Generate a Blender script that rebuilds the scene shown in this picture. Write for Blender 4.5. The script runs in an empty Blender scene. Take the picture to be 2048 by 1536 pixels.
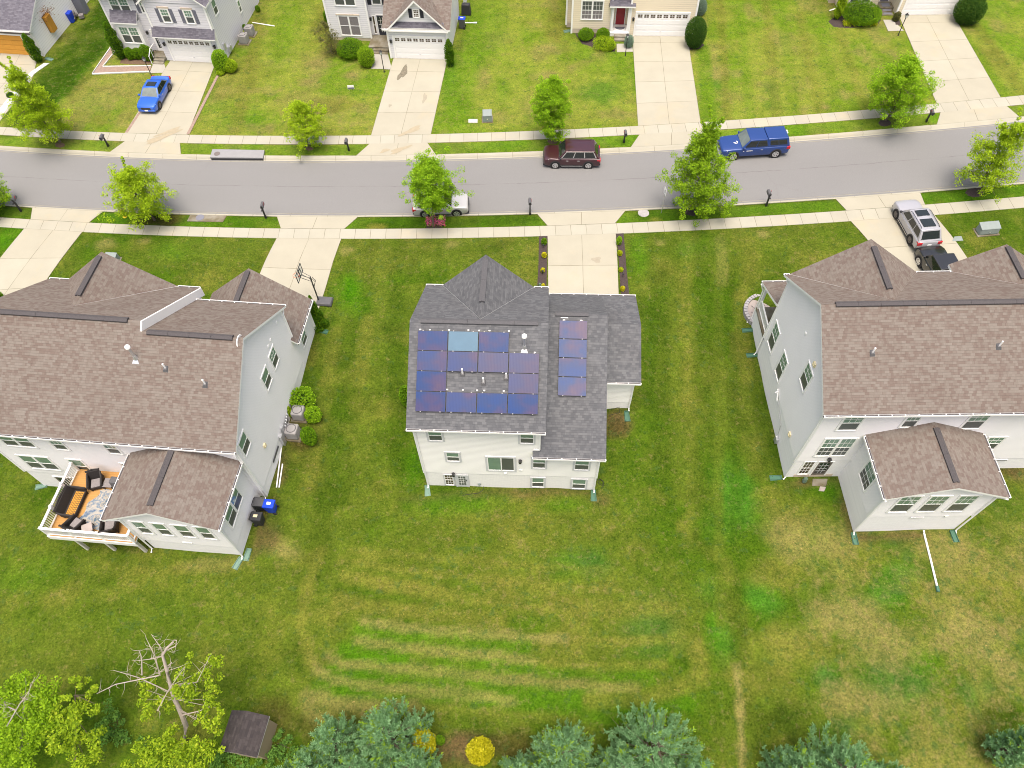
import bpy, math, random
import numpy as np
from mathutils import Vector, Matrix
random.seed(7); RNG = np.random.default_rng(11)
S = bpy.context.scene; COL = S.collection
rad = math.radians
# ------------------------------------------------------------------ camera
CAM_H, PITCH, ROLL, FPX = 42.0, rad(56.52), rad(-1.89), 1476.0
_f = np.array([0, math.cos(PITCH), -math.sin(PITCH)]); _u = np.array([0, math.sin(PITCH), math.cos(PITCH)]); _r = np.array([1., 0, 0])
_c, _s = math.cos(ROLL), math.sin(ROLL)
RM = np.array([_c*_r + _s*_u, -_s*_r + _c*_u, _f]); CP = np.array([0, 0, CAM_H])
cd = bpy.data.cameras.new('camera'); cam = bpy.data.objects.new('camera', cd); COL.objects.link(cam)
cam.matrix_world = Matrix(((RM[0][0], RM[1][0], -RM[2][0], 0), (RM[0][1], RM[1][1], -RM[2][1], 0), (RM[0][2], RM[1][2], -RM[2][2], CAM_H), (0, 0, 0, 1)))
cd.sensor_width = 36; cd.lens = 36*FPX/2048; cd.clip_end = 600; S.camera = cam
def P(px, py, z=0.0):
    "point of the horizontal plane z that a photo pixel looks at"
    d = RM.T @ np.array([(px-1024)/FPX, -(py-768)/FPX, 1.0])
    return CP + d*(z-CAM_H)/d[2]
# ------------------------------------------------------------------ object helpers
def tag(o, label=None, cat=None, group=None, kind=None):
    if label: o['label'] = label
    if cat: o['category'] = cat
    if group: o['group'] = group
    if kind: o['kind'] = kind
    return o
def empty(name, loc, rz=0, label=None, cat=None, group=None):
    o = bpy.data.objects.new(name, None); o.location = loc; o.rotation_euler = (0, 0, rz); o.empty_display_size = .2
    COL.objects.link(o); return tag(o, label, cat, group)
def copy_tree(o, parent=None):
    c = o.copy(); COL.objects.link(c)
    if parent is not None: c.parent = parent
    for ch in [q for q in KIDS.get(o.name, [])]: 
        k = copy_tree(ch, c)
        KIDS.setdefault(c.name, []).append(k)
    return c
KIDS = {}
class MB:
    def __init__(s, off=(0, 0, 0)):
        s.v = []; s.f = []; s.m = []; s.uv = []; s.off = Vector(off); s.M = None
    def _av(s, p):
        p = Vector(p)
        if s.M is not None: p = s.M @ p
        s.v.append(p + s.off); return len(s.v)-1
    def poly(s, pts, m=0, uv=None):
        s.f.append([s._av(p) for p in pts]); s.m.append(m); s.uv.append(uv); return s
    def box(s, a, b, m=0, skip=''):
        x0, y0, z0 = (min(a[i], b[i]) for i in range(3)); x1, y1, z1 = (max(a[i], b[i]) for i in range(3))
        i = [s._av(p) for p in ((x0,y0,z0),(x1,y0,z0),(x1,y1,z0),(x0,y1,z0),(x0,y0,z1),(x1,y0,z1),(x1,y1,z1),(x0,y1,z1))]
        for k, q in zip('bfkrlt', ((3,2,1,0),(0,1,5,4),(2,3,7,6),(1,2,6,5),(3,0,4,7),(4,5,6,7))):
            if k in skip: continue
            s.f.append([i[j] for j in q]); s.m.append(m); s.uv.append(None)
        return s
    def hexa(s, bot, top, m=0):
        n = len(bot); a = [s._av(p) for p in bot]; b = [s._av(p) for p in top]
        s.f += [a[::-1], b]; s.m += [m, m]; s.uv += [None, None]
        for k in range(n):
            j = (k+1) % n; s.f.append([a[k], a[j], b[j], b[k]]); s.m.append(m); s.uv.append(None)
        return s
    def prism(s, pts, z0, z1, m=0):
        return s.hexa([(p[0], p[1], z0) for p in pts], [(p[0], p[1], z1) for p in pts], m)
    def ring(s, c, ax, r, n, squash=1):
        ax = Vector(ax).normalized(); t = Vector((0, 0, 1)) if abs(ax.z) < .9 else Vector((1, 0, 0))
        e1 = ax.cross(t).normalized(); e2 = ax.cross(e1)
        return [s._av(Vector(c) + (e1*math.cos(2*math.pi*k/n) + e2*math.sin(2*math.pi*k/n))*r) for k in range(n)]
    def tube(s, pts, r, n=6, m=0):
        pts = [Vector(p) for p in pts]; rs = r if isinstance(r, (list, tuple)) else [r]*len(pts); prev = None
        for k, p in enumerate(pts):
            a = pts[min(k+1, len(pts)-1)] - pts[max(k-1, 0)]
            cur = s.ring(p, a, rs[k], n)
            if prev:
                for j in range(n):
                    q = (j+1) % n; s.f.append([prev[j], cur[j], cur[q], prev[q]][::-1]); s.m.append(m); s.uv.append(None)
            else: s.f.append(cur[:]); s.m.append(m); s.uv.append(None)
            prev = cur
        s.f.append(prev[::-1]); s.m.append(m); s.uv.append(None); return s
    def lathe(s, prof, c=(0, 0, 0), n=16, m=0):
        prev = None
        for r, z in prof:
            cur = [s._av((c[0]+r*math.cos(2*math.pi*k/n), c[1]+r*math.sin(2*math.pi*k/n), c[2]+z)) for k in range(n)]
            if prev:
                for j in range(n):
                    q = (j+1) % n; s.f.append([prev[j], prev[q], cur[q], cur[j]]); s.m.append(m); s.uv.append(None)
            prev = cur
        s.f.append(prev); s.m.append(m); s.uv.append(None); return s
    def build(s, name, mats, parent=None, smooth=False, bevel=0, seg=2, angle=40):
        me = bpy.data.meshes.new(name); me.from_pydata([tuple(p) for p in s.v], [], s.f); me.update()
        for mt in (mats if isinstance(mats, (list, tuple)) else [mats]): me.materials.append(mt)
        for p, k in zip(me.polygons, s.m): p.material_index = k
        if any(u is not None for u in s.uv):
            L = me.uv_layers.new(name='UVMap')
            for p, u in zip(me.polygons, s.uv):
                if u is not None:
                    for li, q in zip(p.loop_indices, u): L.data[li].uv = q
        o = bpy.data.objects.new(name, me); COL.objects.link(o)
        if parent is not None: o.parent = parent; KIDS.setdefault(parent.name, []).append(o)
        if bevel:
            b = o.modifiers.new('bevel', 'BEVEL'); b.width = bevel; b.segments = seg; b.limit_method = 'ANGLE'; b.angle_limit = rad(30)
        if smooth:
            me.polygons.foreach_set('use_smooth', [True]*len(me.polygons))
            if angle < 180: me.set_sharp_from_angle(angle=rad(angle))
        return o
def npmesh(name, V, F, mat, parent=None, smooth=False, attr=None):
    "fast mesh: V (n,3), F (m,k) of equal-size faces"
    me = bpy.data.meshes.new(name); V = np.asarray(V, np.float32); F = np.asarray(F, np.int32); k = F.shape[1]
    me.vertices.add(len(V)); me.vertices.foreach_set('co', V.ravel())
    me.loops.add(F.size); me.loops.foreach_set('vertex_index', F.ravel())
    me.polygons.add(len(F)); me.polygons.foreach_set('loop_start', np.arange(0, F.size, k, dtype=np.int32))
    me.update(calc_edges=True); me.validate()
    if smooth: me.polygons.foreach_set('use_smooth', [True]*len(me.polygons))
    if attr is not None:
        a = me.color_attributes.new('Col', 'FLOAT_COLOR', 'POINT'); a.data.foreach_set('color', np.asarray(attr, np.float32).ravel())
    for mm in (mat if isinstance(mat, (list, tuple)) else [mat]): me.materials.append(mm)
    o = bpy.data.objects.new(name, me); COL.objects.link(o)
    if parent is not None: o.parent = parent; KIDS.setdefault(parent.name, []).append(o)
    return o
# ------------------------------------------------------------------ materials
def lin(c):
    "8-bit display colour -> linear"
    return [(x/255/12.92 if x/255 <= .04045 else ((x/255+.055)/1.055)**2.4) for x in c]
class NT:
    def __init__(s, name):
        s.mat = bpy.data.materials.new(name); s.mat.use_nodes = True; s.t = s.mat.node_tree; s.n = s.t.nodes; s.b = s.n['Principled BSDF']
    def node(s, typ, **kw):
        n = s.n.new(typ)
        for k, v in kw.items():
            if k in n.inputs: s.set(n.inputs[k], v)
            else: setattr(n, k, v)
        return n
    def set(s, sock, v):
        if hasattr(v, 'is_output') or isinstance(v, bpy.types.NodeSocket): s.t.links.new(v, sock)
        elif sock.type == 'RGBA' and not isinstance(v, (int, float)): sock.default_value = (*v[:3], 1)
        else: sock.default_value = v
    def math(s, op, a, b=0.0, c=None):
        n = s.n.new('ShaderNodeMath'); n.operation = op; s.set(n.inputs[0], a); s.set(n.inputs[1], b)
        if c is not None: s.set(n.inputs[2], c)
        return n.outputs[0]
    def mix(s, f, a, b, typ='MIX'):
        n = s.n.new('ShaderNodeMix'); n.data_type = 'RGBA'; n.blend_type = typ
        s.set(n.inputs[0], f); s.set(n.inputs[6], a); s.set(n.inputs[7], b); return n.outputs[2]
    def co(s, which='Object'):
        return s.n.new('ShaderNodeTexCoord').outputs[which]
    def noise(s, vec, scale, detail=4, rough=.55, out='Fac'):
        n = s.node('ShaderNodeTexNoise', Vector=vec, Scale=scale, Detail=detail, Roughness=rough); return n.outputs[out]
    def ramp(s, f, *st):
        n = s.n.new('ShaderNodeValToRGB'); cr = n.color_ramp; s.set(n.inputs[0], f)
        while len(cr.elements) < len(st): cr.elements.new(.5)
        for e, (p, c) in zip(cr.elements, st): e.position = p; e.color = (*c, 1) if not isinstance(c, (int, float)) else (c, c, c, 1)
        return n.outputs[0]
    def range(s, f, a, b, c=0., d=1.):
        n = s.n.new('ShaderNodeMapRange'); s.set(n.inputs[0], f)
        for i, q in zip((1, 2, 3, 4), (a, b, c, d)): n.inputs[i].default_value = q
        return n.outputs[0]
    def bump(s, h, strength=.3, dist=.02):
        n = s.node('ShaderNodeBump', Strength=strength, Distance=dist, Height=h); s.t.links.new(n.outputs[0], s.b.inputs['Normal'])
    def fin(s, col=None, rough=None, spec=None, metal=None, **kw):
        for k, v in (('Base Color', col), ('Roughness', rough), ('Specular IOR Level', spec), ('Metallic', metal)):
            if v is not None: s.set(s.b.inputs[k], v)
        for k, v in kw.items(): s.set(s.b.inputs[k.replace('_', ' ')], v)
        return s.mat
def plain(name, col, rough=.6, spec=.3, metal=0., var=.12, scale=3., **kw):
    n = NT(name); f = n.noise(n.co(), scale, 5)
    c = n.mix(f, [x*(1-var) for x in col], [min(1, x*(1+var)) for x in col])
    return n.fin(c, rough, spec, metal, **kw)
M = {}
M['white'] = plain('white_trim', (.82, .82, .80), .45, .4, var=.04)
M['white_door'] = plain('white_door', (.80, .80, .79), .4, .4, var=.03)
M['trim_grey'] = plain('grey_trim', (.56, .57, .58), .5, .3, var=.05)
M['black'] = plain('black_metal', (.018, .018, .02), .4, .5)
M['dark'] = plain('dark_plastic', (.03, .03, .034), .55, .4)
M['charcoal'] = plain('charcoal', (.09, .09, .095), .5, .3)
M['bronze'] = plain('bronze_door', (.14, .12, .11), .5, .3)
M['vent_dark'] = plain('ridge_vent', (.07, .065, .067), .85, .2, var=.25, scale=12)
M['vent_grey'] = plain('ridge_vent_grey', (.085, .085, .09), .85, .2, var=.25, scale=12)
M['galv'] = plain('galvanised', (.6, .61, .62), .3, .5, .7)
M['pvc'] = plain('white_pvc', (.8, .8, .79), .4, .4, var=.03)
M['green_plastic'] = plain('green_plastic', (.05, .13, .085), .5, .4, var=.2)
M['green_light'] = plain('pale_green_plastic', (.13, .22, .17), .5, .4, var=.2)
M['soil'] = plain('soil', (.12, .082, .055), .95, .1, var=.4, scale=6)
M['mulch'] = plain('mulch', (.055, .042, .04), .95, .1, var=.6, scale=14)
M['tan'] = plain('tan_box', (.68, .60, .38), .5, .3)
M['bark'] = plain('bark', (.13, .10, .075), .9, .1, var=.4, scale=9)
M['deadwood'] = plain('dead_wood', (.36, .31, .27), .85, .1, var=.35, scale=7)
M['red'] = plain('red_lens', (.42, .012, .02), .25, .5)
M['lamp_glass'] = plain('lamp_glass', (.62, .64, .65), .12, .6, var=.05)
M['tyre'] = plain('tyre', (.018, .018, .019), .8, .2)
M['rim'] = plain('alloy_rim', (.62, .62, .62), .3, .5, .75, var=.1)
M['rim_dark'] = plain('dark_rim', (.12, .11, .11), .35, .5, .6, var=.1)
M['chrome'] = plain('chrome', (.75, .75, .76), .15, .5, .9)
M['cladding'] = plain('cladding', (.03, .03, .032), .6, .3)
M['plate'] = plain('licence_plate', (.75, .77, .78), .4, .4)
M['reddoor'] = plain('red_door', (.30, .018, .03), .4, .4)
M['blue_bin'] = plain('blue_plastic', (.008, .05, .52), .35, .45)
M['yellow'] = plain('yellow_paint', (.75, .52, .02), .45, .4)
M['orange'] = plain('orange_paint', (.7, .12, .04), .4, .4)
M['rubber'] = plain('black_rubber', (.03, .03, .03), .8, .2)
M['box_green'] = plain('utility_green', (.16, .20, .18), .5, .3)
M['box_pale'] = plain('utility_pale', (.2, .235, .225), .5, .3)
M['hvac'] = plain('hvac_grey', (.29, .28, .275), .5, .4)
M['shutter_grey'] = plain('shutter_grey', (.16, .165, .20), .6, .3)
M['shutter_black'] = plain('shutter_black', (.03, .032, .045), .6, .3)
M['paver'] = plain('paver', (.30, .29, .29), .85, .2, var=.3, scale=4)
M['sand'] = plain('patio_sand', (.33, .29, .27), .9, .1, var=.2)
M['cushion'] = plain('cushion', (.2, .185, .185), .9, .1, var=.3, scale=12)
M['wicker'] = plain('wicker', (.022, .019, .018), .65, .3, var=.5, scale=30)
def glass(name, col, rough=.08, spec=.6, var=.25):
    n = NT(name); f = n.noise(n.co(), 1.7, 3)
    return n.fin(n.mix(f, [x*(1-var) for x in col], [x*(1+var) for x in col]), rough, spec)
M['pane_top'] = glass('upper_pane', (.16, .25, .19), .08)
M['pane_low'] = glass('screened_pane', (.085, .095, .09), .3, .4)
M['pane_dark'] = glass('dark_pane', (.025, .03, .032), .06)
M['pane_brown'] = glass('brown_pane', (.085, .066, .045), .12)
M['car_glass'] = glass('car_glass', (.012, .016, .016), .04, .7)
M['screen_glass'] = glass('windscreen', (.12, .145, .135), .06, .7, .5)
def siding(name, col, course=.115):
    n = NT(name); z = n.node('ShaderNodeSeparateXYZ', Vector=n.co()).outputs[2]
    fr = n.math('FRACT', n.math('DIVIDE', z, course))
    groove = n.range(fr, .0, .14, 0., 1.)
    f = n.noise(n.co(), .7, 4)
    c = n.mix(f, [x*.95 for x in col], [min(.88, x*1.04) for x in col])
    c = n.mix(groove, n.mix(1., c, (.62, .62, .64), 'MULTIPLY'), c)  # contact shadow under each lap, painted as a darker line in the colour
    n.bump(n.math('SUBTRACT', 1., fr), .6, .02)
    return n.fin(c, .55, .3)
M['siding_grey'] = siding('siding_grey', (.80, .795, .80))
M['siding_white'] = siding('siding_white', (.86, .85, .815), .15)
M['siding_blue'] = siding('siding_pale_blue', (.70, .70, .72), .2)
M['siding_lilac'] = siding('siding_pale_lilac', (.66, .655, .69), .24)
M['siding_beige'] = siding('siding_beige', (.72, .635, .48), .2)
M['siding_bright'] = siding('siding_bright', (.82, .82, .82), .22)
def blockwall(name, col):
    n = NT(name); b = n.node('ShaderNodeTexBrick', Vector=n.node('ShaderNodeMapping', Vector=n.co(), Rotation=(rad(90), 0, 0)).outputs[0], Scale=1.0)
    for k, v in (('Color1', [x*.97 for x in col]), ('Color2', [min(.86, x*1.03) for x in col]), ('Mortar', [x*.86 for x in col])): n.set(b.inputs[k], v)
    b.inputs['Brick Width'].default_value = .2; b.inputs['Row Height'].default_value = .07; b.inputs['Mortar Size'].default_value = .006
    return n.fin(b.outputs[0], .7, .2)
M['found_grey'] = blockwall('foundation_grey', (.82, .815, .82))
M['found_white'] = blockwall('foundation_white', (.82, .81, .785))
M['found_tan'] = plain('foundation_tan', (.55, .47, .38), .85, .1)
def shingle(name, cols, mortar, w=.30, h=.145, var=1.):
    n = NT(name); uv = n.n.new('ShaderNodeUVMap').outputs[0]; sp = n.node('ShaderNodeSeparateXYZ', Vector=uv)
    row = n.math('FLOOR', n.math('DIVIDE', sp.outputs[1], h)); fv = n.math('FRACT', n.math('DIVIDE', sp.outputs[1], h))
    def wn(a, b, k=0.): return n.node('ShaderNodeTexWhiteNoise', noise_dimensions='2D', Vector=n.node('ShaderNodeCombineXYZ', X=n.math('ADD', a, k), Y=b).outputs[0]).outputs[0]
    off = wn(0., row, 7.3)
    def cells(ww, k):
        q = n.math('ADD', n.math('DIVIDE', sp.outputs[0], ww), n.math('MULTIPLY', off, 5.)); return wn(n.math('FLOOR', q), row, k), n.math('FRACT', q)
    ra, fa = cells(w, 0.); rb, fb = cells(w*.62, 31.)
    f = n.math('ADD', n.math('MULTIPLY', ra, .62), n.math('MULTIPLY', rb, .38))
    c = n.ramp(f, (.22, cols[0]), (.42, cols[1]), (.60, cols[2]), (.80, cols[3]))
    edge = n.math('MAXIMUM', n.range(fv, .0, .10, 1, 0), n.range(fa, .0, .05, .7, 0))
    c = n.mix(n.math('MULTIPLY', edge, .55), c, mortar)
    wth = n.noise(uv, .35, 5)
    c = n.mix(n.range(wth, .35, .75), c, n.mix(1., c, (.88, .86, .85), 'MULTIPLY'))
    c = n.mix(.3, c, n.mix(n.noise(uv, 60., 2), [x*.5 for x in cols[1]], [x*1.5 for x in cols[1]]))
    n.bump(n.math('SUBTRACT', n.math('MULTIPLY', f, .6), fv), .7, .02)
    return n.fin(c, .95, .12)
M['roof_brown'] = shingle('shingle_brown', ((.128, .098, .084), (.150, .124, .108), (.166, .147, .128), (.186, .168, .148)), (.09, .076, .067), .24, .15)
M['roof_grey'] = shingle('shingle_grey', ((.080, .084, .091), (.098, .102, .109), (.114, .118, .124), (.138, .142, .148)), (.05, .052, .057), .26, .15)
M['roof_slate'] = shingle('shingle_slate', ((0.086, 0.083, 0.101), (0.109, 0.105, 0.126), (0.128, 0.124, 0.146), (0.150, 0.146, 0.169)), (0.060, 0.060, 0.071))
M['roof_shed'] = shingle('shingle_shed', ((0.036, 0.032, 0.034), (0.048, 0.042, 0.042), (0.056, 0.048, 0.049), (0.068, 0.060, 0.060)), (0.028, 0.024, 0.024))
def concrete(name, col, stain=(.46, .38, .24), px=1.22, py=1e3, jw=.022, sx=.0):
    "UV in metres; joints every px along u and py along v"
    n = NT(name); uv = n.n.new('ShaderNodeUVMap').outputs[0]; sp = n.node('ShaderNodeSeparateXYZ', Vector=uv); o = n.co()
    def joint(a, p):
        fr = n.math('FRACT', n.math('DIVIDE', a, p)); d = n.math('MULTIPLY', n.math('MINIMUM', fr, n.math('SUBTRACT', 1., fr)), p)
        return n.range(d, jw*.45, jw, 1., 0.)
    j = n.math('MAXIMUM', joint(sp.outputs[0], px), joint(sp.outputs[1], py))
    cell = n.node('ShaderNodeTexWhiteNoise', noise_dimensions='2D', Vector=n.node('ShaderNodeCombineXYZ', X=n.math('FLOOR', n.math('DIVIDE', sp.outputs[0], px)), Y=n.math('FLOOR', n.math('DIVIDE', sp.outputs[1], py))).outputs[0]).outputs[0]
    c = n.mix(n.noise(o, .55, 6, .6), [x*.86 for x in col], [x*1.1 for x in col])
    c = n.mix(n.range(cell, 0, 1, 0, .55), c, n.mix(1., c, (.91, .885, .855), 'MULTIPLY'))
    c = n.mix(n.range(n.noise(o, .23, 5, .65), .56, .76, 0, .5), c, stain)
    c = n.mix(n.range(n.noise(o, 26., 3), .3, .7, 0, .22), c, [x*.7 for x in col])
    c = n.mix(n.math('MULTIPLY', j, n.range(n.noise(o, .9, 3), .35, .6, .45, .95)), c, (.125, .105, .065))
    n.bump(n.math('SUBTRACT', n.noise(o, 40., 3), n.math('MULTIPLY', j, 1.5)), .25, .01)
    return n.fin(c, .9, .2)
CC = (.345, .335, .275)
M['sidewalk'] = concrete('sidewalk_concrete', CC, px=1.22)
M['drive'] = concrete('driveway_concrete', (.345, .332, .267), px=2.55, py=3.1, stain=(.40, .33, .20))
M['kerb'] = concrete('kerb_concrete', (.345, .333, .272), px=3.05)
M['slab'] = concrete('slab_concrete', (.35, .343, .305), px=50, py=50)
def asphalt():
    n = NT('asphalt'); uv = n.n.new('ShaderNodeUVMap').outputs[0]; sp = n.node('ShaderNodeSeparateXYZ', Vector=uv); o = n.co()
    c = n.mix(n.noise(o, .12, 5, .6), (.178, .182, .181), (.208, .211, .209))
    str_ = n.noise(n.node('ShaderNodeMapping', Vector=uv, Scale=(.05, 1.3, 1)).outputs[0], 1., 4)
    c = n.mix(n.range(str_, .35, .7, 0, .4), c, (.158, .156, .154))
    c = n.mix(n.range(n.noise(o, 34., 4, .8), .3, .72, 0, .5), c, (.11, .105, .104))
    c = n.mix(n.range(n.noise(o, 55., 2, .8), .56, .74, 0, .5), c, (.34, .33, .32))
    wob = n.math('MULTIPLY', n.math('SUBTRACT', n.noise(o, .5, 6, .7), .5), .45)
    seam = n.math('ABSOLUTE', n.math('ADD', n.math('SUBTRACT', sp.outputs[1], .5), n.math('MULTIPLY', wob, .12)))
    seam = n.math('MULTIPLY', n.range(seam, .002, .006, 1, 0), n.range(n.noise(o, .35, 3), .38, .52, .12, .75))
    c = n.mix(seam, c, (.11, .10, .10))
    v = n.node('ShaderNodeTexVoronoi', feature='DISTANCE_TO_EDGE', Scale=.2)
    vv = n.mix(.55, o, n.noise(o, .8, 6, .7, 'Color'))
    n.t.links.new(vv, v.inputs['Vector'])
    crack = n.math('MULTIPLY', n.range(v.outputs[0], .0008, .0035, 1, 0), n.range(n.noise(o, .16, 2), .52, .6))
    c = n.mix(n.math('MULTIPLY', crack, .3), c, (.14, .13, .13))
    pool = n.range(n.noise(o, .9, 2), .755, .79)
    c = n.mix(n.math('MULTIPLY', pool, .5), c, (.12, .115, .115))
    n.bump(n.noise(o, 60., 3), .35, .01)
    return n.fin(c, .9, .25)
M['asphalt'] = asphalt()
def grass_mat():
    n = NT('lawn_grass'); o = n.co(); at_ = n.node('ShaderNodeAttribute', attribute_name='Col'); a, dry = at_.outputs['Color'], at_.outputs['Alpha']
    sh = lambda x, y: n.node('ShaderNodeMapping', Vector=o, Location=(x, y, 0)).outputs[0]
    f1 = n.noise(o, .9, 5, .6); f2 = n.noise(o, 2.4, 6, .75); f3 = n.noise(sh(5, 9), 7.5, 4, .8); f4 = n.noise(sh(31, 7), 2.1, 7, .74); f5 = n.noise(sh(-17, 40), 1.7, 6, .7)
    mul = lambda c, k: n.mix(1., c, k, 'MULTIPLY')
    c = n.mix(n.range(f1, .36, .66), mul(a, (.86, .91, .87)), mul(a, (1.14, 1.09, 1.16)))
    c = n.mix(n.range(f2, .38, .49, .8, 0), c, mul(c, (.60, .76, .66)))
    c = n.mix(n.range(f2, .53, .66, 0, .7), c, mul(c, (1.12, 1.3, .95)))
    c = n.mix(n.range(n.math('ADD', f4, n.math('MULTIPLY', dry, .13)), .585, .70, 0, .72), c, n.mix(.6, mul(a, (1.35, 1.12, 1.5)), (.165, .138, .052)))
    c = n.mix(n.range(n.math('ADD', f5, n.math('MULTIPLY', dry, .05)), .585, .66, 0, .75), c, n.mix(.6, mul(a, (.5, .72, .7)), (.055, .095, .022)))
    c = n.mix(n.range(f3, .38, .5, .8, 0), c, mul(c, (.48, .58, .52)))
    c = n.mix(n.range(f3, .53, .66, 0, .75), c, mul(c, (1.55, 1.45, 1.5)))
    n.bump(n.math('ADD', f2, n.math('MULTIPLY', f3, .8)), .5, .12)
    return n.fin(c, 1., .05)
M['grass'] = grass_mat()
def tuft_mat():
    n = NT('grass_tuft'); a = n.node('ShaderNodeAttribute', attribute_name='Col').outputs[0]; r = n.n.new('ShaderNodeNewGeometry').outputs['Random Per Island']
    c = n.mix(1., a, n.ramp(r, (0., (.62, .72, .6)), (.45, (.95, .97, .9)), (.75, (1.2, 1.25, 1.0)), (1., (2.0, 1.5, 2.3))), 'MULTIPLY'); return n.fin(c, .9, .1)
M['tuft'] = tuft_mat()
def leaf(name, cols, rough=.6, sub=.0):
    n = NT(name); r = n.n.new('ShaderNodeNewGeometry').outputs['Random Per Island']; o = n.co()
    st = [(i/(len(cols)-1), c) for i, c in enumerate(cols)]
    f = n.math('ADD', n.math('MULTIPLY', r, .62), n.math('MULTIPLY', n.noise(o, .9, 3), .4))
    c = n.ramp(f, *st)
    m = n.fin(c, rough, .08)
    tr = n.node('ShaderNodeBsdfTranslucent', Color=n.mix(1., c, (1.2, 1.25, .6), 'MULTIPLY'))
    mx = n.node('ShaderNodeMixShader'); mx.inputs[0].default_value = .38
    n.t.links.new(n.b.outputs[0], mx.inputs[1]); n.t.links.new(tr.outputs[0], mx.inputs[2])
    n.t.links.new(mx.outputs[0], n.n['Material Output'].inputs[0]); return m
M['leaf_lime'] = leaf('leaf_lime', ((0.130, 0.221, 0.010), (0.247, 0.377, 0.013), (0.351, 0.481, 0.019), (0.468, 0.572, 0.039)))
M['leaf_mid'] = leaf('leaf_mid', ((0.087, 0.174, 0.014), (0.174, 0.304, 0.014), (0.261, 0.420, 0.017), (0.392, 0.536, 0.029)))
M['leaf_gold'] = leaf('leaf_gold', ((0.192, 0.252, 0.010), (0.312, 0.384, 0.010), (0.432, 0.480, 0.012), (0.540, 0.552, 0.036)))
M['leaf_round'] = leaf('leaf_round', ((0.095, 0.203, 0.011), (0.176, 0.338, 0.014), (0.270, 0.446, 0.016), (0.405, 0.567, 0.041)))
M['leaf_shrub'] = leaf('leaf_shrub', ((0.049, 0.126, 0.008), (0.098, 0.210, 0.008), (0.154, 0.294, 0.010), (0.238, 0.392, 0.017)))
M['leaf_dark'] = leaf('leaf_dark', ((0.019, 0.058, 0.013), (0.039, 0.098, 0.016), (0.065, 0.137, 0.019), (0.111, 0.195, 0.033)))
M['leaf_cypress'] = leaf('leaf_cypress', ((0.027, 0.081, 0.008), (0.061, 0.149, 0.008), (0.108, 0.216, 0.008), (0.162, 0.284, 0.014)))
M['leaf_bronze'] = leaf('leaf_bronze', ((0.060, 0.054, 0.036), (0.108, 0.120, 0.048), (0.156, 0.156, 0.048), (0.312, 0.240, 0.060)))
M['leaf_blue'] = leaf('leaf_blue', ((.13, .20, .16), (.19, .27, .22), (.26, .35, .30), (.34, .43, .38)))
M['needle'] = leaf('needle_blue_green', ((.08, .18, .07), (.165, .32, .145), (.26, .44, .23), (.37, .56, .32)))
M['needle_tip'] = leaf('needle_tip', ((0.156, 0.273, 0.026), (0.234, 0.377, 0.026), (0.312, 0.468, 0.039)))
M['leaf_yellow'] = leaf('leaf_yellow', ((.22, .22, .008), (.40, .38, .01), (.55, .50, .02), (.68, .62, .07)))
M['leaf_wild'] = leaf('leaf_wild', ((.06, .12, .012), (.17, .27, .014), (.30, .42, .02), (.52, .55, .05)))
M['leaf_under'] = leaf('leaf_under', ((0.045, 0.120, 0.030), (0.090, 0.195, 0.038), (0.135, 0.270, 0.045), (0.195, 0.360, 0.060)))
M['leaf_pink'] = leaf('flower_pink', ((.55, .03, .16), (.75, .10, .28), (.85, .30, .45), (.8, .06, .06)), .6)
M['leaf_brown'] = leaf('dry_leaf', ((.14, .06, .02), (.24, .11, .04), (.33, .19, .08)))
def paint(name, col, coat=1.):
    n = NT(name); f = n.noise(n.co(), 120., 2)
    return n.fin(n.mix(f, [x*.9 for x in col], [x*1.1 for x in col]), .35, .5, .25, Coat_Weight=coat, Coat_Roughness=.05)
M['paint_blue'] = paint('blue_paint', (.012, .10, .52))
M['paint_truck'] = paint('deep_blue_paint', (.007, .04, .19))
M['paint_maroon'] = paint('maroon_paint', (.045, .010, .015))
M['paint_silver'] = paint('pale_silver_paint', (.46, .455, .44))
M['paint_grey'] = paint('silver_grey_paint', (.36, .36, .385))
M['paint_black'] = paint('black_paint', (.012, .012, .013))
def solar():
    n = NT('solar_cells'); uv = n.n.new('ShaderNodeUVMap').outputs[0]; sp = n.node('ShaderNodeSeparateXYZ', Vector=uv); o = n.co()
    rnd = n.n.new('ShaderNodeObjectInfo').outputs['Random']
    off = n.node('ShaderNodeVectorMath', operation='ADD'); n.t.links.new(o, off.inputs[0])
    n.t.links.new(n.node('ShaderNodeCombineXYZ', X=n.math('MULTIPLY', rnd, 37.)).outputs[0], off.inputs[1])
    f = n.noise(off.outputs[0], .75, 3, .5)
    c = n.ramp(f, (.30, (.012, .045, .165)), (.46, (.022, .046, .135)), (.58, (.055, .046, .105)), (.74, (.085, .055, .085)))  # reflected blue sky and reddish clouds painted into the cell colour
    c = n.mix(n.range(rnd, .55, 1., 0., .6), c, (.085, .075, .115)); c = n.mix(n.range(rnd, .0, .4, .5, 0.), c, (.012, .03, .11))
    fr = n.math('FRACT', n.math('MULTIPLY', sp.outputs[0], 20.))
    line = n.range(n.math('ABSOLUTE', n.math('SUBTRACT', fr, .5)), .38, .48)
    c = n.mix(n.math('MULTIPLY', line, .45), c, (.012, .02, .07))
    return n.fin(c, .25, .10)
M['solar'] = solar()
M['solar_pale'] = glass('solar_cells_pale', (.07, .135, .195), .3, .12, .12)
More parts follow.
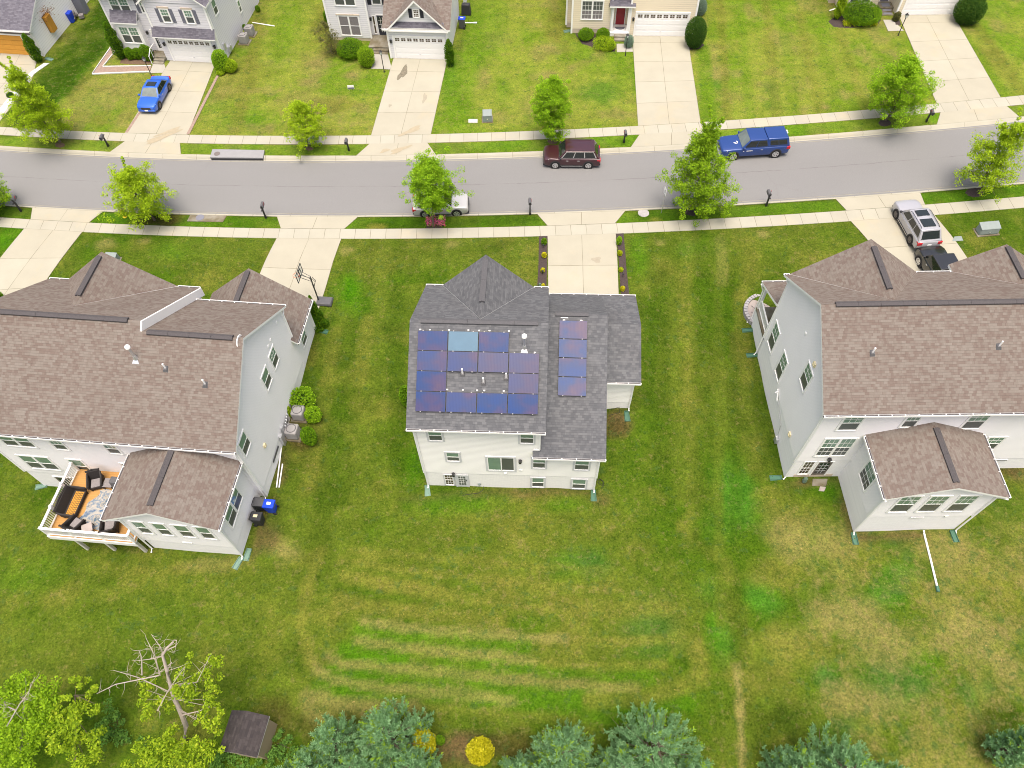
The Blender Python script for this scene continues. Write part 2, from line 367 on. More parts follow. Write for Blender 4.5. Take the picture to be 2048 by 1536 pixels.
def wood(name, col, ang=0, w=.14):
    n = NT(name); o = n.co(); sp = n.node('ShaderNodeSeparateXYZ', Vector=o)
    fr = n.math('FRACT', n.math('DIVIDE', sp.outputs[ang], w)); g = n.range(fr, 0., .1)
    sc = [1., 1., 1.]; sc[ang] = 9.
    c = n.mix(n.noise(n.node('ShaderNodeMapping', Vector=o, Scale=tuple(sc)).outputs[0], 1.2, 5), [x*.8 for x in col], [x*1.15 for x in col])
    c = n.mix(g, n.mix(1., c, (.6, .55, .5), 'MULTIPLY'), c); return n.fin(c, .7, .2)
M['deck_wood'] = wood('deck_boards', (.42, .23, .075), 1)
M['garage_wood'] = wood('garage_wood', (.62, .31, .055), 2, .5)
M['planter_wood'] = wood('planter_wood', (.50, .25, .04), 0, .3)
M['shed_wall'] = wood('shed_wall', (.36, .29, .20), 0, .6)
M['grey_deck'] = plain('weathered_timber', (.55, .53, .47), .8, .2)
def rug():
    n = NT('rug'); o = n.co(); w = n.noise(n.mix(.25, o, n.noise(o, .8, 4, .6, 'Color')), 1.7, 3, .55)
    c = n.ramp(w, (.36, (.06, .11, .19)), (.43, (.26, .27, .27)), (.49, (.36, .33, .28)), (.54, (.12, .17, .23)), (.58, (.33, .30, .25)), (.66, (.07, .11, .15)))
    return n.fin(c, .95, .1)
M['rug'] = rug()
M['brick_edge'] = plain('brick_edging', (.25, .185, .15), .9, .1, var=.35, scale=5)
M['stone_white'] = plain('white_stone', (.5, .49, .48), .9, .1, var=.2, scale=9)
# ------------------------------------------------------------------ street lines (measured on the street plane)
def fitline(pts, deg=3):
    w = np.array([P(x, y, 0) for x, y in pts]); c = np.polyfit(w[:, 0], w[:, 1], deg); lo, hi = w[:, 0].min(), w[:, 0].max(); d = np.polyder(c)
    def f(x):
        x = np.asarray(x, float); xc = np.clip(x, lo, hi)
        return np.polyval(c, xc) + np.polyval(d, xc)*(x-xc)
    return f
nA = fitline([(0,404),(237,416),(512,424),(662,426),(1024,421),(1249,411),(1536,398),(1761,383),(2048,358)])
nK = fitline([(0,412),(65,415),(207,422.5),(375,429),(554,432.5),(716,435),(852,434),(1024,430),(1251,421),(1536,406),(1671,399),(1840,385),(2048,368)])
nS = fitline([(0,435),(40,437.5),(175,446),(512,456),(689,458),(887,457),(1024,455),(1230,446),(1536,431),(1693,422),(1848,410),(2048,393)])
nL = fitline([(0,455),(165,463),(512,475),(683,478),(847,478),(1024,474.5),(1231,467.5),(1536,452.5),(1701,442.5),(1868,429.5),(2048,416)])
fA = fitline([(0,301),(225,314),(422,321),(512,322.5),(872,319),(1024,315.5),(1261,307),(1374,299),(1586,285),(1786,266),(1981,251)])
fK = fitline([(0,292.5),(220,304),(362,310),(712,311),(874,310),(1024,306),(1261,295),(1583,274),(1873,250)])
fS = fitline([(0,270),(250,282.5),(360,287.5),(512,289),(739,287.5),(854,285),(1024,283),(1279,270),(1406,261),(1576,250),(1881,226),(2013,212.5)])
fL = fitline([(0,254),(250,266),(375,271),(512,272.5),(742,271),(862,267.5),(1024,264.5),(1276,252.5),(1401,245),(1536,235),(1761,219),(1873,207.5),(2001,195)])
# ------------------------------------------------------------------ houses' frames (ground corner, heading, ground level)
class Frame:
    def __init__(s, ox, oy, yaw, zb):
        s.o = (ox, oy); s.yaw = rad(yaw); s.zb = zb
    def W(s, x, y, z=0):
        c, q = math.cos(s.yaw), math.sin(s.yaw); return (s.o[0]+c*x-q*y, s.o[1]+q*x+c*y, z)
FC = Frame(-5.78, 21.43, -4.04, -2.2); FL = Frame(-15.83, 20.4, -7.04, -1.0); FR = Frame(17.66, 21.17, -1.24, -2.2)
CTRL = [(*FL.W(0, 0)[:2], -1.0), (*FL.W(0, 6)[:2], -.9), (*FL.W(0, 13)[:2], -.65), (*FL.W(-3, 15)[:2], -.45), (*FL.W(-9, 14)[:2], -.7), (*FL.W(-15.7, 0)[:2], -2.2), (*FL.W(-13, -.5)[:2], -2.15), (*FL.W(-15.7, 10)[:2], -1.2),
    (*FL.W(-.4, -4)[:2], -1.0), (*FL.W(-6, -4)[:2], -1.05), (*FL.W(-9, -4.5)[:2], -1.3), (*FL.W(-11.5, -5)[:2], -1.8), (*FL.W(-20, -5)[:2], -2.3),
    (*FC.W(0, 0)[:2], -2.2), (*FC.W(5, 0)[:2], -2.2), (*FC.W(11, 0)[:2], -2.14), (*FC.W(0, 6)[:2], -1.7), (*FC.W(0, 10)[:2], -1.3), (*FC.W(3, 11)[:2], -1.1), (*FC.W(13.3, 5.6)[:2], -1.0), (*FC.W(10.5, 12.2)[:2], -.55), (*FC.W(13.5, 12)[:2], -.7), (*FC.W(11, 4)[:2], -1.5),
    (*FR.W(0, 0)[:2], -2.2), (*FR.W(3, 0)[:2], -2.2), (*FR.W(0, 6)[:2], -2.15), (*FR.W(0, 10)[:2], -2.0), (*FR.W(0, 13)[:2], -1.9), (*FR.W(7, 13)[:2], -1.0), (*FR.W(12.5, 13)[:2], -.5), (*FR.W(18, 13)[:2], -.5),
    (*FR.W(3.5, -3.9)[:2], -2.2), (*FR.W(9.8, -3.85)[:2], -2.0), (*FR.W(14, 0)[:2], -1.35), (*FR.W(24, 0)[:2], -1.0), (*FR.W(14, -6)[:2], -1.9),
    (-10, 18, -1.9), (-11, 26, -1.5), (-11, 33, -.8), (12, 20, -2.3), (12.5, 27, -1.9), (13, 33, -1.1), (-45, 30, -1.0), (-45, 12, -2.3), (-45, 0, -2.8), (45, 30, -.6), (45, 12, -1.8), (45, 0, -2.6),
    (-20, 10, -1.8), (-8, 10, -2.4), (4, 10, -2.5), (16, 10, -2.5), (30, 10, -2.2), (-20, 2, -2.4), (-8, 2, -2.8), (4, 2, -2.9), (16, 2, -2.9), (30, 2, -2.7), (-30, -20, -3), (0, -20, -3.2), (30, -20, -3)]
CT = np.array(CTRL + [(x, float(nL(x)), 0.) for x in range(-60, 61, 3)])
def Zg(x, y):
    x = np.asarray(x, float); y = np.asarray(y, float); sh = np.broadcast(x, y).shape
    xf = np.broadcast_to(x, sh).ravel(); yf = np.broadcast_to(y, sh).ravel(); out = np.zeros(len(xf))
    for i in range(0, len(xf), 40000):
        a = xf[i:i+40000]; b = yf[i:i+40000]
        d2 = (a[:, None]-CT[:, 0])**2 + (b[:, None]-CT[:, 1])**2 + .35
        w = d2**-1.6; out[i:i+40000] = (w*CT[:, 2]).sum(1)/w.sum(1)
    t = np.clip((nL(xf)-yf)/4.0, 0, 1); out *= t*t*(3-2*t)
    return out.reshape(sh)
def gnd(x, y): return float(Zg(np.array([x]), np.array([y]))[0])
def PG(px, py, dz=0.0):
    z = 0.
    for _ in range(12):
        w = P(px, py, z); z = .5*z + .5*gnd(w[0], w[1]) if _ < 8 else gnd(w[0], w[1])
    w = P(px, py, z+dz); return Vector((w[0], w[1], z+dz))
# ------------------------------------------------------------------ lawn colours
def vnoise(x, y, scale, seed, octv=4):
    out = np.zeros_like(x); amp = 1.; tot = 0.
    for o in range(octv):
        g = np.random.default_rng(seed+o).random((257, 257)); u = x*scale*2**o + 91.7*o + 500; v = y*scale*2**o + 37.1*o + 500
        iu = np.floor(u).astype(int); iv = np.floor(v).astype(int); fu = u-iu; fv = v-iv; fu = fu*fu*(3-2*fu); fv = fv*fv*(3-2*fv); iu %= 256; iv %= 256
        out += amp*((g[iu, iv]*(1-fu)+g[iu+1, iv]*fu)*(1-fv)+(g[iu, iv+1]*(1-fu)+g[iu+1, iv+1]*fu)*fv); tot += amp; amp *= .55
    return out/tot
GAIN = 2.45
def alb(r, g, b): return np.array(lin((r, g, b)))/GAIN*np.array([.86, 1.0, .88])
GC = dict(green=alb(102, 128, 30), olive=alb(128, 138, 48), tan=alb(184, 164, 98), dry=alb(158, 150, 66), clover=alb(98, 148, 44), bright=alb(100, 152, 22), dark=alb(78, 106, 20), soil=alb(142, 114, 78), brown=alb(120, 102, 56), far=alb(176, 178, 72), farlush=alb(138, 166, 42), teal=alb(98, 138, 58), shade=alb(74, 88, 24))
BLOBS = [ # px, py, rx, ry, colour, strength
 (1470,985,42,60,'clover',.8),(1440,1050,40,40,'clover',.5),(1800,1140,40,22,'clover',.75),(1772,1188,45,30,'clover',.7),(1520,1195,38,34,'clover',.75),(1430,1262,28,38,'bright',.8),(1445,1270,30,50,'clover',.6),(1648,1350,30,34,'teal',.75),(1800,1375,70,50,'teal',.6),(1850,1320,40,25,'bright',.45),(1300,1250,60,55,'teal',.5),(1150,1120,60,30,'clover',.45),(900,920,1,1,'clover',0),
 (1190,1130,35,22,'teal',.45),(1420,1180,30,30,'clover',.4),(1385,1120,30,40,'green',.4),(1900,1110,60,60,'tan',.55),(1640,1080,80,50,'tan',.55),(1580,1060,50,40,'tan',.45),(1700,1230,70,40,'tan',.6),(1950,1270,80,60,'tan',.6),(1600,1300,70,50,'dry',.6),(1780,1290,60,40,'tan',.55),(1990,1180,60,60,'dry',.7),(1560,1150,60,30,'dry',.6),(1700,1400,80,30,'tan',.5),(1900,1420,90,30,'dry',.5),(1720,1120,60,20,'dry',.5),(1600,1020,70,20,'dry',.5),(1550,1350,60,50,'dry',.4),(1860,1200,40,40,'dry',.5),(2010,1340,40,40,'tan',.4),
 (1940,950,110,14,'brown',.7),(1640,965,60,10,'soil',.75),(1690,1010,10,70,'soil',.55),(1800,1072,100,9,'soil',.7),(2040,950,30,20,'soil',.6),(1660,975,36,24,'bright',.5),(1870,1165,12,60,'green',.6),
 (1030,992,190,10,'soil',.75),(1200,1000,30,14,'soil',.5),(1080,1000,120,16,'dry',.6),(1235,840,24,24,'soil',.85),(1225,862,24,14,'brown',.6),(930,1010,110,20,'bright',.6),(1130,1008,60,20,'bright',.5),(830,930,22,40,'bright',.5),(1010,1060,150,50,'dry',.45),(950,1075,60,30,'green',.5),(1090,1080,60,30,'olive',.6),
 (700,575,30,28,'bright',.85),(720,610,36,26,'bright',.5),(730,540,24,24,'olive',.5),(690,500,20,10,'tan',.6),(905,490,24,8,'tan',.6),(860,494,20,9,'dry',.6),(1060,500,20,14,'dry',.6),(1050,540,24,20,'dry',.5),(760,520,60,30,'dry',.4),(830,500,50,20,'olive',.4),
 (1320,487,14,10,'tan',.6),(1330,540,40,30,'dry',.5),(1280,500,20,40,'bright',.5),(1380,500,34,18,'clover',.4),(1525,470,13,8,'tan',.9),(1420,520,70,30,'olive',.5),(1650,500,50,20,'olive',.5),(1680,470,30,12,'green',.5),(1640,525,60,20,'dry',.4),
 (212,490,18,10,'tan',.6),(290,482,14,6,'tan',.6),(300,510,80,25,'dry',.4),(360,500,60,20,'bright',.4),(230,520,60,20,'green',.5),(430,520,70,40,'olive',.6),(420,560,50,20,'dry',.5),(10,480,40,30,'bright',.7),
 (570,1100,30,24,'tan',.7),(540,1080,22,30,'soil',.6),(520,1060,10,50,'soil',.6),(545,1010,14,24,'brown',.6),(340,1140,130,10,'dry',.7),(420,1130,60,14,'tan',.5),(130,1010,26,16,'tan',.7),(110,1050,24,20,'dry',.6),(560,950,12,40,'soil',.6),(600,880,20,20,'brown',.7),(590,840,20,30,'soil',.6),(612,660,16,10,'brown',.7),(580,1020,26,40,'olive',.6),(640,940,20,40,'dry',.4),
 (640,130,30,26,'tan',.75),(625,165,24,14,'tan',.7),(705,152,22,12,'tan',.75),(650,45,20,40,'dry',.6),(990,78,30,16,'tan',.8),(930,95,16,14,'soil',.7),(1100,95,26,12,'tan',.75),(1075,110,16,14,'tan',.5),(950,100,30,40,'bright',.4),(660,210,50,14,'dry',.6),(540,255,10,10,'tan',.7),(570,60,30,80,'farlush',.6),(600,200,50,20,'tan',.35),
 (1070,220,40,30,'tan',.4),(1200,185,40,24,'clover',.55),(1090,150,30,10,'tan',.6),(1430,150,24,20,'tan',.55),(1430,170,20,12,'clover',.6),(1460,190,24,14,'tan',.35),(1120,60,26,40,'dry',.6),(1280,170,12,50,'bright',.8),(1240,130,26,40,'farlush',.6),(1545,180,14,20,'teal',.4),(1650,214,10,6,'tan',.9),(1545,210,20,10,'clover',.4),(1640,100,50,40,'far',.6),(1980,110,30,40,'dry',.5),(1990,20,60,20,'farlush',.6),
 (150,175,50,30,'dry',.5),(200,200,70,30,'tan',.4),(200,240,50,14,'dry',.6),(255,160,40,30,'tan',.4),(430,190,40,40,'tan',.4),(480,160,60,60,'dry',.35),(490,240,60,14,'bright',.4),(1010,180,20,30,'bright',.4),(900,160,22,60,'bright',.6),(920,230,30,30,'bright',.45),(780,190,16,60,'farlush',.6),
 (310,440,40,12,'brown',.8),(350,440,30,12,'brown',.6),(1135,1470,1,1,'tan',0),(915,1500,60,26,'soil',.8),(1020,1490,50,20,'brown',.6),(700,1435,60,10,'brown',.4),(560,1440,30,60,'brown',.5),(620,1440,20,40,'brown',.5),
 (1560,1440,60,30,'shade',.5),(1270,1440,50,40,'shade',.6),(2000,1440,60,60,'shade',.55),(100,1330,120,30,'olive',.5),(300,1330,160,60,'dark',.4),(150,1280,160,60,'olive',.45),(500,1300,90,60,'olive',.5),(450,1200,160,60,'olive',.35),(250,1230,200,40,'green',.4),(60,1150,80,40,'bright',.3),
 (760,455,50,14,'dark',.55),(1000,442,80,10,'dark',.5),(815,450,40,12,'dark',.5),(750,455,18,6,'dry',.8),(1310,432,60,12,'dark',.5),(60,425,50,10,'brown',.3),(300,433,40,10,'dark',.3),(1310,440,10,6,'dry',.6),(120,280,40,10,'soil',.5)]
LINES = [ # px polyline, width m, colour, strength
 ([(680,1120),(780,1136),(900,1150),(1060,1168),(1230,1180)],.24,'dry',.5),([(700,1100),(830,1112),(1000,1128),(1200,1140)],.24,'dry',.4),([(1130,1276),(1240,1284),(1330,1278)],.22,'dry',.5),([(1067,1323),(1200,1334),(1330,1330)],.22,'dry',.5),([(950,1200),(1100,1220)],.22,'dry',.5),([(826,1413),(980,1424),(1150,1440)],.22,'dry',.5),
 ([(727,1243),(812,1256),(918,1265),(1060,1274),(1130,1276)],.26,'tan',.5),([(717,1281),(798,1293),(900,1305),(1006,1312),(1067,1323)],.26,'tan',.5),
 ([(657,1311),(681,1327),(770,1334),(883,1344),(989,1357),(1095,1364),(1201,1373),(1272,1376)],.26,'tan',.5),([(621,1311),(635,1342),(671,1360),(748,1374),(883,1385),(971,1392),(1024,1404)],.26,'tan',.5),
 ([(642,1392),(664,1406),(759,1413),(826,1413)],.4,'tan',.55),([(612,1390),(622,1425),(650,1440)],.35,'tan',.5),([(690,1150),(760,1168),(850,1180),(950,1200)],.4,'dry',.7),([(680,1200),(760,1216),(880,1228),(1000,1242)],.4,'dry',.6),
 ([(640,1105),(612,1180),(602,1250),(620,1325)],.35,'dry',.5),([(1395,1285),(1402,1330),(1380,1370),(1290,1398),(1180,1402)],.4,'dry',.55),([(1100,1200),(1230,1220),(1330,1215)],.5,'dry',.45),
 ([(660,1345),(900,1365),(1130,1392),(1380,1408)],.45,'bright',.5),([(700,1320),(900,1325),(1060,1340),(1300,1352)],.4,'bright',.4),([(640,1376),(880,1402),(1120,1424),(1320,1436)],.5,'bright',.5),([(720,1262),(900,1282),(1050,1292)],.5,'bright',.45),([(740,1225),(900,1243),(1080,1252)],.5,'green',.6),([(690,1300),(800,1310)],.5,'bright',.5),
 ([(690,1175),(800,1195),(1000,1215)],.5,'green',.5),
 ([(1474,1330),(1480,1420),(1484,1545)],.18,'tan',.85),([(1440,560),(1436,800),(1440,1250)],.3,'olive',.5),([(1462,560),(1470,900),(1478,1330)],.4,'dark',.28),([(1320,560),(1318,760),(1330,1000)],.9,'dark',.35),([(1372,560),(1378,800),(1390,1020)],.5,'dry',.25),([(1410,560),(1405,800),(1412,1100)],.6,'dark',.3),([(1345,560),(1350,780),(1360,1000)],.4,'olive',.5),([(1500,640),(1520,800),(1545,930)],.6,'dark',.3),([(1480,600),(1495,760)],.5,'dry',.4),
 ([(1300,600),(1296,850),(1240,980)],.5,'green',.5),([(800,480),(790,600),(795,760),(800,940)],.6,'dark',.35),([(770,480),(745,700),(722,1000)],.5,'olive',.5),([(745,480),(715,700),(680,1000)],.45,'dark',.25),([(700,650),(680,760),(650,1000)],.6,'dark',.3),([(672,660),(655,780),(610,980)],.45,'dry',.35),([(735,640),(720,760)],.5,'dry',.4),
 ([(1440,480),(1445,560)],.4,'tan',.3),([(1500,480),(1500,560)],.6,'dry',.3),([(1400,470),(1402,560)],.5,'dark',.35),
 ([(60,215),(120,150),(200,60),(230,10)],2.2,'dark',.75),([(95,215),(150,150),(215,80)],.7,'bright',.7),([(20,260),(60,225)],1.,'dark',.5),([(470,0),(440,80),(400,220)],.8,'farlush',.5),([(520,30),(500,150),(470,260)],.6,'dry',.4),
 ([(955,0),(940,120),(915,240)],1.0,'farlush',.6),([(1000,0),(985,80)],1.2,'farlush',.5),([(1030,0),(1030,250)],.8,'far',.4),([(1405,90),(1420,240)],.6,'farlush',.7),([(1480,0),(1500,240)],.45,'farlush',.4),([(1530,0),(1555,240)],.45,'dry',.35),([(1560,0),(1590,235)],.45,'farlush',.4),([(1600,30),(1640,230)],.45,'dry',.35),([(1640,60),(1680,225)],.45,'farlush',.35),([(1680,60),(1730,220)],.45,'dry',.3),([(1440,0),(1455,240)],.4,'dry',.4),([(1900,40),(2010,200)],.8,'farlush',.6),([(1945,40),(2040,180)],.6,'dry',.4)]
def lawn_colour(X, Y):
    n1 = vnoise(X, Y, .07, 3)[:, None]; n2 = vnoise(X, Y, .32, 9)[:, None]; n3 = vnoise(X, Y, 1.1, 21, 3)[:, None]; n4 = vnoise(X+3.7, Y*1.0, .55, 41, 4)[:, None]
    sm = lambda v, a, b: np.clip((v-a)/(b-a), 0, 1)**2*(3-2*np.clip((v-a)/(b-a), 0, 1))
    c = GC['green'] + (GC['olive']-GC['green'])*sm(.5*n1+.5*n2, .36, .62)
    c = c + (GC['dry']-c)*sm(n4, .54, .74)*.6
    c = c + (GC['dark']-c)*sm(n2, .60, .78)*.45
    far = sm(Y[:, None], 50, 54)
    cf = GC['far'] + (GC['farlush']-GC['far'])*sm(n2, .48, .68)*.8; cf = cf + (GC['tan']-cf)*sm(n4, .54, .74)*.65
    c = c + (cf-c)*far
    vg = (((Y > nS(X)) & (Y < nK(X))) | ((Y < fS(X)) & (Y > fK(X))))[:, None]
    c = np.where(vg, c*.6 + GC['bright']*.5*(.7+.5*n2), c)
    wob = (n3[:, 0]-.5)*1.1 + (n2[:, 0]-.5)*.9
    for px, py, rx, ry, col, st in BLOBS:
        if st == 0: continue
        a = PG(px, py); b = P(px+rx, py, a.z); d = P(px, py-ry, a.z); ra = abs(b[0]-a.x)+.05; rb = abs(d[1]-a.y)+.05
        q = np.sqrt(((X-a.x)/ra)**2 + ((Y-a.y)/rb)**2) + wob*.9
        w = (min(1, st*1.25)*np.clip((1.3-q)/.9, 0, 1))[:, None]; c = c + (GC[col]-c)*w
    for pts, wd, col, st in sorted(LINES, key=lambda q: q[2] not in ('bright', 'green')):
        W = [PG(*p) for p in pts]; dist = np.full(len(X), 1e9)
        for a, b in zip(W[:-1], W[1:]):
            ax, ay, bx, by = a.x, a.y, b.x-a.x, b.y-a.y; t = np.clip(((X-ax)*bx+(Y-ay)*by)/(bx*bx+by*by+1e-9), 0, 1)
            dist = np.minimum(dist, np.hypot(X-ax-t*bx, Y-ay-t*by))
        q = dist/(wd*1.25) + wob*.35; w = (min(1, st*1.35)*np.clip((1.15-q)/.6, 0, 1)*np.clip(.5+1.0*n2[:, 0], 0, 1))[:, None]; c = c + (GC[col]-c)*w
    # right back yard: mottled dry patches
    rg = sm(X[:, None], 13, 19)*(1-sm(Y[:, None], 15, 20)); c = c + (GC['tan']-c)*rg*sm(n4, .46, .62)*.3; c = c + (GC['teal']-c)*rg*sm(n2, .62, .72)*.5
    c = c*(.82+.36*n3)
    # fourth channel: how much straw shows through
    d = .2+.45*rg[:, 0]+.25*far[:, 0]-.25*vg[:, 0]+.5*(n1[:, 0]-.5); d = d + .15*np.exp(-((X-1)/9)**2-((Y-13)/7)**2)
    return np.column_stack([np.clip(c, .002, 1), np.clip(d, 0, 1)])
xs = np.concatenate([np.array([-400, -250, -160, -110, -80]), np.arange(-62, 62.01, .28), np.array([80, 110, 160, 250, 400])])
ys = np.concatenate([np.array([-200, -100, -50, -20, -5]), np.arange(2, 90, .28), np.array([95, 105, 130, 180, 260, 400])])
GX, GY = np.meshgrid(xs, ys); gx, gy = GX.ravel(), GY.ravel(); gz = Zg(gx, gy)
for line, sg in ((nK, 1), (fK, -1)):          # snap one row of the sheet to each kerb line, drop everything inside
    e = line(gx); near = np.abs(gy-e) <= .14; gy = np.where(near, e, gy)
gz = np.where((gy > nK(gx)+.01) & (gy < fK(gx)-.01), -.4, gz)
nx = len(xs); idx = np.arange(len(gx)).reshape(len(ys), nx)
GF = np.stack([idx[:-1, :-1], idx[:-1, 1:], idx[1:, 1:], idx[1:, :-1]], -1).reshape(-1, 4)
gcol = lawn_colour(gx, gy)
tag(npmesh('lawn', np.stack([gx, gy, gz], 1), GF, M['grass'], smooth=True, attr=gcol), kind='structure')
# ------------------------------------------------------------------ road, kerbs, pavements
def strip(name, lo, hi, prof, mat, x0=-75, x1=75, step=.75, vlen=None):
    "sheet between two street lines; prof = [(t, z or function of x)]"
    X = np.arange(x0, x1+.01, step); a, b = lo(X), hi(X); u = np.concatenate([[0], np.cumsum(np.hypot(np.diff(X), np.diff(a)))])
    mb = MB(); g = [[mb._av((x, p+(q-p)*t, z(x) if callable(z) else z)) for t, z in prof] for x, p, q in zip(X, a, b)]
    for i in range(len(X)-1):
        for j in range(len(prof)-1):
            mb.f.append([g[i][j], g[i+1][j], g[i+1][j+1], g[i][j+1]] if b[0] > a[0] else [g[i][j], g[i][j+1], g[i+1][j+1], g[i+1][j]]); mb.m.append(0)
            k = vlen or abs(b[i]-a[i]); v0, v1 = prof[j][0]*k, prof[j+1][0]*k
            mb.uv.append([(u[i], v0), (u[i+1], v0), (u[i+1], v1), (u[i], v1)] if b[0] > a[0] else [(u[i], v0), (u[i], v1), (u[i+1], v1), (u[i+1], v0)])
    return tag(mb.build(name, mat, smooth=True, angle=60), kind='structure')
strip('road', nA, fA, [(-.03, -.115), (.06, -.10), (.5, -.02), (.94, -.10), (1.03, -.115)], M['asphalt'], vlen=1.)
DN = [(P(a[0], a[1])[0], P(b[0], b[1])[0]) for a, b in (((65,415),(207,422)), ((554,432),(716,435)), ((1074,429),(1251,421)), ((1671,399),(1840,385)))]
DF = [(P(a[0], a[1])[0], P(b[0], b[1])[0]) for a, b in (((220,304),(362,310)), ((712,311),(872,310)), ((1261,295),(1425,286)), ((1873,250),(2040,236)))]
def drop(rs, top):
    def f(x):
        d = min([0 if a <= x <= b else min(abs(x-a), abs(x-b)) for a, b in rs]); t = min(1, d/.8); return .028 + (top-.028)*t
    return f
for nm, lo, hi, rs in (('kerb', nA, nK, DN), ('kerb', fA, fK, DF)):
    tp = drop(rs, .055)
    strip(nm, lo, hi, [(-.04, -.112), (.0, -.108), (.5, -.13), (.66, lambda x: tp(x)-.012), (.78, tp), (1.02, tp), (1.03, -.2)], M['kerb'], step=.4)
strip('sidewalk', nS, nL, [(-.02, -.1), (0, .03), (1, .03), (1.02, -.1)], M['sidewalk'])
strip('sidewalk', fS, fL, [(-.02, -.1), (0, .03), (1, .03), (1.02, -.1)], M['sidewalk'])
PAVED = []
def ladder(name, Lp, Rp, mat, dz=.036, n=24, kind='structure', zfun=None, width=None, vo=0., edge=.14):
    "concrete sheet between a left and a right edge polyline (world xy), following the ground"
    def samp(pp):
        pp = [Vector((p[0], p[1], 0)) for p in pp]; l = [0]
        for a, b in zip(pp[:-1], pp[1:]): l.append(l[-1]+(b-a).length)
        out = []
        for i in range(n+1):
            s = l[-1]*i/n; k = max(j for j in range(len(l)) if l[j] <= s+1e-9); k = min(k, len(pp)-2)
            out.append(pp[k].lerp(pp[k+1], (s-l[k])/max(1e-9, l[k+1]-l[k])))
        return out
    A, B = samp(Lp), samp(Rp); mb = MB(); PAVED.append([(q.x, q.y) for q in A]+[(q.x, q.y) for q in B[::-1]]); g = []; v = vo; uvs = []
    for i in range(n+1):
        row = []; uvr = []
        if i: v += ((A[i]+B[i])/2-(A[i-1]+B[i-1])/2).length
        wd = width or (B[i]-A[i]).length
        for k in range(5):
            q = A[i].lerp(B[i], k/4); z = (zfun(q.x, q.y, i/n) if zfun else gnd(q.x, q.y)) + dz
            row.append(mb._av((q.x, q.y, z))); uvr.append((wd*k/4, v))
        q = A[i]; row.insert(0, mb._av((q.x, q.y, mb.v[row[0]].z-edge))); uvr.insert(0, uvr[0]); q = B[i]; row.append(mb._av((q.x, q.y, mb.v[row[-1]].z-edge))); uvr.append(uvr[-1])
        g.append(row); uvs.append(uvr)
    up = (B[0]-A[0]).cross(A[-1]-A[0]).z > 0
    for i in range(n):
        for k in range(6):
            q = [(i, k), (i, k+1), (i+1, k+1), (i+1, k)]; q = q if up else q[::-1]
            mb.f.append([g[a][b] for a, b in q]); mb.m.append(0); mb.uv.append([uvs[a][b] for a, b in q])
    return tag(mb.build(name, mat), kind=kind)
pxy = lambda *pp: [PG(*p)[:2] for p in pp]
def onl(line, *pp):          # same pixel, snapped to a street line
    o = []
    for p in pp: w = P(*p); o.append((w[0], float(line(w[0]))))
    return o
def apron(kl, kr, sl, sr, kline, sline):
    a, b, c, d = onl(kline, kl)[0], onl(kline, kr)[0], onl(sline, sl)[0], onl(sline, sr)[0]
    ladder('driveway_apron', [a, c], [b, d], M['drive'], dz=.0, n=6, zfun=lambda x, y, t: .032+.006*t, width=5.1)
apron((65,415),(207,422),(62,438),(178,446),nK,nS); apron((554,432),(716,435),(562,456),(689,458),nK,nS); apron((1074,429),(1251,421),(1095,451),(1230,446),nK,nS); apron((1671,399),(1840,385),(1693,422),(1850,410),nK,nS)
apron((220,304),(362,310),(250,282),(360,287),fK,fS); apron((712,311),(872,310),(739,287),(855,285),fK,fS); apron((1261,295),(1425,286),(1279,270),(1406,261),fK,fS); apron((1873,250),(2040,236),(1881,226),(2013,212),fK,fS)
def drv(sl, sr, gl, gr, line, zf=None, n=24):
    ladder('driveway', onl(line, sl)+[gl], onl(line, sr)+[gr], M['drive'], zfun=zf, n=n, width=5.1)
drv((1095,472),(1231.5,467.5),FC.W(7.75,12.1)[:2],FC.W(13.0,12.1)[:2],nL)
drv((553,480),(683,478),FL.W(-6.0,13.0)[:2],FL.W(-.35,13.0)[:2],nL)
drv((49,457),(165,464),PG(-140,720)[:2],PG(10,690)[:2],nL)
drv((1701,442.5),(1868,429.5),FR.W(12.3,12.6)[:2],FR.W(18.2,12.6)[:2],nL)
H1 = Frame(-31.92, 66.83, -8.34, 0); H2 = Frame(-10.07, 66.03, -6.2, 0); H3 = Frame(13.19, 68.48, -4.94, 0); H4 = Frame(40.1, 70.49, -1.5, 0); H0 = Frame(-44.99, 68.31, -9., 0)
drv((250,266),(375,271),H1.W(-.3,0)[:2],H1.W(4.3,0)[:2],fL); drv((742,271),(862,267.5),H2.W(-.35,0)[:2],H2.W(4.9,0)[:2],fL)
drv((1276,252.5),(1401,245),H3.W(-.2,0)[:2],H3.W(5.2,0)[:2],fL); drv((1873,207.5),(2001,195),H4.W(-.2,0)[:2],H4.W(5.2,0)[:2],fL)
ladder('driveway', [onl(fL,(-170,245))[0], H0.W(-6.5,0)[:2]], [onl(fL,(-8,252))[0], PG(62,165)[:2], H0.W(-.6,0)[:2]], M['drive'], width=7.6)
# garden walks to the front doors
walk = lambda *p, m='slab': ladder('walkway', [PG(*q)[:2] for q in p[0]], [PG(*q)[:2] for q in p[1]], M[m], dz=.03, n=4)
walk([(742,138),(749,101)],[(784,139.5),(774,101)]); walk([(1233.6,105),(1233,88)],[(1266,104),(1264,88)]); walk([(1776,63),(1766,40)],[(1808,62),(1784,40)]); walk([(299,147),(308,124)],[(334,146),(328,126)])
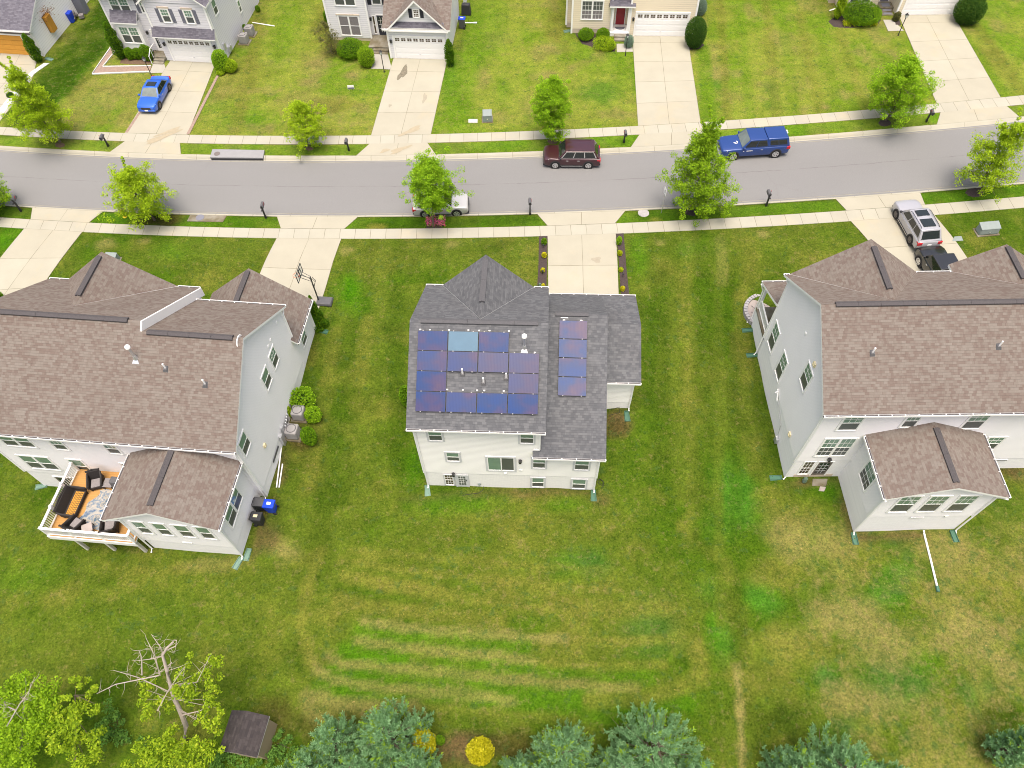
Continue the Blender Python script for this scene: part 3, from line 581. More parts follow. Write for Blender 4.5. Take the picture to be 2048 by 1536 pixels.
# mulch beds
def bed(name, pts, mat, dz=.03):
    W = [PG(*p) for p in pts]; PAVED.append([(w.x, w.y) for w in W]); c = sum(W, Vector())/len(W); mb = MB(); ci = mb._av((c.x, c.y, gnd(c.x, c.y)+dz+.05)); r = []
    n = len(W); rim = []
    for i in range(n):
        a, b = W[i], W[(i+1) % n]
        for t in (0, .25, .5, .75):
            q = a.lerp(b, t) + Vector((random.uniform(-.04, .04), random.uniform(-.04, .04), 0)); rim.append((q.x, q.y))
    mid = [((x+c.x)/2, (y+c.y)/2) for x, y in rim]
    o_ = [mb._av((x, y, gnd(x, y)-.02)) for x, y in rim]; i_ = [mb._av((x, y, gnd(x, y)+dz+.04)) for x, y in mid]; m = len(rim)
    for i in range(m):
        j = (i+1) % m
        for f in ([o_[i], o_[j], i_[j], i_[i]], [i_[i], i_[j], ci]): mb.f.append(f); mb.m.append(0); mb.uv.append(None)
    o = mb.build(name, mat, smooth=True, angle=180)
    if o.data.polygons[0].normal.z < 0: o.data.flip_normals()
    return tag(o, kind='structure')
for L, R in (([(1078,473),(1077,530),(1073,600)], [(1095,473),(1094,530),(1092,600)]), ([(1232,468),(1238,530),(1243,600)], [(1247,467),(1252,530),(1260,600)])):
    ladder('mulch_bed', pxy(*L), pxy(*R), M['mulch'], dz=.035, n=20)
bed('mulch_bed', [(850,435),(890,434),(888,457),(851,458)], M['mulch'])
bed('mulch_bed', [(1144,64),(1160,88),(1200,100),(1235,106),(1234,84),(1215,66)], M['mulch'])
bed('mulch_bed', [(1372,90),(1378,101),(1398,99),(1412,90),(1400,80),(1376,78)], M['mulch'])
bed('mulch_bed', [(1650,42),(1662,55),(1690,58),(1760,52),(1768,40),(1760,30),(1680,25)], M['mulch'])
bed('mulch_bed', [(1787,40),(1790,52),(1803,52),(1800,38)], M['mulch'])
bed('mulch_bed', [(1910,40),(1918,50),(1945,52),(1956,42),(1940,34)], M['mulch'])
bed('mulch_bed', [(240,115),(235,127),(270,130),(305,130),(306,118)], M['soil'])
for c in ((1770,246,15,8), (1385,424,17,9), (1950,385,22,11), (1105,283,12,6), (618,297,10,5), (120,290,12,6)):
    bed('mulch_ring', [(c[0]+c[2]*math.cos(k*math.pi/4), c[1]+c[3]*math.sin(k*math.pi/4)) for k in range(8)], M['soil' if c[0] in (618, 1105, 120) else 'mulch'])

# oil stains and run-off marks on the driveways: thin sheets with an outline of their own
def stain(px, py, rx, ry, mat, ang=0., dz=.045):
    c = PG(px, py); e = P(px+rx, py, c.z); f = P(px, py-ry, c.z); ra, rb = abs(e[0]-c.x), abs(f[1]-c.y); rg = random.Random(int(px)); pts = []
    for k in range(26):
        t = 2*math.pi*k/26; w = 1+.25*math.sin(3*t+px)+rg.uniform(-.12, .12); x, y = ra*w*math.cos(t), rb*w*math.sin(t); pts.append((c.x+x*math.cos(ang)-y*math.sin(ang), c.y+x*math.sin(ang)+y*math.cos(ang)))
    b = MB(); b.poly([(x, y, gnd(x, y)+dz) for x, y in pts]); return tag(b.build('oil_stain', mat), kind='structure')
M['stain'] = plain('oil_stain', (.155, .14, .105), .9, .2, var=.5, scale=5); M['stain_faint'] = plain('run_off_stain', (.30, .262, .185), .9, .2, var=.15, scale=3); M['stain_light'] = plain('light_stain', (.27, .245, .19), .9, .2, var=.2, scale=4)
stain(806, 146, 7, 14, M['stain'], -.3); stain(849.5, 197, 4, 9, M['stain_light'], -.1); stain(780, 212, 3, 3, M['stain_light']); stain(1193, 520, 9, 5, M['stain_light']); stain(322, 276, 34, 4, M['stain_faint'], .55, .05); stain(338, 264, 26, 3, M['stain_faint'], .5, .05); stain(822, 262, 24, 4, M['stain_faint'], .6, .05); stain(800, 300, 22, 4, M['stain_faint'], .5, .05); stain(770, 302, 10, 3, M['stain_faint'], .5, .05)
# ------------------------------------------------------------------ house kit
import bmesh
def fixn(o):
    bm = bmesh.new(); bm.from_mesh(o.data); bmesh.ops.recalc_face_normals(bm, faces=bm.faces); bm.to_mesh(o.data); bm.free(); return o
class House:
    def __init__(s, name, fr, label, cat='house'):
        s.fr = fr; s.root = empty(name, (fr.o[0], fr.o[1], fr.zb), fr.yaw, label, cat); s.wn = 0
    def mb(s): return MB((0, 0, -s.fr.zb))
    def wm(s, side, c):
        if side == 'y': return Matrix(((1,0,0,0),(0,-1,0,c),(0,0,1,0),(0,0,0,1)))      # facing -y, u = x
        if side == 'x': return Matrix(((0,1,0,c),(1,0,0,0),(0,0,1,0),(0,0,0,1)))       # facing +x, u = y
        return Matrix(((0,-1,0,c),(1,0,0,0),(0,0,1,0),(0,0,0,1)))                      # 'X': facing -x, u = y
    def walls(s, polys, mat, name='wall'):
        b = s.mb()
        for p in polys: b.poly(p)
        return b.build(name, mat, s.root)
    def block(s, b, x0, x1, y0, y1, z0, z1, sides='byfx'):
        if 'b' in sides: b.poly([(x0,y0,z0),(x1,y0,z0),(x1,y0,z1),(x0,y0,z1)])
        if 'f' in sides: b.poly([(x1,y1,z0),(x0,y1,z0),(x0,y1,z1),(x1,y1,z1)])
        if 'l' in sides: b.poly([(x0,y1,z0),(x0,y0,z0),(x0,y0,z1),(x0,y1,z1)])
        if 'r' in sides: b.poly([(x1,y0,z0),(x1,y1,z0),(x1,y1,z1),(x1,y0,z1)])
        return b
    def roof(s, planes, mat, th=.17, name='roof'):
        b = s.mb()
        for pl in planes:
            V = [Vector(p) for p in pl]; n = (V[1]-V[0]).cross(V[2]-V[0]).normalized()
            if n.z < 0: V.reverse(); n = -n
            e = Vector((0, 0, 1)).cross(n); e = e.normalized() if e.length > 1e-4 else Vector((1, 0, 0)); up = n.cross(e)
            b.poly(V, 0, [(v.dot(e), v.dot(up)) for v in V])
            lo = [v-Vector((0, 0, th)) for v in V]; b.poly(lo[::-1], 1)
            for i in range(len(V)):
                j = (i+1) % len(V); b.poly([lo[i], lo[j], V[j], V[i]], 1)
        return b.build(name, [mat, M['white']], s.root)
    def bar(s, b, a, c, o, w, z, m=0):
        "box running a->c, from w[0] to w[1] along o and z[0]..z[1] relative"
        a, c, o = Vector(a), Vector(c), Vector(o).normalized(); up = Vector((0, 0, 1))
        q = lambda p: [p+o*w[0]+up*z[0], p+o*w[1]+up*z[0], p+o*w[1]+up*z[1], p+o*w[0]+up*z[1]]
        return b.hexa(q(a), q(c), m)
    def gutter(s, a, c, o):
        b = s.mb(); a, c = Vector(a), Vector(c); d = (c-a); L = d.length
        s.bar(b, a, c, o, (.0, .10), (-.13, -.06), 1); s.bar(b, a, c, o, (.102, .125), (-.14, -.005), 0); n = max(2, int(L/.75))
        for i in range(n+1):
            p = a+d*(i/n)*.994+d*.003; s.bar(b, p-d.normalized()*.02, p+d.normalized()*.02, o, (0, .101), (-.059, -.02), 0)
        return fixn(b.build('gutter', [M['white'], M['vent_dark']], s.root))
    def downspout(s, pts, r=.055, name='downspout'):
        b = s.mb(); b.tube(pts, r, 4); return b.build(name, M['white'], s.root)
    def corner(s, x, y, z0, z1, w=.11):
        b = s.mb(); b.box((x-w/2, y-w/2, z0), (x+w/2, y+w/2, z1)); return b.build('corner_board', M['white'], s.root)
    def ridge(s, a, c, mat='vent_dark', w=.17):
        b = s.mb(); d = (Vector(c)-Vector(a)).normalized(); o = d.cross(Vector((0, 0, 1)))
        L = (Vector(c)-Vector(a)).length; n = max(1, int(L/1.22))
        for i in range(n):
            p = Vector(a)+d*(L*i/n+.006); q = Vector(a)+d*(L*(i+1)/n-.006)
            P_ = lambda t: [t-o*w-Vector((0,0,.07)), t+o*w-Vector((0,0,.07)), t+o*w+Vector((0,0,.01)), t+Vector((0,0,.085)), t-o*w+Vector((0,0,.01))]
            b.hexa(P_(p), P_(q))
        return fixn(b.build('ridge_vent', M[mat], s.root))
    def window(s, side, c, u0, u1, z0, z1, units=1, grid=False, trim='white', tw=.10, low='pane_low', name='window', sill=True, glow='pane_top', casing=.05):  # upper and lower panes each take their own material
        b = s.mb(); b.M = s.wm(side, c); g = s.mb(); g.M = b.M; t = tw
        b.box((u0, 0, z0), (u0+t, casing, z1), 1); b.box((u1-t, 0, z0), (u1, casing, z1), 1); b.box((u0+t, 0, z1-t), (u1-t, casing, z1), 1); b.box((u0+t, 0, z0), (u1-t, casing+.012, z0+t*.8), 1)
        a0, a1, b0, b1 = u0+t, u1-t, z0+t*.8, z1-t; mw = .09; w = (a1-a0-mw*(units-1))/units
        for k in range(units):
            x0 = a0+k*(w+mw); x1 = x0+w; f = .035; zm = (b0+b1)/2
            if k: b.box((x0-mw, 0, b0), (x0, casing-.003, b1), 0)
            for q in ((x0, x0+f, b0, b1), (x1-f, x1, b0, b1), (x0+f, x1-f, b0, b0+f), (x0+f, x1-f, b1-f, b1)): b.box((q[0], 0, q[2]), (q[1], .036, q[3]), 0)
            b.box((x0+f, 0, zm-.028), (x1-f, .04, zm+.028), 0)
            g.box((x0+f, .0, zm+.028), (x1-f, .022, b1-f), 0); g.box((x0+f, 0, b0+f), (x1-f, .014, zm-.028), 1)
            if grid:
                for i in (1, 2): xx = x0+f+(w-2*f)*i/3; b.box((xx-.011, .0, zm+.03), (xx+.011, .03, b1-f), 0)
                zz_ = (zm+b1)/2; b.box((x0+f, .0, zz_-.011), (x1-f, .029, zz_+.011), 0)
                if grid == 2:
                    for i in (1, 2): xx = x0+f+(w-2*f)*i/3; b.box((xx-.011, .0, b0+f), (xx+.011, .022, zm-.03), 0)
                    zz_ = (zm+b0)/2; b.box((x0+f, .0, zz_-.011), (x1-f, .021, zz_+.011), 0)
        o = fixn(b.build(name, [M['white'], M[trim]], s.root)); fixn(g.build('pane', [M[glow], M[low]], o)); return o
    def gdoor(s, c, u0, u1, z1, mat='white_door', lights=True, z0=0.02):
        b = s.mb(); b.M = s.wm('y', c); n = 4; h = (z1-z0)/n
        for k in range(n):
            b.box((u0, 0, z0+k*h+.006), (u1, .03, z0+(k+1)*h-.006), 0)
            for j in range(8):
                w = (u1-u0)/8
                if not (lights and k == n-1): b.box((u0+j*w+.06, 0.02, z0+k*h+.09), (u0+(j+1)*w-.06, .041, z0+(k+1)*h-.09), 0)
        o = fixn(b.build('garage_door', M[mat], s.root, bevel=.004))
        if lights:
            g = s.mb(); g.M = b.M; w = (u1-u0)/8; f = s.mb(); f.M = b.M
            for j in range(8):
                a, e = u0+j*w+.09, u0+(j+1)*w-.09; q0, q1 = z0+3*h+.14, z1-.12; mx, mz = (a+e)/2, (q0+q1)/2
                g = s.mb(); g.M = b.M
                for x0, x1 in ((a, mx-.015), (mx+.015, e)):
                    for y0, y1 in ((q0, mz-.012), (mz+.012, q1)): g.box((x0, .02, y0), (x1, .034, y1), 0)
                fixn(g.build('door_light', M['pane_brown'], o))
            k = s.mb(); k.M = b.M; k.box(((u0+u1)/2-.09, .03, z0+h*.85), ((u0+u1)/2+.09, .07, z0+h*.85+.035)); fixn(k.build('handle', M['trim_grey'], o))
        t = s.mb(); t.M = b.M; t.box((u0-.16, 0, 0), (u0-.01, .06, z1+.16)); t.box((u1+.01, 0, 0), (u1+.16, .06, z1+.16)); t.box((u0-.01, 0, z1+.01), (u1+.01, .06, z1+.16))
        fixn(t.build('door_casing', M['white'], s.root)); return o
    def door(s, side, c, u0, u1, z0, z1, mat, glassy=None, name='door', trim='white', grid=True):
        b = s.mb(); b.M = s.wm(side, c); t = .09
        b.box((u0, 0, z0), (u0+t, .05, z1), 1); b.box((u1-t, 0, z0), (u1, .05, z1), 1); b.box((u0+t, 0, z1-t), (u1-t, .05, z1), 1); b.box((u0+t, 0, z0), (u1-t, .03, z1-t), 0)
        o = fixn(b.build(name, [M[mat], M[trim]], s.root, bevel=.004))
        if glassy:
            g = s.mb(); g.M = b.M; f = s.mb(); f.M = b.M; a, e, q0, q1 = u0+t+.12, u1-t-.12, z0+.3, z1-t-.15
            if a < e: 
                g.box((a, .02, q0), (e, .036, q1)); fixn(g.build('pane', M[glassy], o))
                if grid:
                    for i in (1, 2): xx = a+(e-a)*i/3; f.box((xx-.012, .03, q0), (xx+.012, .045, q1))
                    for i in (1, 2, 3): zz_ = q0+(q1-q0)*i/4; f.box((a, .03, zz_-.012), (e, .044, zz_+.012))
                    fixn(f.build('muntin', M['trim_grey'] if mat == 'bronze' else M['white'], o))
        k = s.mb(); k.M = b.M; k.box((u1-t-.1, .03, z0+.95), (u1-t-.05, .085, z0+1.08)); fixn(k.build('handle', M['black'], o)); return o
    def shutter(s, c, u0, u1, z0, z1, mat):
        b = s.mb(); b.M = s.wm('y', c); b.box((u0, 0, z0), (u1, .03, z1)); n = int((z1-z0)/.1)
        for k in range(n): b.box((u0+.05, .03, z0+.06+k*(z1-z0-.1)/n), (u1-.05, .045, z0+.06+k*(z1-z0-.1)/n+.055))
        return fixn(b.build('shutter', M[mat], s.root))
    def lantern(s, c, u, z, side='y'):
        b = s.mb(); b.M = s.wm(side, c); b.box((u-.06, 0, z-.08), (u+.06, .03, z+.1)); b.box((u-.075, .05, z-.12), (u+.075, .2, z+.12)); b.box((u-.1, .03, z+.12), (u+.1, .23, z+.16)); b.box((u-.02, .02, z+.14), (u+.02, .12, z+.19))
        return fixn(b.build('wall_lantern', M['black'], s.root))
    def pipe_vent(s, p, h=.45, r=.05):
        b = s.mb(); b.tube([(p[0], p[1], p[2]-.1), (p[0], p[1], p[2]+h)], r, 10); o = b.build('vent_pipe', M['pvc'], s.root, smooth=True)
        f = s.mb(); f.hexa([(p[0]-.17, p[1]-.2, p[2]-.16), (p[0]+.17, p[1]-.2, p[2]-.16), (p[0]+.17, p[1]+.15, p[2]+.05), (p[0]-.17, p[1]+.15, p[2]+.05)], [(p[0]-.09, p[1]-.1, p[2]+.05), (p[0]+.09, p[1]-.1, p[2]+.05), (p[0]+.09, p[1]+.1, p[2]+.13), (p[0]-.09, p[1]+.1, p[2]+.13)])
        f.build('flashing', M['charcoal'], o); return o
    def flue(s, p):
        b = s.mb(); b.lathe([(.075, -.1), (.075, 1.05)], p, 12); o = b.build('flue_pipe', M['galv'], s.root, smooth=True)
        c = s.mb(); c.lathe([(.05, 1.0), (.15, 1.02), (.15, 1.14), (.10, 1.2), (0, 1.23)], p, 14); c.build('flue_cap', M['white'], o, smooth=True)
        f = s.mb(); f.hexa([(p[0]-.2, p[1]-.26, p[2]-.22), (p[0]+.2, p[1]-.26, p[2]-.22), (p[0]+.14, p[1]-.1, p[2]-.08), (p[0]-.14, p[1]-.1, p[2]-.08)], [(p[0]-.2, p[1]-.26, p[2]-.15), (p[0]+.2, p[1]-.26, p[2]-.15), (p[0]+.14, p[1]-.1, p[2]-.02), (p[0]-.14, p[1]-.1, p[2]-.02)]); f.lathe([(.14, .0), (.085, .25)], p, 12); f.build('flashing', M['galv'], o); return o
    def disc(s, side, c, u, z, r, mat='white', name='round_vent', th=.05, sq=False):
        b = s.mb(); Mx = s.wm(side, c)
        if sq: b.M = Mx; b.box((u-r, 0, z-r), (u+r, th, z+r)); b.box((u-r*.7, th, z-r*.8), (u+r*.7, th+.03, z-r*.1))
        else:
            b.tube([Mx @ Vector((u, 0, z)), Mx @ Vector((u, th, z))], r, 16)
        return fixn(b.build(name, M[mat], s.root))
def gable(b, x, y0, y1, ze, yr, zr, zb, flip=False):
    p = [(x, y0, zb), (x, y1, zb), (x, y1, ze), (x, yr, zr), (x, y0, ze)]; b.poly(p[::-1] if flip else p)
# ------------------------------------------------------------------ middle house with the solar roof
hc = House('detached_house', FC, 'white two storey house with grey shingle roof carrying solar panels', 'house')
b = hc.mb(); Zb = -.27
hc.block(b, 0, 7.3, 0, 9.95, Zb, 5.85, 'bf'); b.poly([(7.3,0,3.2),(7.3,9.95,3.2),(7.3,9.95,5.85),(7.3,4.98,8.85),(7.3,0,5.85)]); gable(b, 0, 0, 9.95, 5.85, 4.98, 8.85, Zb, True)
b.poly([(7.302,0,Zb),(10.95,0,Zb),(10.95,0,2.95),(7.302,0,2.95)]); gable(b, 10.95, 0, 12.05, 2.85, 7.7, 6.35, Zb); b.poly([(10.95,12.05,Zb),(7.3,12.05,Zb),(7.3,12.05,2.75),(10.95,12.05,2.75)])
b.poly([(10.955,5.65,Zb),(13.3,5.65,Zb),(13.3,5.65,2.75),(10.955,5.65,2.75)]); gable(b, 13.3, 5.65, 12.1, 2.75, 8.85, 4.0, Zb); b.poly([(13.3,12.1,Zb),(10.95,12.1,Zb),(10.95,12.1,2.7),(13.3,12.1,2.7)])
b.poly([(6.4,9.97,5.8),(1.1,9.97,5.8),(3.73,9.97,8.5)])
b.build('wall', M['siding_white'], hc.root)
b = hc.mb(); hc.block(b, .03, 10.92, .03, 9.9, -3.4, Zb, 'bflr'); hc.block(b, 10.92, 13.27, 5.68, 12.0, -2.6, Zb, 'bfr'); hc.block(b, 7.3, 10.93, 9.9, 12.0, -2.6, Zb, 'flr'); b.build('foundation', M['found_white'], hc.root)
sl = 3.1/5.33
hc.roof([[(-.28,-.35,5.9),(7.63,-.35,5.9),(7.63,4.98,9.0),(-.28,4.98,9.0)], [(-.28,10.31,5.9),(7.63,10.31,5.9),(7.63,4.98,9.0),(-.28,4.98,9.0)],
    [(.79,10.33,5.92),(3.73,10.33,8.82),(3.73,5.33,8.82)], [(6.68,10.33,5.92),(3.73,10.33,8.82),(3.73,5.33,8.82)]], M['roof_grey'])
hc.roof([[(7.305,-.35,2.9),(11.27,-.35,2.9),(11.27,7.7,6.52),(7.305,7.7,6.52)], [(7.305,12.37,2.84),(11.27,12.37,2.84),(11.27,7.7,6.52),(7.305,7.7,6.52)], [(6.9,-.35,2.9),(7.305,-.35,2.9),(7.305,-.012,3.05),(6.9,-.012,3.05)]], M['roof_grey'])
hc.roof([[(11.27,5.28,2.74),(13.66,5.28,2.74),(13.66,8.84,4.16),(11.27,8.84,4.16)], [(11.27,12.44,2.74),(13.66,12.44,2.74),(13.66,8.84,4.16),(11.27,8.84,4.16)]], M['roof_grey'])
hc.gutter((-.28,-.35,5.9),(7.63,-.35,5.9),(0,-1,0)); hc.gutter((6.9,-.35,2.9),(11.27,-.35,2.9),(0,-1,0)); hc.gutter((11.27,5.28,2.74),(13.66,5.28,2.74),(0,-1,0)); hc.gutter((-.28,10.31,5.9),(.85,10.31,5.9),(0,1,0)); hc.gutter((6.7,10.31,5.9),(7.63,10.31,5.9),(0,1,0)); hc.gutter((7.7,12.37,2.84),(13.66,12.43,2.78),(0,1,0))
hc.ridge((.35,4.98,9.02),(7.05,4.98,9.02),'vent_grey'); hc.ridge((3.73,9.9,8.84),(3.73,6.6,8.84),'vent_grey'); hc.ridge((8.05,7.7,6.54),(10.1,7.7,6.54),'vent_grey')
for x, y, a, z in ((0,0,-.27,5.8),(7.3,0,3.25,5.8),(10.95,0,-.27,2.8),(13.3,5.65,-.27,2.65)): hc.corner(x, y, a, z)
b = hc.mb(); b.box((6.98,-.03,3.12),(7.33,.0,3.24)); b.build('wall_trim', M['white'], hc.root)
for u0, u1, z0, z1 in ((.70,1.72,3.9,5.36),(6.05,7.06,3.9,5.32),(1.53,2.53,1.36,2.63),(6.8,7.8,.77,2.34),(9.38,10.47,.7,2.24),(6.76,7.76,-1.92,-.44),(9.36,10.44,-1.97,-.49)):
    hc.window('y', 0, u0, u1, z0, z1, trim='trim_grey', tw=.11)
b = hc.mb(); b.M = hc.wm('y', 0)
for q in ((4.0,4.11,.27,2.22),(5.79,5.9,.27,2.22),(4.11,5.79,2.1,2.22),(4.11,5.79,.27,.37)): b.box((q[0],0,q[2]),(q[1],.05,q[3]),1)
for q in ((4.11,4.17,.37,2.1),(4.93,5.0,.37,2.1),(5.73,5.79,.37,2.1),(4.17,5.73,2.04,2.1),(4.17,5.73,.37,.43)): b.box((q[0],0,q[2]),(q[1],.04,q[3]),0)
sd = fixn(b.build('sliding_door', [M['white'], M['trim_grey']], hc.root)); b = hc.mb(); b.M = hc.wm('y', 0); b.box((4.17,0,.43),(4.93,.02,2.04),0); b.box((5.0,0,.43),(5.73,.016,2.04),1); fixn(b.build('pane', [M['pane_top'], M['pane_low']], sd))
hc.door('y', -.0, 1.93, 2.8, -2.16, -.42, 'trim_grey', 'pane_low', trim='trim_grey'); hc.window('y', 0, 1.17, 1.86, -1.98, -.42, grid=2, trim='trim_grey', tw=.07, low='pane_brown', glow='pane_brown')
hc.lantern(0, 6.15, 1.75); hc.lantern(0, 1.88, -.3); hc.disc('y', 0, 6.17, .45, .1); hc.disc('y', 0, 5.2, .05, .09, sq=True, name='outlet_cover'); hc.disc('y', 0, 3.45, -1.7, .1, 'box_pale', 'meter_box', sq=True)
hc.downspout([(11.1,-.4,2.8),(10.9,-.06,2.35),(10.9,-.07,-1.95),(10.92,-.2,-2.08)]); hc.downspout([(-.1,-.4,5.8),(.06,-.07,5.3),(.06,-.07,-2.0),(.06,-.25,-2.08)]); hc.downspout([(13.5,5.2,2.6),(13.28,5.58,2.3),(13.28,5.58,-.8),(13.3,5.4,-.95)])
for p in ((2.83,2.41,5.9+sl*2.76),(4.04,2.0,5.9+sl*2.35),(5.32,2.25,5.9+sl*2.6)): hc.pipe_vent(p)
hc.flue((6.3,3.75,5.9+sl*4.1))
def solar_panel(x, y, L, y0, z0, m, pale=False):
    "panel with its lower left corner at (x, y) on a slope of gradient m starting at (y0, z0)"
    cs = 1/math.hypot(1, m); ey = Vector((0, cs, m*cs)); ex = Vector((1, 0, 0)); n = ex.cross(ey); o = Vector((x, y, z0+m*(y-y0)))+n*.13; w = 1.715; h = L
    b = hc.mb(); q = lambda a, c, d: o+ex*a+ey*c+n*d
    b.hexa([q(.008,.008,0),q(w-.008,.008,0),q(w-.008,h-.008,0),q(.008,h-.008,0)], [q(.008,.008,.04),q(w-.008,.008,.04),q(w-.008,h-.008,.04),q(.008,h-.008,.04)])
    p = b.build('solar_panel', M['dark'], hc.root); g = hc.mb()
    g.poly([q(.022,.022,.043),q(w-.022,.022,.043),q(w-.022,h-.022,.043),q(.022,h-.022,.043)], 0, [(0,0),(1,0),(1,1),(0,1)]); g.build('solar_cells', M['solar_pale'] if pale else M['solar'], p)
    c = hc.mb()
    for u in (.3, w-.3):
        for d in (0, h): c.hexa([q(u-.03,d-.03,.0),q(u+.03,d-.03,.0),q(u+.03,d+.03,.0),q(u-.03,d+.03,.0)], [q(u-.03,d-.025,.052),q(u+.03,d-.025,.052),q(u+.03,d+.025,.052),q(u-.03,d+.025,.052)])
    c.build('panel_clamp', M['hvac'], p)
Lp = 1.145; hy = Lp/math.hypot(1, sl)
for r, cs_ in enumerate(((0,1,2,3),(0,3),(0,1,2,3),(0,1,2))):
    for k in cs_: solar_panel(.235+k*1.738, .5+r*(hy+.006), Lp, -.35, 5.9, sl, (r, k) == (3, 1))
for k in range(4): solar_panel(8.31, 3.04+k*(4.66/4/math.hypot(1,.45)+.004), 4.6/4, -.35, 2.9, .45)
for i, (x, y) in enumerate(((.35,4.5),(.9,4.5),(2.0,4.5),(3.1,4.52),(3.7,4.52),(4.3,4.52),(5.4,4.52),(6.9,3.5),(2.0,1.58),(2.9,1.58),(3.7,1.58),(4.1,1.58),(5.2,1.58))):
    z = 5.9+sl*(y+.35); b = hc.mb(); b.box((x-.05,y-.03,z),(x+.05,y+.03,z+.08)); b.build('roof_mount', M['white'], hc.root)
for q in ((8.53,7.25,6.3,8.67,7.33,6.42),(9.58,7.25,6.3,9.72,7.33,6.42),(8.4,7.45,6.38,8.85,7.5,6.43)): b = hc.mb(); b.box(q[:3],q[3:]); b.build('roof_mount', M['white'], hc.root)
# ------------------------------------------------------------------ left house
hl = House('detached_house', FL, 'grey sided house with brown shingle roof and rear sunroom beside a raised timber deck', 'house')
b = hl.mb(); Zb = .02; sL = .67
b.poly([(-15.7,0,Zb),(0,0,Zb),(0,0,5.8),(-15.7,0,5.8)]); gable(b, 0, 0, 9.9, 5.75, 4.95, 9.1, Zb); gable(b, -15.7, 0, 10.9, 5.75, 5.45, 9.4, Zb, True); b.poly([(0,9.9,-.5),(-5.7,9.9,-.5),(-5.7,9.9,5.7),(0,9.9,5.7)]); b.poly([(-5.7,10.9,-.8),(-15.7,10.9,-.8),(-15.7,10.9,5.7),(-5.7,10.9,5.7)]); b.poly([(-7.5,10.95,5.6),(-14.4,10.95,5.6),(-10.92,10.95,8.3)])
b.poly([(-5.7,9.9,-.5),(-5.7,10.9,-.5),(-5.7,10.9,5.7),(-5.7,9.9,5.7)]); b.poly([(.0,9.9,-.35),(.0,13.1,-.35),(.0,13.1,2.6),(.0,9.9,2.6)]); b.poly([(0,13.1,-.7),(-6.4,13.1,-.7),(-6.4,13.1,2.55),(-3.18,13.1,5.1),(0,13.1,2.55)]); b.poly([(-6.4,13.1,-.7),(-6.4,10.9,-.7),(-6.4,10.9,2.55),(-6.4,13.1,2.55)])
hl.block(b, -6.1, -.45, -3.93, 0, .3, 3.95, 'lr'); b.poly([(-6.1,-3.93,.3),(-.45,-3.93,.3),(-.45,-3.93,3.9),(-3.4,-3.93,5.4),(-6.1,-3.93,3.9)])
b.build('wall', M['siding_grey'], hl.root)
b = hl.mb(); hl.block(b, -15.67, -.03, .03, 13.05, -3.2, Zb, 'blr'); hl.block(b, -6.07, -.48, -3.9, .1, -2.2, .3, 'blr'); b.build('foundation', M['found_grey'], hl.root)
zr = 5.75+sL*5.3; zl = 5.75+sL*5.8
hl.roof([[(-5.7,-.35,5.75),(.3,-.35,5.75),(.3,4.95,zr),(-5.7,4.95,zr)], [(-5.7,10.23,5.76),(.3,10.23,5.76),(.3,4.95,zr),(-5.7,4.95,zr)], [(-16,-.35,5.75),(-5.7,-.35,5.75),(-5.7,5.45,zl),(-16,5.45,zl)], [(-16,11.25,5.75),(-5.7,11.25,5.75),(-5.7,5.45,zl),(-16,5.45,zl)],
    [(-14.65,11.28,5.77),(-10.92,11.28,8.67),(-10.92,6.9,8.67)], [(-7.19,11.28,5.77),(-10.92,11.28,8.67),(-10.92,6.9,8.67)]], M['roof_brown'])
b = hl.mb(); b.hexa([(-5.695,4.97,zr-.02),(-5.60,4.97,zr-.02),(-5.60,11.25,5.05),(-5.695,11.25,5.05)], [(-5.695,5.42,zl+.015),(-5.60,5.42,zl+.015),(-5.60,11.25,5.765),(-5.695,11.25,5.765)]); fixn(b.build('rake_board', M['white'], hl.root))
hl.roof([[(-6.75,13.45,2.58),(-3.18,13.45,5.45),(-3.18,9.92,5.45),(-6.75,9.92,2.58)], [(.4,13.45,2.58),(-3.18,13.45,5.45),(-3.18,9.92,5.45),(.4,9.92,2.58)], [(.012,9.62,2.892),(.4,9.62,2.58),(.4,9.92,2.58),(.012,9.92,2.892)]], M['roof_brown'])
hl.roof([[(-6.8,-4.3,3.95),(-3.45,-4.3,5.6),(-3.45,-.01,5.6),(-6.8,-.01,3.95)], [(-.1,-4.3,3.95),(-3.45,-4.3,5.6),(-3.45,-.01,5.6),(-.1,-.01,3.95)]], M['roof_brown'])
hl.gutter((-16,-.35,5.75),(.3,-.35,5.75),(0,-1,0)); hl.gutter((-.1,-4.28,3.95),(-.1,-.1,3.95),(1,0,0)); hl.gutter((-6.8,-4.28,3.95),(-6.8,-.1,3.95),(-1,0,0)); hl.gutter((.4,9.62,2.58),(.4,13.43,2.58),(1,0,0)); hl.gutter((-5.6,10.23,5.76),(.3,10.23,5.76),(0,1,0)); hl.gutter((-16,11.25,5.75),(-14.6,11.25,5.75),(0,1,0)); hl.gutter((-7.2,11.25,5.75),(-5.7,11.25,5.75),(0,1,0))
hl.ridge((-15.9,5.45,zl+.02),(-6.44,5.45,zl+.02)); hl.ridge((-5.27,4.95,zr+.02),(-.29,4.95,zr+.02)); hl.ridge((-10.92,10.9,8.69),(-10.92,7.7,8.69)); hl.ridge((-3.18,13.2,5.47),(-3.18,10.2,5.47)); hl.ridge((-3.45,-.5,5.62),(-3.45,-3.85,5.62))
for x, y, a, z in ((0,0,.02,5.6),(0,9.9,2.6,5.6),(0,13.1,-.5,2.5),(-.45,-3.93,.3,3.8),(-15.7,0,.02,5.6),(-6.1,-3.93,.3,3.8)): hl.corner(x, y, a, z)
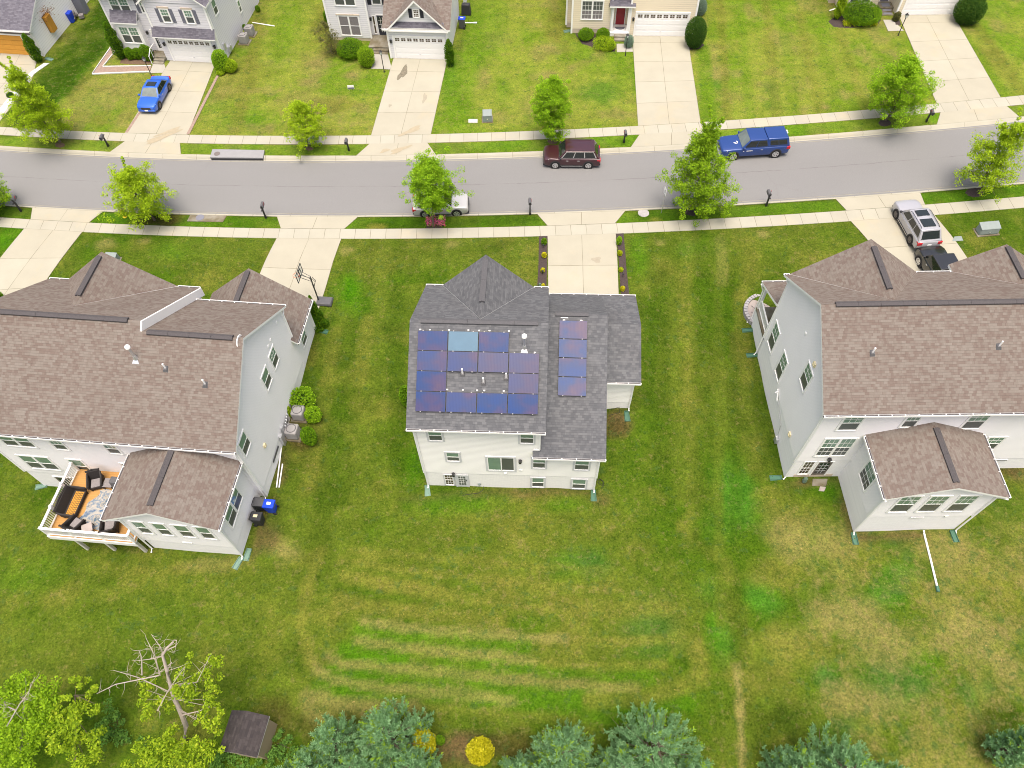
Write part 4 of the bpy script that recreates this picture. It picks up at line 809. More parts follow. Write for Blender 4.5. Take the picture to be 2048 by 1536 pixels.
for q in ((-14.72,-12.65,3.58,5.08,2,0),(-11.57,-10.62,3.58,5.0,1,1),(-8.26,-7.3,3.6,5.0,1,1),(-14.92,-12.8,.57,2.42,2,0),(-11.72,-10.65,.57,2.42,1,0),(-8.3,-7.3,.57,2.42,1,0)): hl.window('y', 0, *q[:4], units=q[4], grid=q[5])
for q in ((6.57,7.66,3.62,5.15,1),(4.93,6.07,3.68,5.2,0),(.3,1.45,3.7,5.25,0),(10.7,11.8,.42,1.62,0)): hl.window('x', 0, *q[:4], grid=q[4])
hl.window('x', -.45, -3.3, -1.1, 1.5, 3.2, units=2)
for u0, u1 in ((-5.72,-4.82),(-4.52,-3.6),(-3.25,-2.27),(-1.97,-1.03)): hl.window('y', -3.93, u0, u1, 1.48, 3.32)
hl.door('y', .03, -14.15, -12.3, -2.15, -.45, 'bronze', 'pane_dark', 'sliding_door', grid=False)
for u, z in ((9.03,5.54),(7.63,5.6),(7.13,5.59)): hl.disc('x', 0, u, z, .1)
hl.disc('x', 0, 2.2, 1.85, .13, 'tan', 'exhaust_hood', .1, True)
b = hl.mb(); b.M = hl.wm('x', 0); b.box((2.1,0,-.32),(3.3,.03,-.14)); fixn(b.build('foundation_vent', M['charcoal'], hl.root)); b = hl.mb(); b.M = hl.wm('y', -3.93); b.box((-3.65,0,.44),(-3.05,.04,.53)); fixn(b.build('foundation_vent', M['white'], hl.root)); b = hl.mb(); b.M = hl.wm('y', 0); b.box((-.35,0,4.35),(-.15,.12,4.6)); fixn(b.build('floodlight', M['white'], hl.root))
b = hl.mb(); b.tube([(-.02,4.95,8.95),(.03,4.95,8.95)], .42, 20); b.build('gable_vent', M['white'], hl.root)
hl.downspout([(.15,-.42,5.65),(-.1,-.07,5.2),(-.1,-.07,-.85),(-.05,-.25,-.95)]); hl.downspout([(-.05,-4.3,3.85),(-.42,-4.0,3.5),(-.42,-4.0,-.85),(-.4,-4.2,-.95)]); hl.downspout([(.1,10.28,5.6),(.07,9.97,5.2),(.07,9.9,2.95)]); hl.downspout([(-6.9,-4.2,3.8),(-6.14,-4.0,3.4),(-6.14,-4.0,-.9),(-6.12,-4.25,-1.0)]); hl.downspout([(.5,13.3,2.45),(.07,13.14,2.1),(.07,13.14,-.5),(.25,13.2,-.62)])
hl.flue((-5.82,3.67,5.75+sL*4.02)); hl.pipe_vent((-4.05,3.3,5.75+sL*3.65)); hl.pipe_vent((-1.7,2.7,5.75+sL*3.05))
b = hl.mb()
for k in range(5): b.tube([(.05,5.35-k*.18,-.5),(.22,5.35-k*.18,.45-.06*k),(.3,5.3-k*.18,.42-.06*k)], .045, 6)
b.box((.01,4.3,-.6),(.16,4.6,.35)); b.box((.01,3.7,-.9),(.2,4.0,.2)); b.build('utility_meter', M['galv'], hl.root)
# ------------------------------------------------------------------ right house
hr = House('detached_house', FR, 'grey sided house with brown shingle roof and a glazed rear walkout door', 'house')
b = hr.mb(); Zb = .09; sR = .64
b.poly([(0,0,Zb),(23.5,0,Zb),(23.5,0,6.3),(0,0,6.3)]); gable(b, 0, 0, 9.75, 6.3, 4.88, 9.42, Zb, True); gable(b, 23.5, 0, 9.75, 6.3, 4.88, 9.42, Zb); b.poly([(23.5,9.75,-.5),(0,9.75,-.5),(0,9.75,6.3),(23.5,9.75,6.3)]); b.poly([(7.8,9.78,6.2),(.3,9.78,6.2),(4.04,9.78,9.0)]); b.poly([(15.6,10.35,-.4),(10.5,10.35,-.4),(10.5,10.35,6.2),(13.05,10.35,7.8),(15.6,10.35,6.2)])
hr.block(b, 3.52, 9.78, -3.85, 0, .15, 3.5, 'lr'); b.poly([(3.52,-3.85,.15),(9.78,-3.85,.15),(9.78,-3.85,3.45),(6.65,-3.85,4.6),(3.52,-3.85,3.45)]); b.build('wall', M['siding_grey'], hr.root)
b = hr.mb(); hr.block(b, .03, 23.5, .03, 9.7, -3.4, Zb, 'blfr'); hr.block(b, 3.55, 9.75, -3.82, .1, -3.4, .15, 'blr'); b.build('foundation', M['found_grey'], hr.root)
zr = 6.3+sR*5.23
hr.roof([[(-.3,-.35,6.3),(23.8,-.35,6.3),(23.8,4.88,zr),(-.3,4.88,zr)], [(-.3,10.1,6.3),(23.8,10.1,6.3),(23.8,4.88,zr),(-.3,4.88,zr)], [(.03,10.13,6.32),(4.04,10.13,9.34),(4.04,5.36,9.34)], [(8.05,10.13,6.32),(4.04,10.13,9.34),(4.04,5.36,9.34)],
    [(10.3,10.72,6.33),(13.05,10.72,8.07),(13.05,7.35,8.07),(10.3,10.08,6.33)], [(15.8,10.72,6.33),(13.05,10.72,8.07),(13.05,7.35,8.07),(15.8,10.08,6.33)], [(16.4,10.72,6.33),(19.6,10.72,8.6),(19.6,6.5,8.6),(16.4,10.08,6.33)], [(22.8,10.72,6.33),(19.6,10.72,8.6),(19.6,6.5,8.6),(22.8,10.08,6.33)]], M['roof_brown'])
hr.roof([[(3.22,-4.2,3.42),(6.65,-4.2,4.78),(6.65,-.01,4.78),(3.22,-.01,3.42)], [(10.13,-4.2,3.42),(6.65,-4.2,4.78),(6.65,-.01,4.78),(10.13,-.01,3.42)]], M['roof_brown'])
hr.roof([[(-.12,12.95,2.35),(6,12.95,2.35),(6,9.78,3.75),(-.12,9.78,3.75)]], M['roof_brown'], .2)
hr.gutter((-.3,-.35,6.3),(23.8,-.35,6.3),(0,-1,0)); hr.gutter((3.22,-4.18,3.42),(3.22,-.1,3.42),(-1,0,0)); hr.gutter((10.13,-4.18,3.42),(10.13,-.1,3.42),(1,0,0)); hr.gutter((8.1,10.1,6.3),(10.25,10.1,6.3),(0,1,0)); hr.gutter((-.12,12.95,2.35),(6,12.95,2.35),(0,1,0)); hr.gutter((-.3,10.1,6.3),(.05,10.1,6.3),(0,1,0))
hr.ridge((.5,4.88,zr+.02),(23,4.88,zr+.02)); hr.ridge((4.04,9.5,9.36),(4.04,6.2,9.36)); hr.ridge((13.05,10.5,8.09),(13.05,7.9,8.09)); hr.ridge((6.65,-.4,4.8),(6.65,-3.85,4.8))
for x, y, a, z in ((0,0,.09,6.15),(0,9.75,.09,6.1),(3.52,-3.85,.15,3.35),(9.78,-3.85,.15,3.35)): hr.corner(x, y, a, z)
for q in ((7.95,9.2,.55,2.88,1),(5.55,6.72,.58,2.9,1),(2.58,3.8,3.9,5.82,1)): hr.window('X', 0, *q[:4], grid=q[4])
for q in ((1.2,2.52,3.93,5.76,1,1),(4.78,5.76,4.2,5.8,1,1),(8.38,9.68,3.92,5.8,1,1),(.95,3.0,.74,3.04,2,2),(10.75,11.9,1.3,2.95,1,1)): hr.window('y', 0, *q[:4], units=q[4], grid=q[5])
hr.window('X', 3.52, -2.56, -1.16, .7, 2.66, grid=2)
for u0, u1 in ((4.35,5.66),(6.02,7.28),(7.66,8.92)): hr.window('y', -3.85, u0, u1, .83, 3.12, grid=1)
hr.window('y', .03, .68, 1.48, -1.8, .03, grid=2, tw=.08, low='pane_brown', glow='pane_brown'); hr.door('y', .03, 1.56, 2.62, -1.95, .0, 'bronze', 'pane_dark'); hr.lantern(0, 2.08, .38)
b = hr.mb(); b.M = hr.wm('y', .03); b.box((.6,0,-2.15),(3.1,.03,-1.83)); fixn(b.build('door_sill', M['found_tan'], hr.root))
hr.disc('X', 0, 5.39, 6.32, .1); hr.disc('X', 0, 3.06, 6.38, .14, 'tan', 'exhaust_hood', .1, True); hr.disc('X', 0, 1.71, .5, .14, 'tan', 'exhaust_hood', .1, True); hr.disc('y', -3.85, 8.28, .13, .11); b = hr.mb(); b.tube([(.02,4.88,9.1),(-.03,4.88,9.1)], .45, 20); b.build('gable_vent', M['white'], hr.root)
for side, c, u, z in (('y',-3.85,6.57,-.03),('y',0,13.1,-.15)):
    b = hr.mb(); b.M = hr.wm(side, c); b.box((u-.38,0,z-.09),(u+.38,.035,z+.09),0); b.box((u-.34,.02,z-.01),(u+.34,.04,z+.07),1); fixn(b.build('foundation_vent', [M['white'], M['charcoal']], hr.root))
b = hr.mb(); b.tube([(-.08,5.2,.5),(-.1,4.9,.3),(-.1,4.6,-.1)], .05, 6); b.tube([(-.1,5.0,.45),(-.25,5.0,.35)], .05, 6); b.build('utility_pipe', M['pvc'], hr.root); b = hr.mb(); b.tube([(-.04,4.6,-.05),(-.04,3.0,-.6),(-.06,2.6,-1.9)], .02, 5); b.box((-.18,2.4,-2.0),(-.02,2.75,-1.5)); b.build('utility_meter', M['galv'], hr.root)
hr.downspout([(-.1,-.42,6.15),(.05,-.08,5.7),(.05,-.08,-1.95),(-.1,-.2,-2.08)]); hr.downspout([(3.25,-4.25,3.3),(3.5,-3.93,2.9),(3.5,-3.93,-2.0),(3.5,-4.1,-2.1)]); hr.downspout([(10.1,-4.25,3.3),(9.8,-3.93,2.9),(9.8,-3.93,-1.9),(9.8,-4.1,-2.0)]); hr.downspout([(-.1,10.2,6.1),(.03,9.83,5.7),(-.07,9.83,-1.8),(-.2,9.75,-1.95)])
hr.pipe_vent((2.49,2.56,6.3+sR*2.91)); hr.pipe_vent((9.51,2.78,6.3+sR*3.13))
# porch of the right house
b = hr.mb(); b.box((.05,9.77,-.3),(6,12.7,-.12),1); b.box((.08,9.8,-3.0),(6,12.66,-.3),0); b.build('porch_floor', [M['found_grey'], M['slab']], hr.root)
for x in (.2, 3.0, 5.8):
    b = hr.mb(); b.box((x-.09,12.5,-.12),(x+.09,12.68,2.25)); b.build('porch_post', M['white'], hr.root, bevel=.01)
b = hr.mb(); b.box((.15,9.9,.72),(.25,12.5,.8)); b.box((.16,9.9,-.02),(.24,12.5,.05))
for k in range(20): b.box((.18,9.98+k*.125,.05),(.22,10.02+k*.125,.72))
b.build('railing', M['white'], hr.root)
hr.downspout([(-.15,12.9,2.2),(.08,12.75,1.7),(.06,12.75,-1.75),(-.2,12.7,-1.9)])
# ------------------------------------------------------------------ houses across the street
h = House('detached_house', H1, 'pale two storey house with grey shutters and slate roofed bay window')
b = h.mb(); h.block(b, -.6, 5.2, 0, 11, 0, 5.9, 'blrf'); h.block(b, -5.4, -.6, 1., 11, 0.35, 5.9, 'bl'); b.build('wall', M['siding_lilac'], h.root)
b = h.mb(); h.block(b, -5.37, -.6, 1.03, 11, -.5, .35, 'bl'); h.block(b, -.57, 5.17, .04, 11, -.5, .02, 'r'); b.build('foundation', M['found_tan'], h.root)
h.roof([[(-5.8,.5,5.85),(5.6,.5,5.85),(5.6,6,9.2),(-5.8,6,9.2)], [(-5.8,11.5,5.85),(5.6,11.5,5.85),(5.6,6,9.2),(-5.8,6,9.2)], [(-1.0,-.4,5.85),(2.3,-.4,8.3),(2.3,4.5,8.3),(-1.0,.9,5.85)], [(5.6,-.4,5.85),(2.3,-.4,8.3),(2.3,4.5,8.3),(5.6,.9,5.85)]], M['roof_slate'])
b = h.mb(); b.poly([(-.7,-.05,5.85),(5.3,-.05,5.85),(2.3,-.05,8.05)]); b.build('gable_wall', M['siding_lilac'], h.root)
h.roof([[(-.72,-.6,2.78),(5.45,-.6,2.78),(5.45,-.012,3.5),(-.72,-.012,3.5)]], M['roof_slate'], .1, 'pent_roof'); h.gdoor(0, .2, 4.45, 2.25)
b = h.mb(); b.M = h.wm('y', 0); b.box((-.5,0,2.45),(5.15,.035,2.68)); fixn(b.build('frieze_board', M['white'], h.root)); h.lantern(0, -.15, 1.75); h.lantern(0, 4.85, 1.75)
for u in (.72, 2.98):
    h.window('y', 0, u, u+.92, 3.9, 5.3, grid=1); h.shutter(0, u-.36, u-.03, 3.95, 5.25, 'shutter_grey'); h.shutter(0, u+.95, u+1.28, 3.95, 5.25, 'shutter_grey')
    b = h.mb(); b.M = h.wm('y', 0); b.box((u-.1,0,5.3),(u+1.02,.06,5.46)); fixn(b.build('window_header', M['found_tan'], h.root))
h.window('y', 1., -4.62, -2.62, 4.1, 5.5, units=2, grid=1); h.window('y', 1., -1.68, -1.0, 4.1, 5.6, grid=1); h.shutter(1., -2.05, -1.72, 4.15, 5.6, 'shutter_grey')
b = h.mb(); h.block(b, -4.7, -2.35, .4, 1., .3, 3.5, 'blr'); b.build('bay_wall', M['white'], h.root); h.roof([[(-4.85,.15,3.55),(-2.2,.15,3.55),(-2.2,.99,4.35),(-4.85,.99,4.35)]], M['roof_slate'], .12, 'bay_roof'); h.window('y', .4, -4.5, -2.5, 1.35, 3.1, units=2, grid=1)
h.door('y', 1., -1.75, -.72, .35, 2.55, 'white_door', 'pane_dark'); h.lantern(1., -2.05, 2.2)
b = h.mb(); b.box((-2.1,-.05,-.3),(-.65,.98,.35)); b.box((-1.8,-.4,-.3),(-.75,-.05,.22)); b.box((-1.8,-.75,-.3),(-.75,-.4,.1)); b.build('porch_steps', M['slab'], h.root)
b = h.mb(); b.tube([(-1.85,.9,1.2),(-1.85,-.1,1.2),(-1.85,-.75,.8),(-1.85,-.75,.0)], .035, 6); b.tube([(-1.85,-.1,1.2),(-1.85,-.1,.3)], .03, 6); b.build('handrail', M['white'], h.root)
h.window('x', 5.2, 1.35, 2.3, 3.85, 5.35); h.window('x', 5.2, 6.15, 6.8, 1.4, 2.65)
for x, y, a, z in ((5.2,0,0,5.8),(-.6,0,2.7,5.8),(-5.4,1.,.35,5.8)): h.corner(x, y, a, z, .16)
h.downspout([(5.35,-.1,5.7),(5.26,.18,5.3),(5.26,.18,.1)]); b = h.mb(); b.box((5.2,.8,.9),(5.36,1.1,1.5)); b.box((5.2,1.4,.3),(5.45,1.9,.8)); b.build('utility_meter', M['galv'], h.root)
h = House('detached_house', H2, 'pale grey sided house with brown roof and a gabled garage with black shutters')
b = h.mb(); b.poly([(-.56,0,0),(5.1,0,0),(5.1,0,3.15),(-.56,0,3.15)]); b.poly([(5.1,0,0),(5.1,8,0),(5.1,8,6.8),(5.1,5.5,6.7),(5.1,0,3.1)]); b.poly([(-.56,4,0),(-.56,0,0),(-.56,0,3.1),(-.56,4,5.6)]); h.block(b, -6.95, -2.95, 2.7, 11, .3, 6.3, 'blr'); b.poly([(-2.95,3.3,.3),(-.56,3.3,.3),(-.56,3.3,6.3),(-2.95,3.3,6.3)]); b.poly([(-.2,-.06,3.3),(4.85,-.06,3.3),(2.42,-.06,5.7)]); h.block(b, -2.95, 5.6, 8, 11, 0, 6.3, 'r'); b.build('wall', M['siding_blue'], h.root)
b = h.mb(); h.block(b, -6.92, -2.98, 2.73, 10, -.4, .3, 'blr'); b.build('foundation', M['found_tan'], h.root)
h.roof([[(-.9,-.4,3.24),(5.5,-.4,3.24),(5.5,6.5,7.38),(-.9,6.5,7.38)]], M['roof_brown']); h.roof([[(-.32,-.42,3.27),(2.42,-.42,5.95),(2.42,4.0,5.95)], [(5.16,-.42,3.27),(2.42,-.42,5.95),(2.42,4.0,5.95)]], M['roof_brown'], .2)
h.roof([[(-7.3,2.3,6.3),(-.5,2.3,6.3),(-.5,7,9),(-7.3,7,9)], [(-7.3,11.6,6.3),(-.5,11.6,6.3),(-.5,7,9),(-7.3,7,9)]], M['roof_brown'])
h.roof([[(-.05,-.38,3.32),(4.9,-.38,3.32),(4.9,-.07,3.75),(-.05,-.07,3.75)]], M['roof_slate'], .05, 'pent_roof')
h.gutter((-.9,-.4,3.24),(-.35,-.4,3.24),(0,-1,0)); h.gdoor(0, 0, 4.68, 2.2); h.window('y', -.06, 2.12, 2.76, 4.15, 5.0, grid=2, tw=.08, low='pane_brown', glow='pane_brown'); h.shutter(-.06, 1.74, 2.08, 4.15, 5.0, 'shutter_black'); h.shutter(-.06, 2.8, 3.12, 4.15, 5.0, 'shutter_black')
b = h.mb(); b.M = h.wm('y', 0); b.box((-.75,0,2.95),(5.3,.42,3.06)); fixn(b.build('frieze_board', M['white'], h.root)); h.lantern(0, -.32, 1.75)
h.window('y', 2.7, -5.95, -3.83, .5, 2.6, units=2, low='cushion', glow='cushion'); b = h.mb(); b.M = h.wm('y', 2.7); b.box((-6.05,0,2.6),(-3.75,.07,2.72)); fixn(b.build('window_header', M['found_tan'], h.root)); h.window('y', 2.7, -5.95, -3.83, 3.5, 5.3, units=2)
h.door('y', 3.3, -2.35, -1.3, .33, 2.42, 'shutter_black', 'pane_dark'); h.window('y', 3.3, -2.75, -2.42, .4, 2.3, low='pane_brown', glow='pane_brown', tw=.05, name='sidelight'); h.window('y', 3.3, -2.5, -1.5, 3.35, 4.9, grid=1); h.shutter(3.3, -2.9, -2.53, 3.35, 4.9, 'shutter_black'); h.shutter(3.3, -1.47, -1.1, 3.35, 4.9, 'shutter_black'); h.lantern(3.3, -2.86, 1.95)
b = h.mb(); b.box((-3.0,1.2,-.3),(-.6,3.28,.33)); b.box((-2.5,.85,-.3),(-1.0,1.2,.2)); b.box((-2.5,.5,-.3),(-1.0,.85,.09)); b.build('porch_steps', M['slab'], h.root)
for x, y, a, z in ((-.56,0,0,3.0),(5.1,0,0,3.0),(-6.95,2.7,.3,6.2),(-2.95,2.7,.3,6.2)): h.corner(x, y, a, z, .16)
h.downspout([(5.35,-.35,3.1),(5.2,.1,2.8),(5.2,.1,.1)])
h = House('detached_house', H3, 'beige sided house with a red front door beside its white garage door')
b = h.mb(); h.block(b, -.6, 5.6, 0, 11, 0, 5.8, 'blr'); h.block(b, -6.2, -2.4, .3, 11, .45, 5.8, 'blr'); b.poly([(-2.4,1.3,.4),(-.6,1.3,.4),(-.6,1.3,5.8),(-2.4,1.3,5.8)]); h.block(b, -6.75, -6.2, 1.25, 8, .5, 5.8, 'bl'); b.build('wall', M['siding_beige'], h.root)
b = h.mb(); h.block(b, -6.17, -2.4, .33, 11, -.4, .45, 'blr'); h.block(b, -6.72, -6.2, 1.28, 8, -.4, .5, 'bl'); b.build('foundation', M['found_tan'], h.root)
h.roof([[(-7.0,-.2,5.8),(6.0,-.2,5.8),(6.0,5.5,9.2),(-7.0,5.5,9.2)], [(-7.0,11.4,5.8),(6.0,11.4,5.8),(6.0,5.5,9.2),(-7.0,5.5,9.2)]], M['roof_slate']); h.roof([[(-2.68,-.3,3.08),(-.2,-.3,3.08),(-.2,1.0,3.85),(-2.68,1.0,3.85)]], M['roof_slate'], .14, 'portico_roof')
h.gdoor(0, .02, 4.93, 2.3); h.window('y', .3, -5.4, -3.2, 1.38, 3.35, units=2, grid=2, low='cushion', glow='pane_low'); h.door('y', 1.3, -1.98, -.95, .38, 2.2, 'reddoor'); h.lantern(.3, -2.62, 2.9); h.lantern(0, -.3, 1.7)
for x in (-2.3, -.75):
    b = h.mb(); b.box((x-.1,-.05,.38),(x+.1,.15,3.0)); b.build('portico_column', M['white'], h.root, bevel=.012)
b = h.mb(); b.box((-2.45,-.15,-.3),(-.62,1.29,.38),1); b.box((-2.0,-.6,-.3),(-.65,-.15,.25),0); b.box((-2.0,-1.05,-.3),(-.65,-.6,.12),0); b.build('porch_steps', [M['slab'], M['white']], h.root)
b = h.mb(); b.prism([(-1.45+.5*math.cos(k*math.pi/8), .85-.5*math.sin(k*math.pi/8)) for k in range(9)][::-1], .382, .40); b.build('doormat', M['shutter_grey'], h.root)
for x, y, a, z in ((5.6,0,0,5.7),(-.6,0,0,5.7),(-2.4,.3,.45,5.7),(-6.2,.3,.0,5.7),(-6.75,1.25,.3,5.7)): h.corner(x, y, a, z, .17)
h = House('detached_house', H4, 'beige sided house with a wide white garage door at top right corner')
b = h.mb(); h.block(b, -.5, 5.3, 0, 11, 0, 5.8, 'blr'); h.block(b, -6.0, -2.0, 1.5, 11, .3, 5.8, 'bl'); b.poly([(-2.0,2.0,.3),(-.5,2.0,.3),(-.5,2.0,5.8),(-2.0,2.0,5.8)]); h.block(b, -6.6, -6.0, 2.4, 9, .3, 5.8, 'bl'); b.build('wall', M['siding_beige'], h.root)
b = h.mb(); h.block(b, -5.97, -.5, 1.53, 11, -.4, .3, 'bl'); h.block(b, -6.57, -6.0, 2.43, 9, -.4, .3, 'bl'); b.build('foundation', M['found_tan'], h.root)
h.roof([[(-6.9,-.3,5.8),(5.7,-.3,5.8),(5.7,5.5,9.2),(-6.9,5.5,9.2)], [(-6.9,11.4,5.8),(5.7,11.4,5.8),(5.7,5.5,9.2),(-6.9,5.5,9.2)]], M['roof_brown']); h.gdoor(0, .1, 5.02, 2.3, lights=False)
h.window('y', 1.5, -5.0, -4.0, .5, 2.3, grid=1); h.window('y', 1.5, -3.8, -2.8, .5, 2.3, grid=1); h.door('y', 2., -1.75, -.75, .35, 2.4, 'shutter_grey', 'pane_dark')
b = h.mb(); b.box((-1.95,.9,-.3),(-.52,1.98,.3)); b.box((-1.8,.45,-.3),(-.7,.9,.17)); b.box((-1.8,0.0,-.3),(-.7,.45,.08)); b.build('porch_steps', M['slab'], h.root)
b = h.mb(); b.box((-1.6,1.1,.3),(-.8,1.7,.325)); b.box((-1.65,.52,.17),(-.85,.82,.19)); b.box((-1.65,.08,.08),(-.85,.38,.1)); b.build('doormat', M['shutter_grey'], h.root)
for x, y, a, z in ((5.3,0,0,5.7),(-.5,0,0,5.7),(-6.0,1.5,.2,5.7)): h.corner(x, y, a, z, .17)
h.downspout([(-6.1,1.1,5.6),(-6.05,1.4,5.2),(-6.05,1.4,.3),(-6.15,1.2,.15),(-6.9,.9,.1)], .07)
h = House('detached_house', H0, 'white sided house with slate roof and an orange timber garage door at top left corner')
b = h.mb(); b.poly([(-6.8,0,0),(0,0,0),(0,0,2.75),(-6.8,0,2.75)]); gable(b, 0, 0, 10.4, 2.9, 5.2, 5.6, 0.0); b.build('wall', M['siding_bright'], h.root)
h.roof([[(-7,-.4,2.85),(.35,-.4,2.85),(.35,5.2,5.76),(-7,5.2,5.76)], [(-7,10.8,2.85),(.35,10.8,2.85),(.35,5.2,5.76),(-7,5.2,5.76)]], M['roof_slate']); h.gdoor(0, -6.2, -1.3, 2.05, 'garage_wood', False)
b = h.mb(); b.M = h.wm('y', 0); b.box((-6.7,0,2.22),(-.1,.04,2.7)); fixn(b.build('frieze_board', M['bronze'], h.root)); h.gutter((-7,-.4,2.85),(.35,-.4,2.85),(0,-1,0)); h.corner(0, 0, 0, 2.7, .15); h.downspout([(.2,-.4,2.7),(.1,.1,2.3),(.1,.1,.1)]); h.lantern(0, -.6, 1.6)
b = h.mb(); h.block(b, 0, 3.0, 10.5, 16, 0, 3, 'bl'); b.build('rear_wall', M['siding_bright'], h.root)
# ------------------------------------------------------------------ vegetation
def hfrom(base, px, py):
    "height above base of the point of the vertical through base that the pixel looks at"
    d = RM.T @ np.array([(px-1024)/FPX, -(py-768)/FPX, 1.0]); A = np.array([[d[0], 0], [d[1], 0], [d[2], -1]]); r = np.array([base[0], base[1], 0])-CP
    return float(np.linalg.lstsq(A, r, rcond=None)[0][1]) - base[2]
def mpp(p):
    return float(np.dot(np.array(p)-CP, _f))/FPX       # metres per photo pixel there
def leaves(C, n, spread, size, up=.5, aspect=.55, rng=RNG, droop=0.):
    "leaf quads around the clump centres C (m,3); n leaves each"
    C = np.repeat(np.asarray(C, float), n, 0); N = len(C); sp = np.repeat(np.broadcast_to(np.asarray(spread, float).reshape(-1, 1) if np.ndim(spread) else np.full((1, 1), spread), (N//n, 1)), n, 0)
    off = rng.normal(size=(N, 3)); off /= (np.linalg.norm(off, axis=1, keepdims=True)+1e-6); off *= sp*np.cbrt(rng.random((N, 1)))*[1, 1, .85]
    ctr = C+off; nr = rng.normal(size=(N, 3)); nr[:, 2] = np.abs(nr[:, 2])+up; nr += off/(sp+1e-6)*.6; nr /= np.linalg.norm(nr, axis=1, keepdims=True)
    a = rng.normal(size=(N, 3)) + off/(sp+1e-6)*.8; a[:, 2] -= droop; a -= nr*(a*nr).sum(1, keepdims=True); a /= (np.linalg.norm(a, axis=1, keepdims=True)+1e-6); b = np.cross(nr, a)
    L = size*(.6+.8*rng.random((N, 1))); W = L*aspect
    V = np.stack([ctr-a*L*.5, ctr+b*W*.5+nr*L*.06, ctr+a*L*.5-nr*L*.04, ctr-b*W*.5+nr*L*.06], 1).reshape(-1, 3)
    return V, np.arange(N*4).reshape(-1, 4)
def crown(root, V, mat, name='crown'):
    o = npmesh(name, V, np.arange(len(V)).reshape(-1, 4), mat, root); return o
def tree(name, label, base, H, R, prof, mat, group=None, seed=1, nl=16, trunk=.075, h0=.22, leaf=.17, per=26, lean=(0, 0), spiky=.0, cat='tree', droop=.3, spread=.34, shell=0):
    rng = np.random.default_rng(seed); root = empty(name, base, 0, label, cat, group); t = MB(); C = []; SP = []
    ax = lambda f: Vector((lean[0]*f*f + .10*R*math.sin(f*5+seed), lean[1]*f*f + .10*R*math.cos(f*4+seed*2), H*f))
    t.tube([ax(f) for f in (0, .03, .15, .35, .6, .8, .95)], [trunk*1.5, trunk*1.1, trunk, trunk*.8, trunk*.5, trunk*.28, .012], 8)
    ga = 2.39996
    for i in range(nl):
        f = h0+(1-h0)*((i+.5)/nl)**.9; az = i*ga+rng.normal()*.25; r = R*prof((f-h0)/(1-h0))*rng.uniform(.78, 1.12); p0 = ax(max(.05, f-.06-.10*(1-f)))
        rise = (.28+.5*f)*r+.03*H; d = Vector((math.cos(az), math.sin(az), 0)); p1 = p0+d*r*.5+Vector((0, 0, rise*.45)); p2 = p0+d*r+Vector((0, 0, rise*.8-.12*r))
        t.tube([p0, p1, p2], [trunk*.38*(1.1-f), trunk*.22*(1.1-f)+.006, .006], 5)
        nc = max(3, int(3+4.5*r))
        for k in range(nc):
            s = rng.uniform(.22, 1.05); q = p0.lerp(p1, s*2) if s < .5 else p1.lerp(p2, s*2-1)
            q = q+Vector(rng.normal(size=3)*.16*r*(.5+s)); C.append(tuple(q)); SP.append(spread*rng.uniform(.6, 1.2)*min(1, .5+r))
            if s > .6: t.tube([p1.lerp(p2, .3), q], [.014, .005], 4)
    for k in range(3): C.append(tuple(ax(.90+.045*k)+Vector(rng.normal(size=3)*.08))); SP.append(spread*.55)
    for k in range(int(spiky*10)):
        az = rng.uniform(0, 6.28); f = rng.uniform(.6, 1.); p = ax(f); d = Vector((math.cos(az)*.5, math.sin(az)*.5, .75)); L = rng.uniform(.5, 1.1)*R*.7
        t.tube([p, p+d*L], [.014, .004], 4)
        for s in (.35, .6, .8, 1.): C.append(tuple(p+d*L*s)); SP.append(.13)
    for k in range(shell):
        f = rng.uniform(h0, 1.)**.9; az = rng.uniform(0, 6.283); rr = R*prof((f-h0)/(1-h0))*rng.uniform(.62, .98); q = ax(f)+Vector((rr*math.cos(az), rr*math.sin(az), rng.normal()*.1)); C.append(tuple(q)); SP.append(spread*rng.uniform(.6, 1.05))
        if k % 2: t.tube([ax(max(.1, f-.12)), q], [.012, .004], 4)
    t.build('trunk', M['bark'], root, smooth=True)
    V, _ = leaves(C, int(per*2.6), np.array(SP)*1.1, leaf*.8, rng=rng, droop=droop); crown(root, V, M[mat]); return root
oval = lambda t: max(.12, math.sin(math.pi*min(1, t*.86+.14))**.8)
pyra = lambda t: (.72+.9*t)*(t < .25) + (1-.86*(t-.25)/.75)*.95*(t >= .25)
broad = lambda t: max(.2, math.sin(math.pi*(t*.78+.2)))
def tree_px(label, b, top, wpx, prof, mat, **k):
    base = PG(*b); H = hfrom(base, *top); R = wpx*mpp((base.x, base.y, base.z+H*.5))/2
    return tree('street_tree', label, base, H, R, prof, mat, group='street trees along the verges', **k)
tree_px('big drooping yellow green tree beside the white edged driveway', (118,287), (42,128), 108, pyra, 'leaf_lime', seed=3, shell=60, nl=36, per=30, spiky=.8, leaf=.15, spread=.36)
tree_px('small bright lime tree on the far verge before the roof gable house', (620,294), (606,205), 80, broad, 'leaf_lime', seed=5, shell=70, nl=22, per=26, leaf=.14, spread=.3)
tree_px('tall narrow tree standing behind the parked maroon car', (1103,283), (1106,158), 78, oval, 'leaf_round', seed=8, shell=90, nl=34, per=32, leaf=.14, spread=.34, trunk=.07)
tree_px('rounded green tree in a mulch ring beside the top right driveway', (1769,244), (1822,115), 118, broad, 'leaf_round', seed=13, shell=70, nl=30, per=30, leaf=.15, spread=.38)
tree_px('wide loose tree cut by the right edge of the picture', (1954,384), (2032,240), 130, pyra, 'leaf_lime', seed=21, shell=50, nl=30, per=22, leaf=.16, spiky=.8, spread=.34)
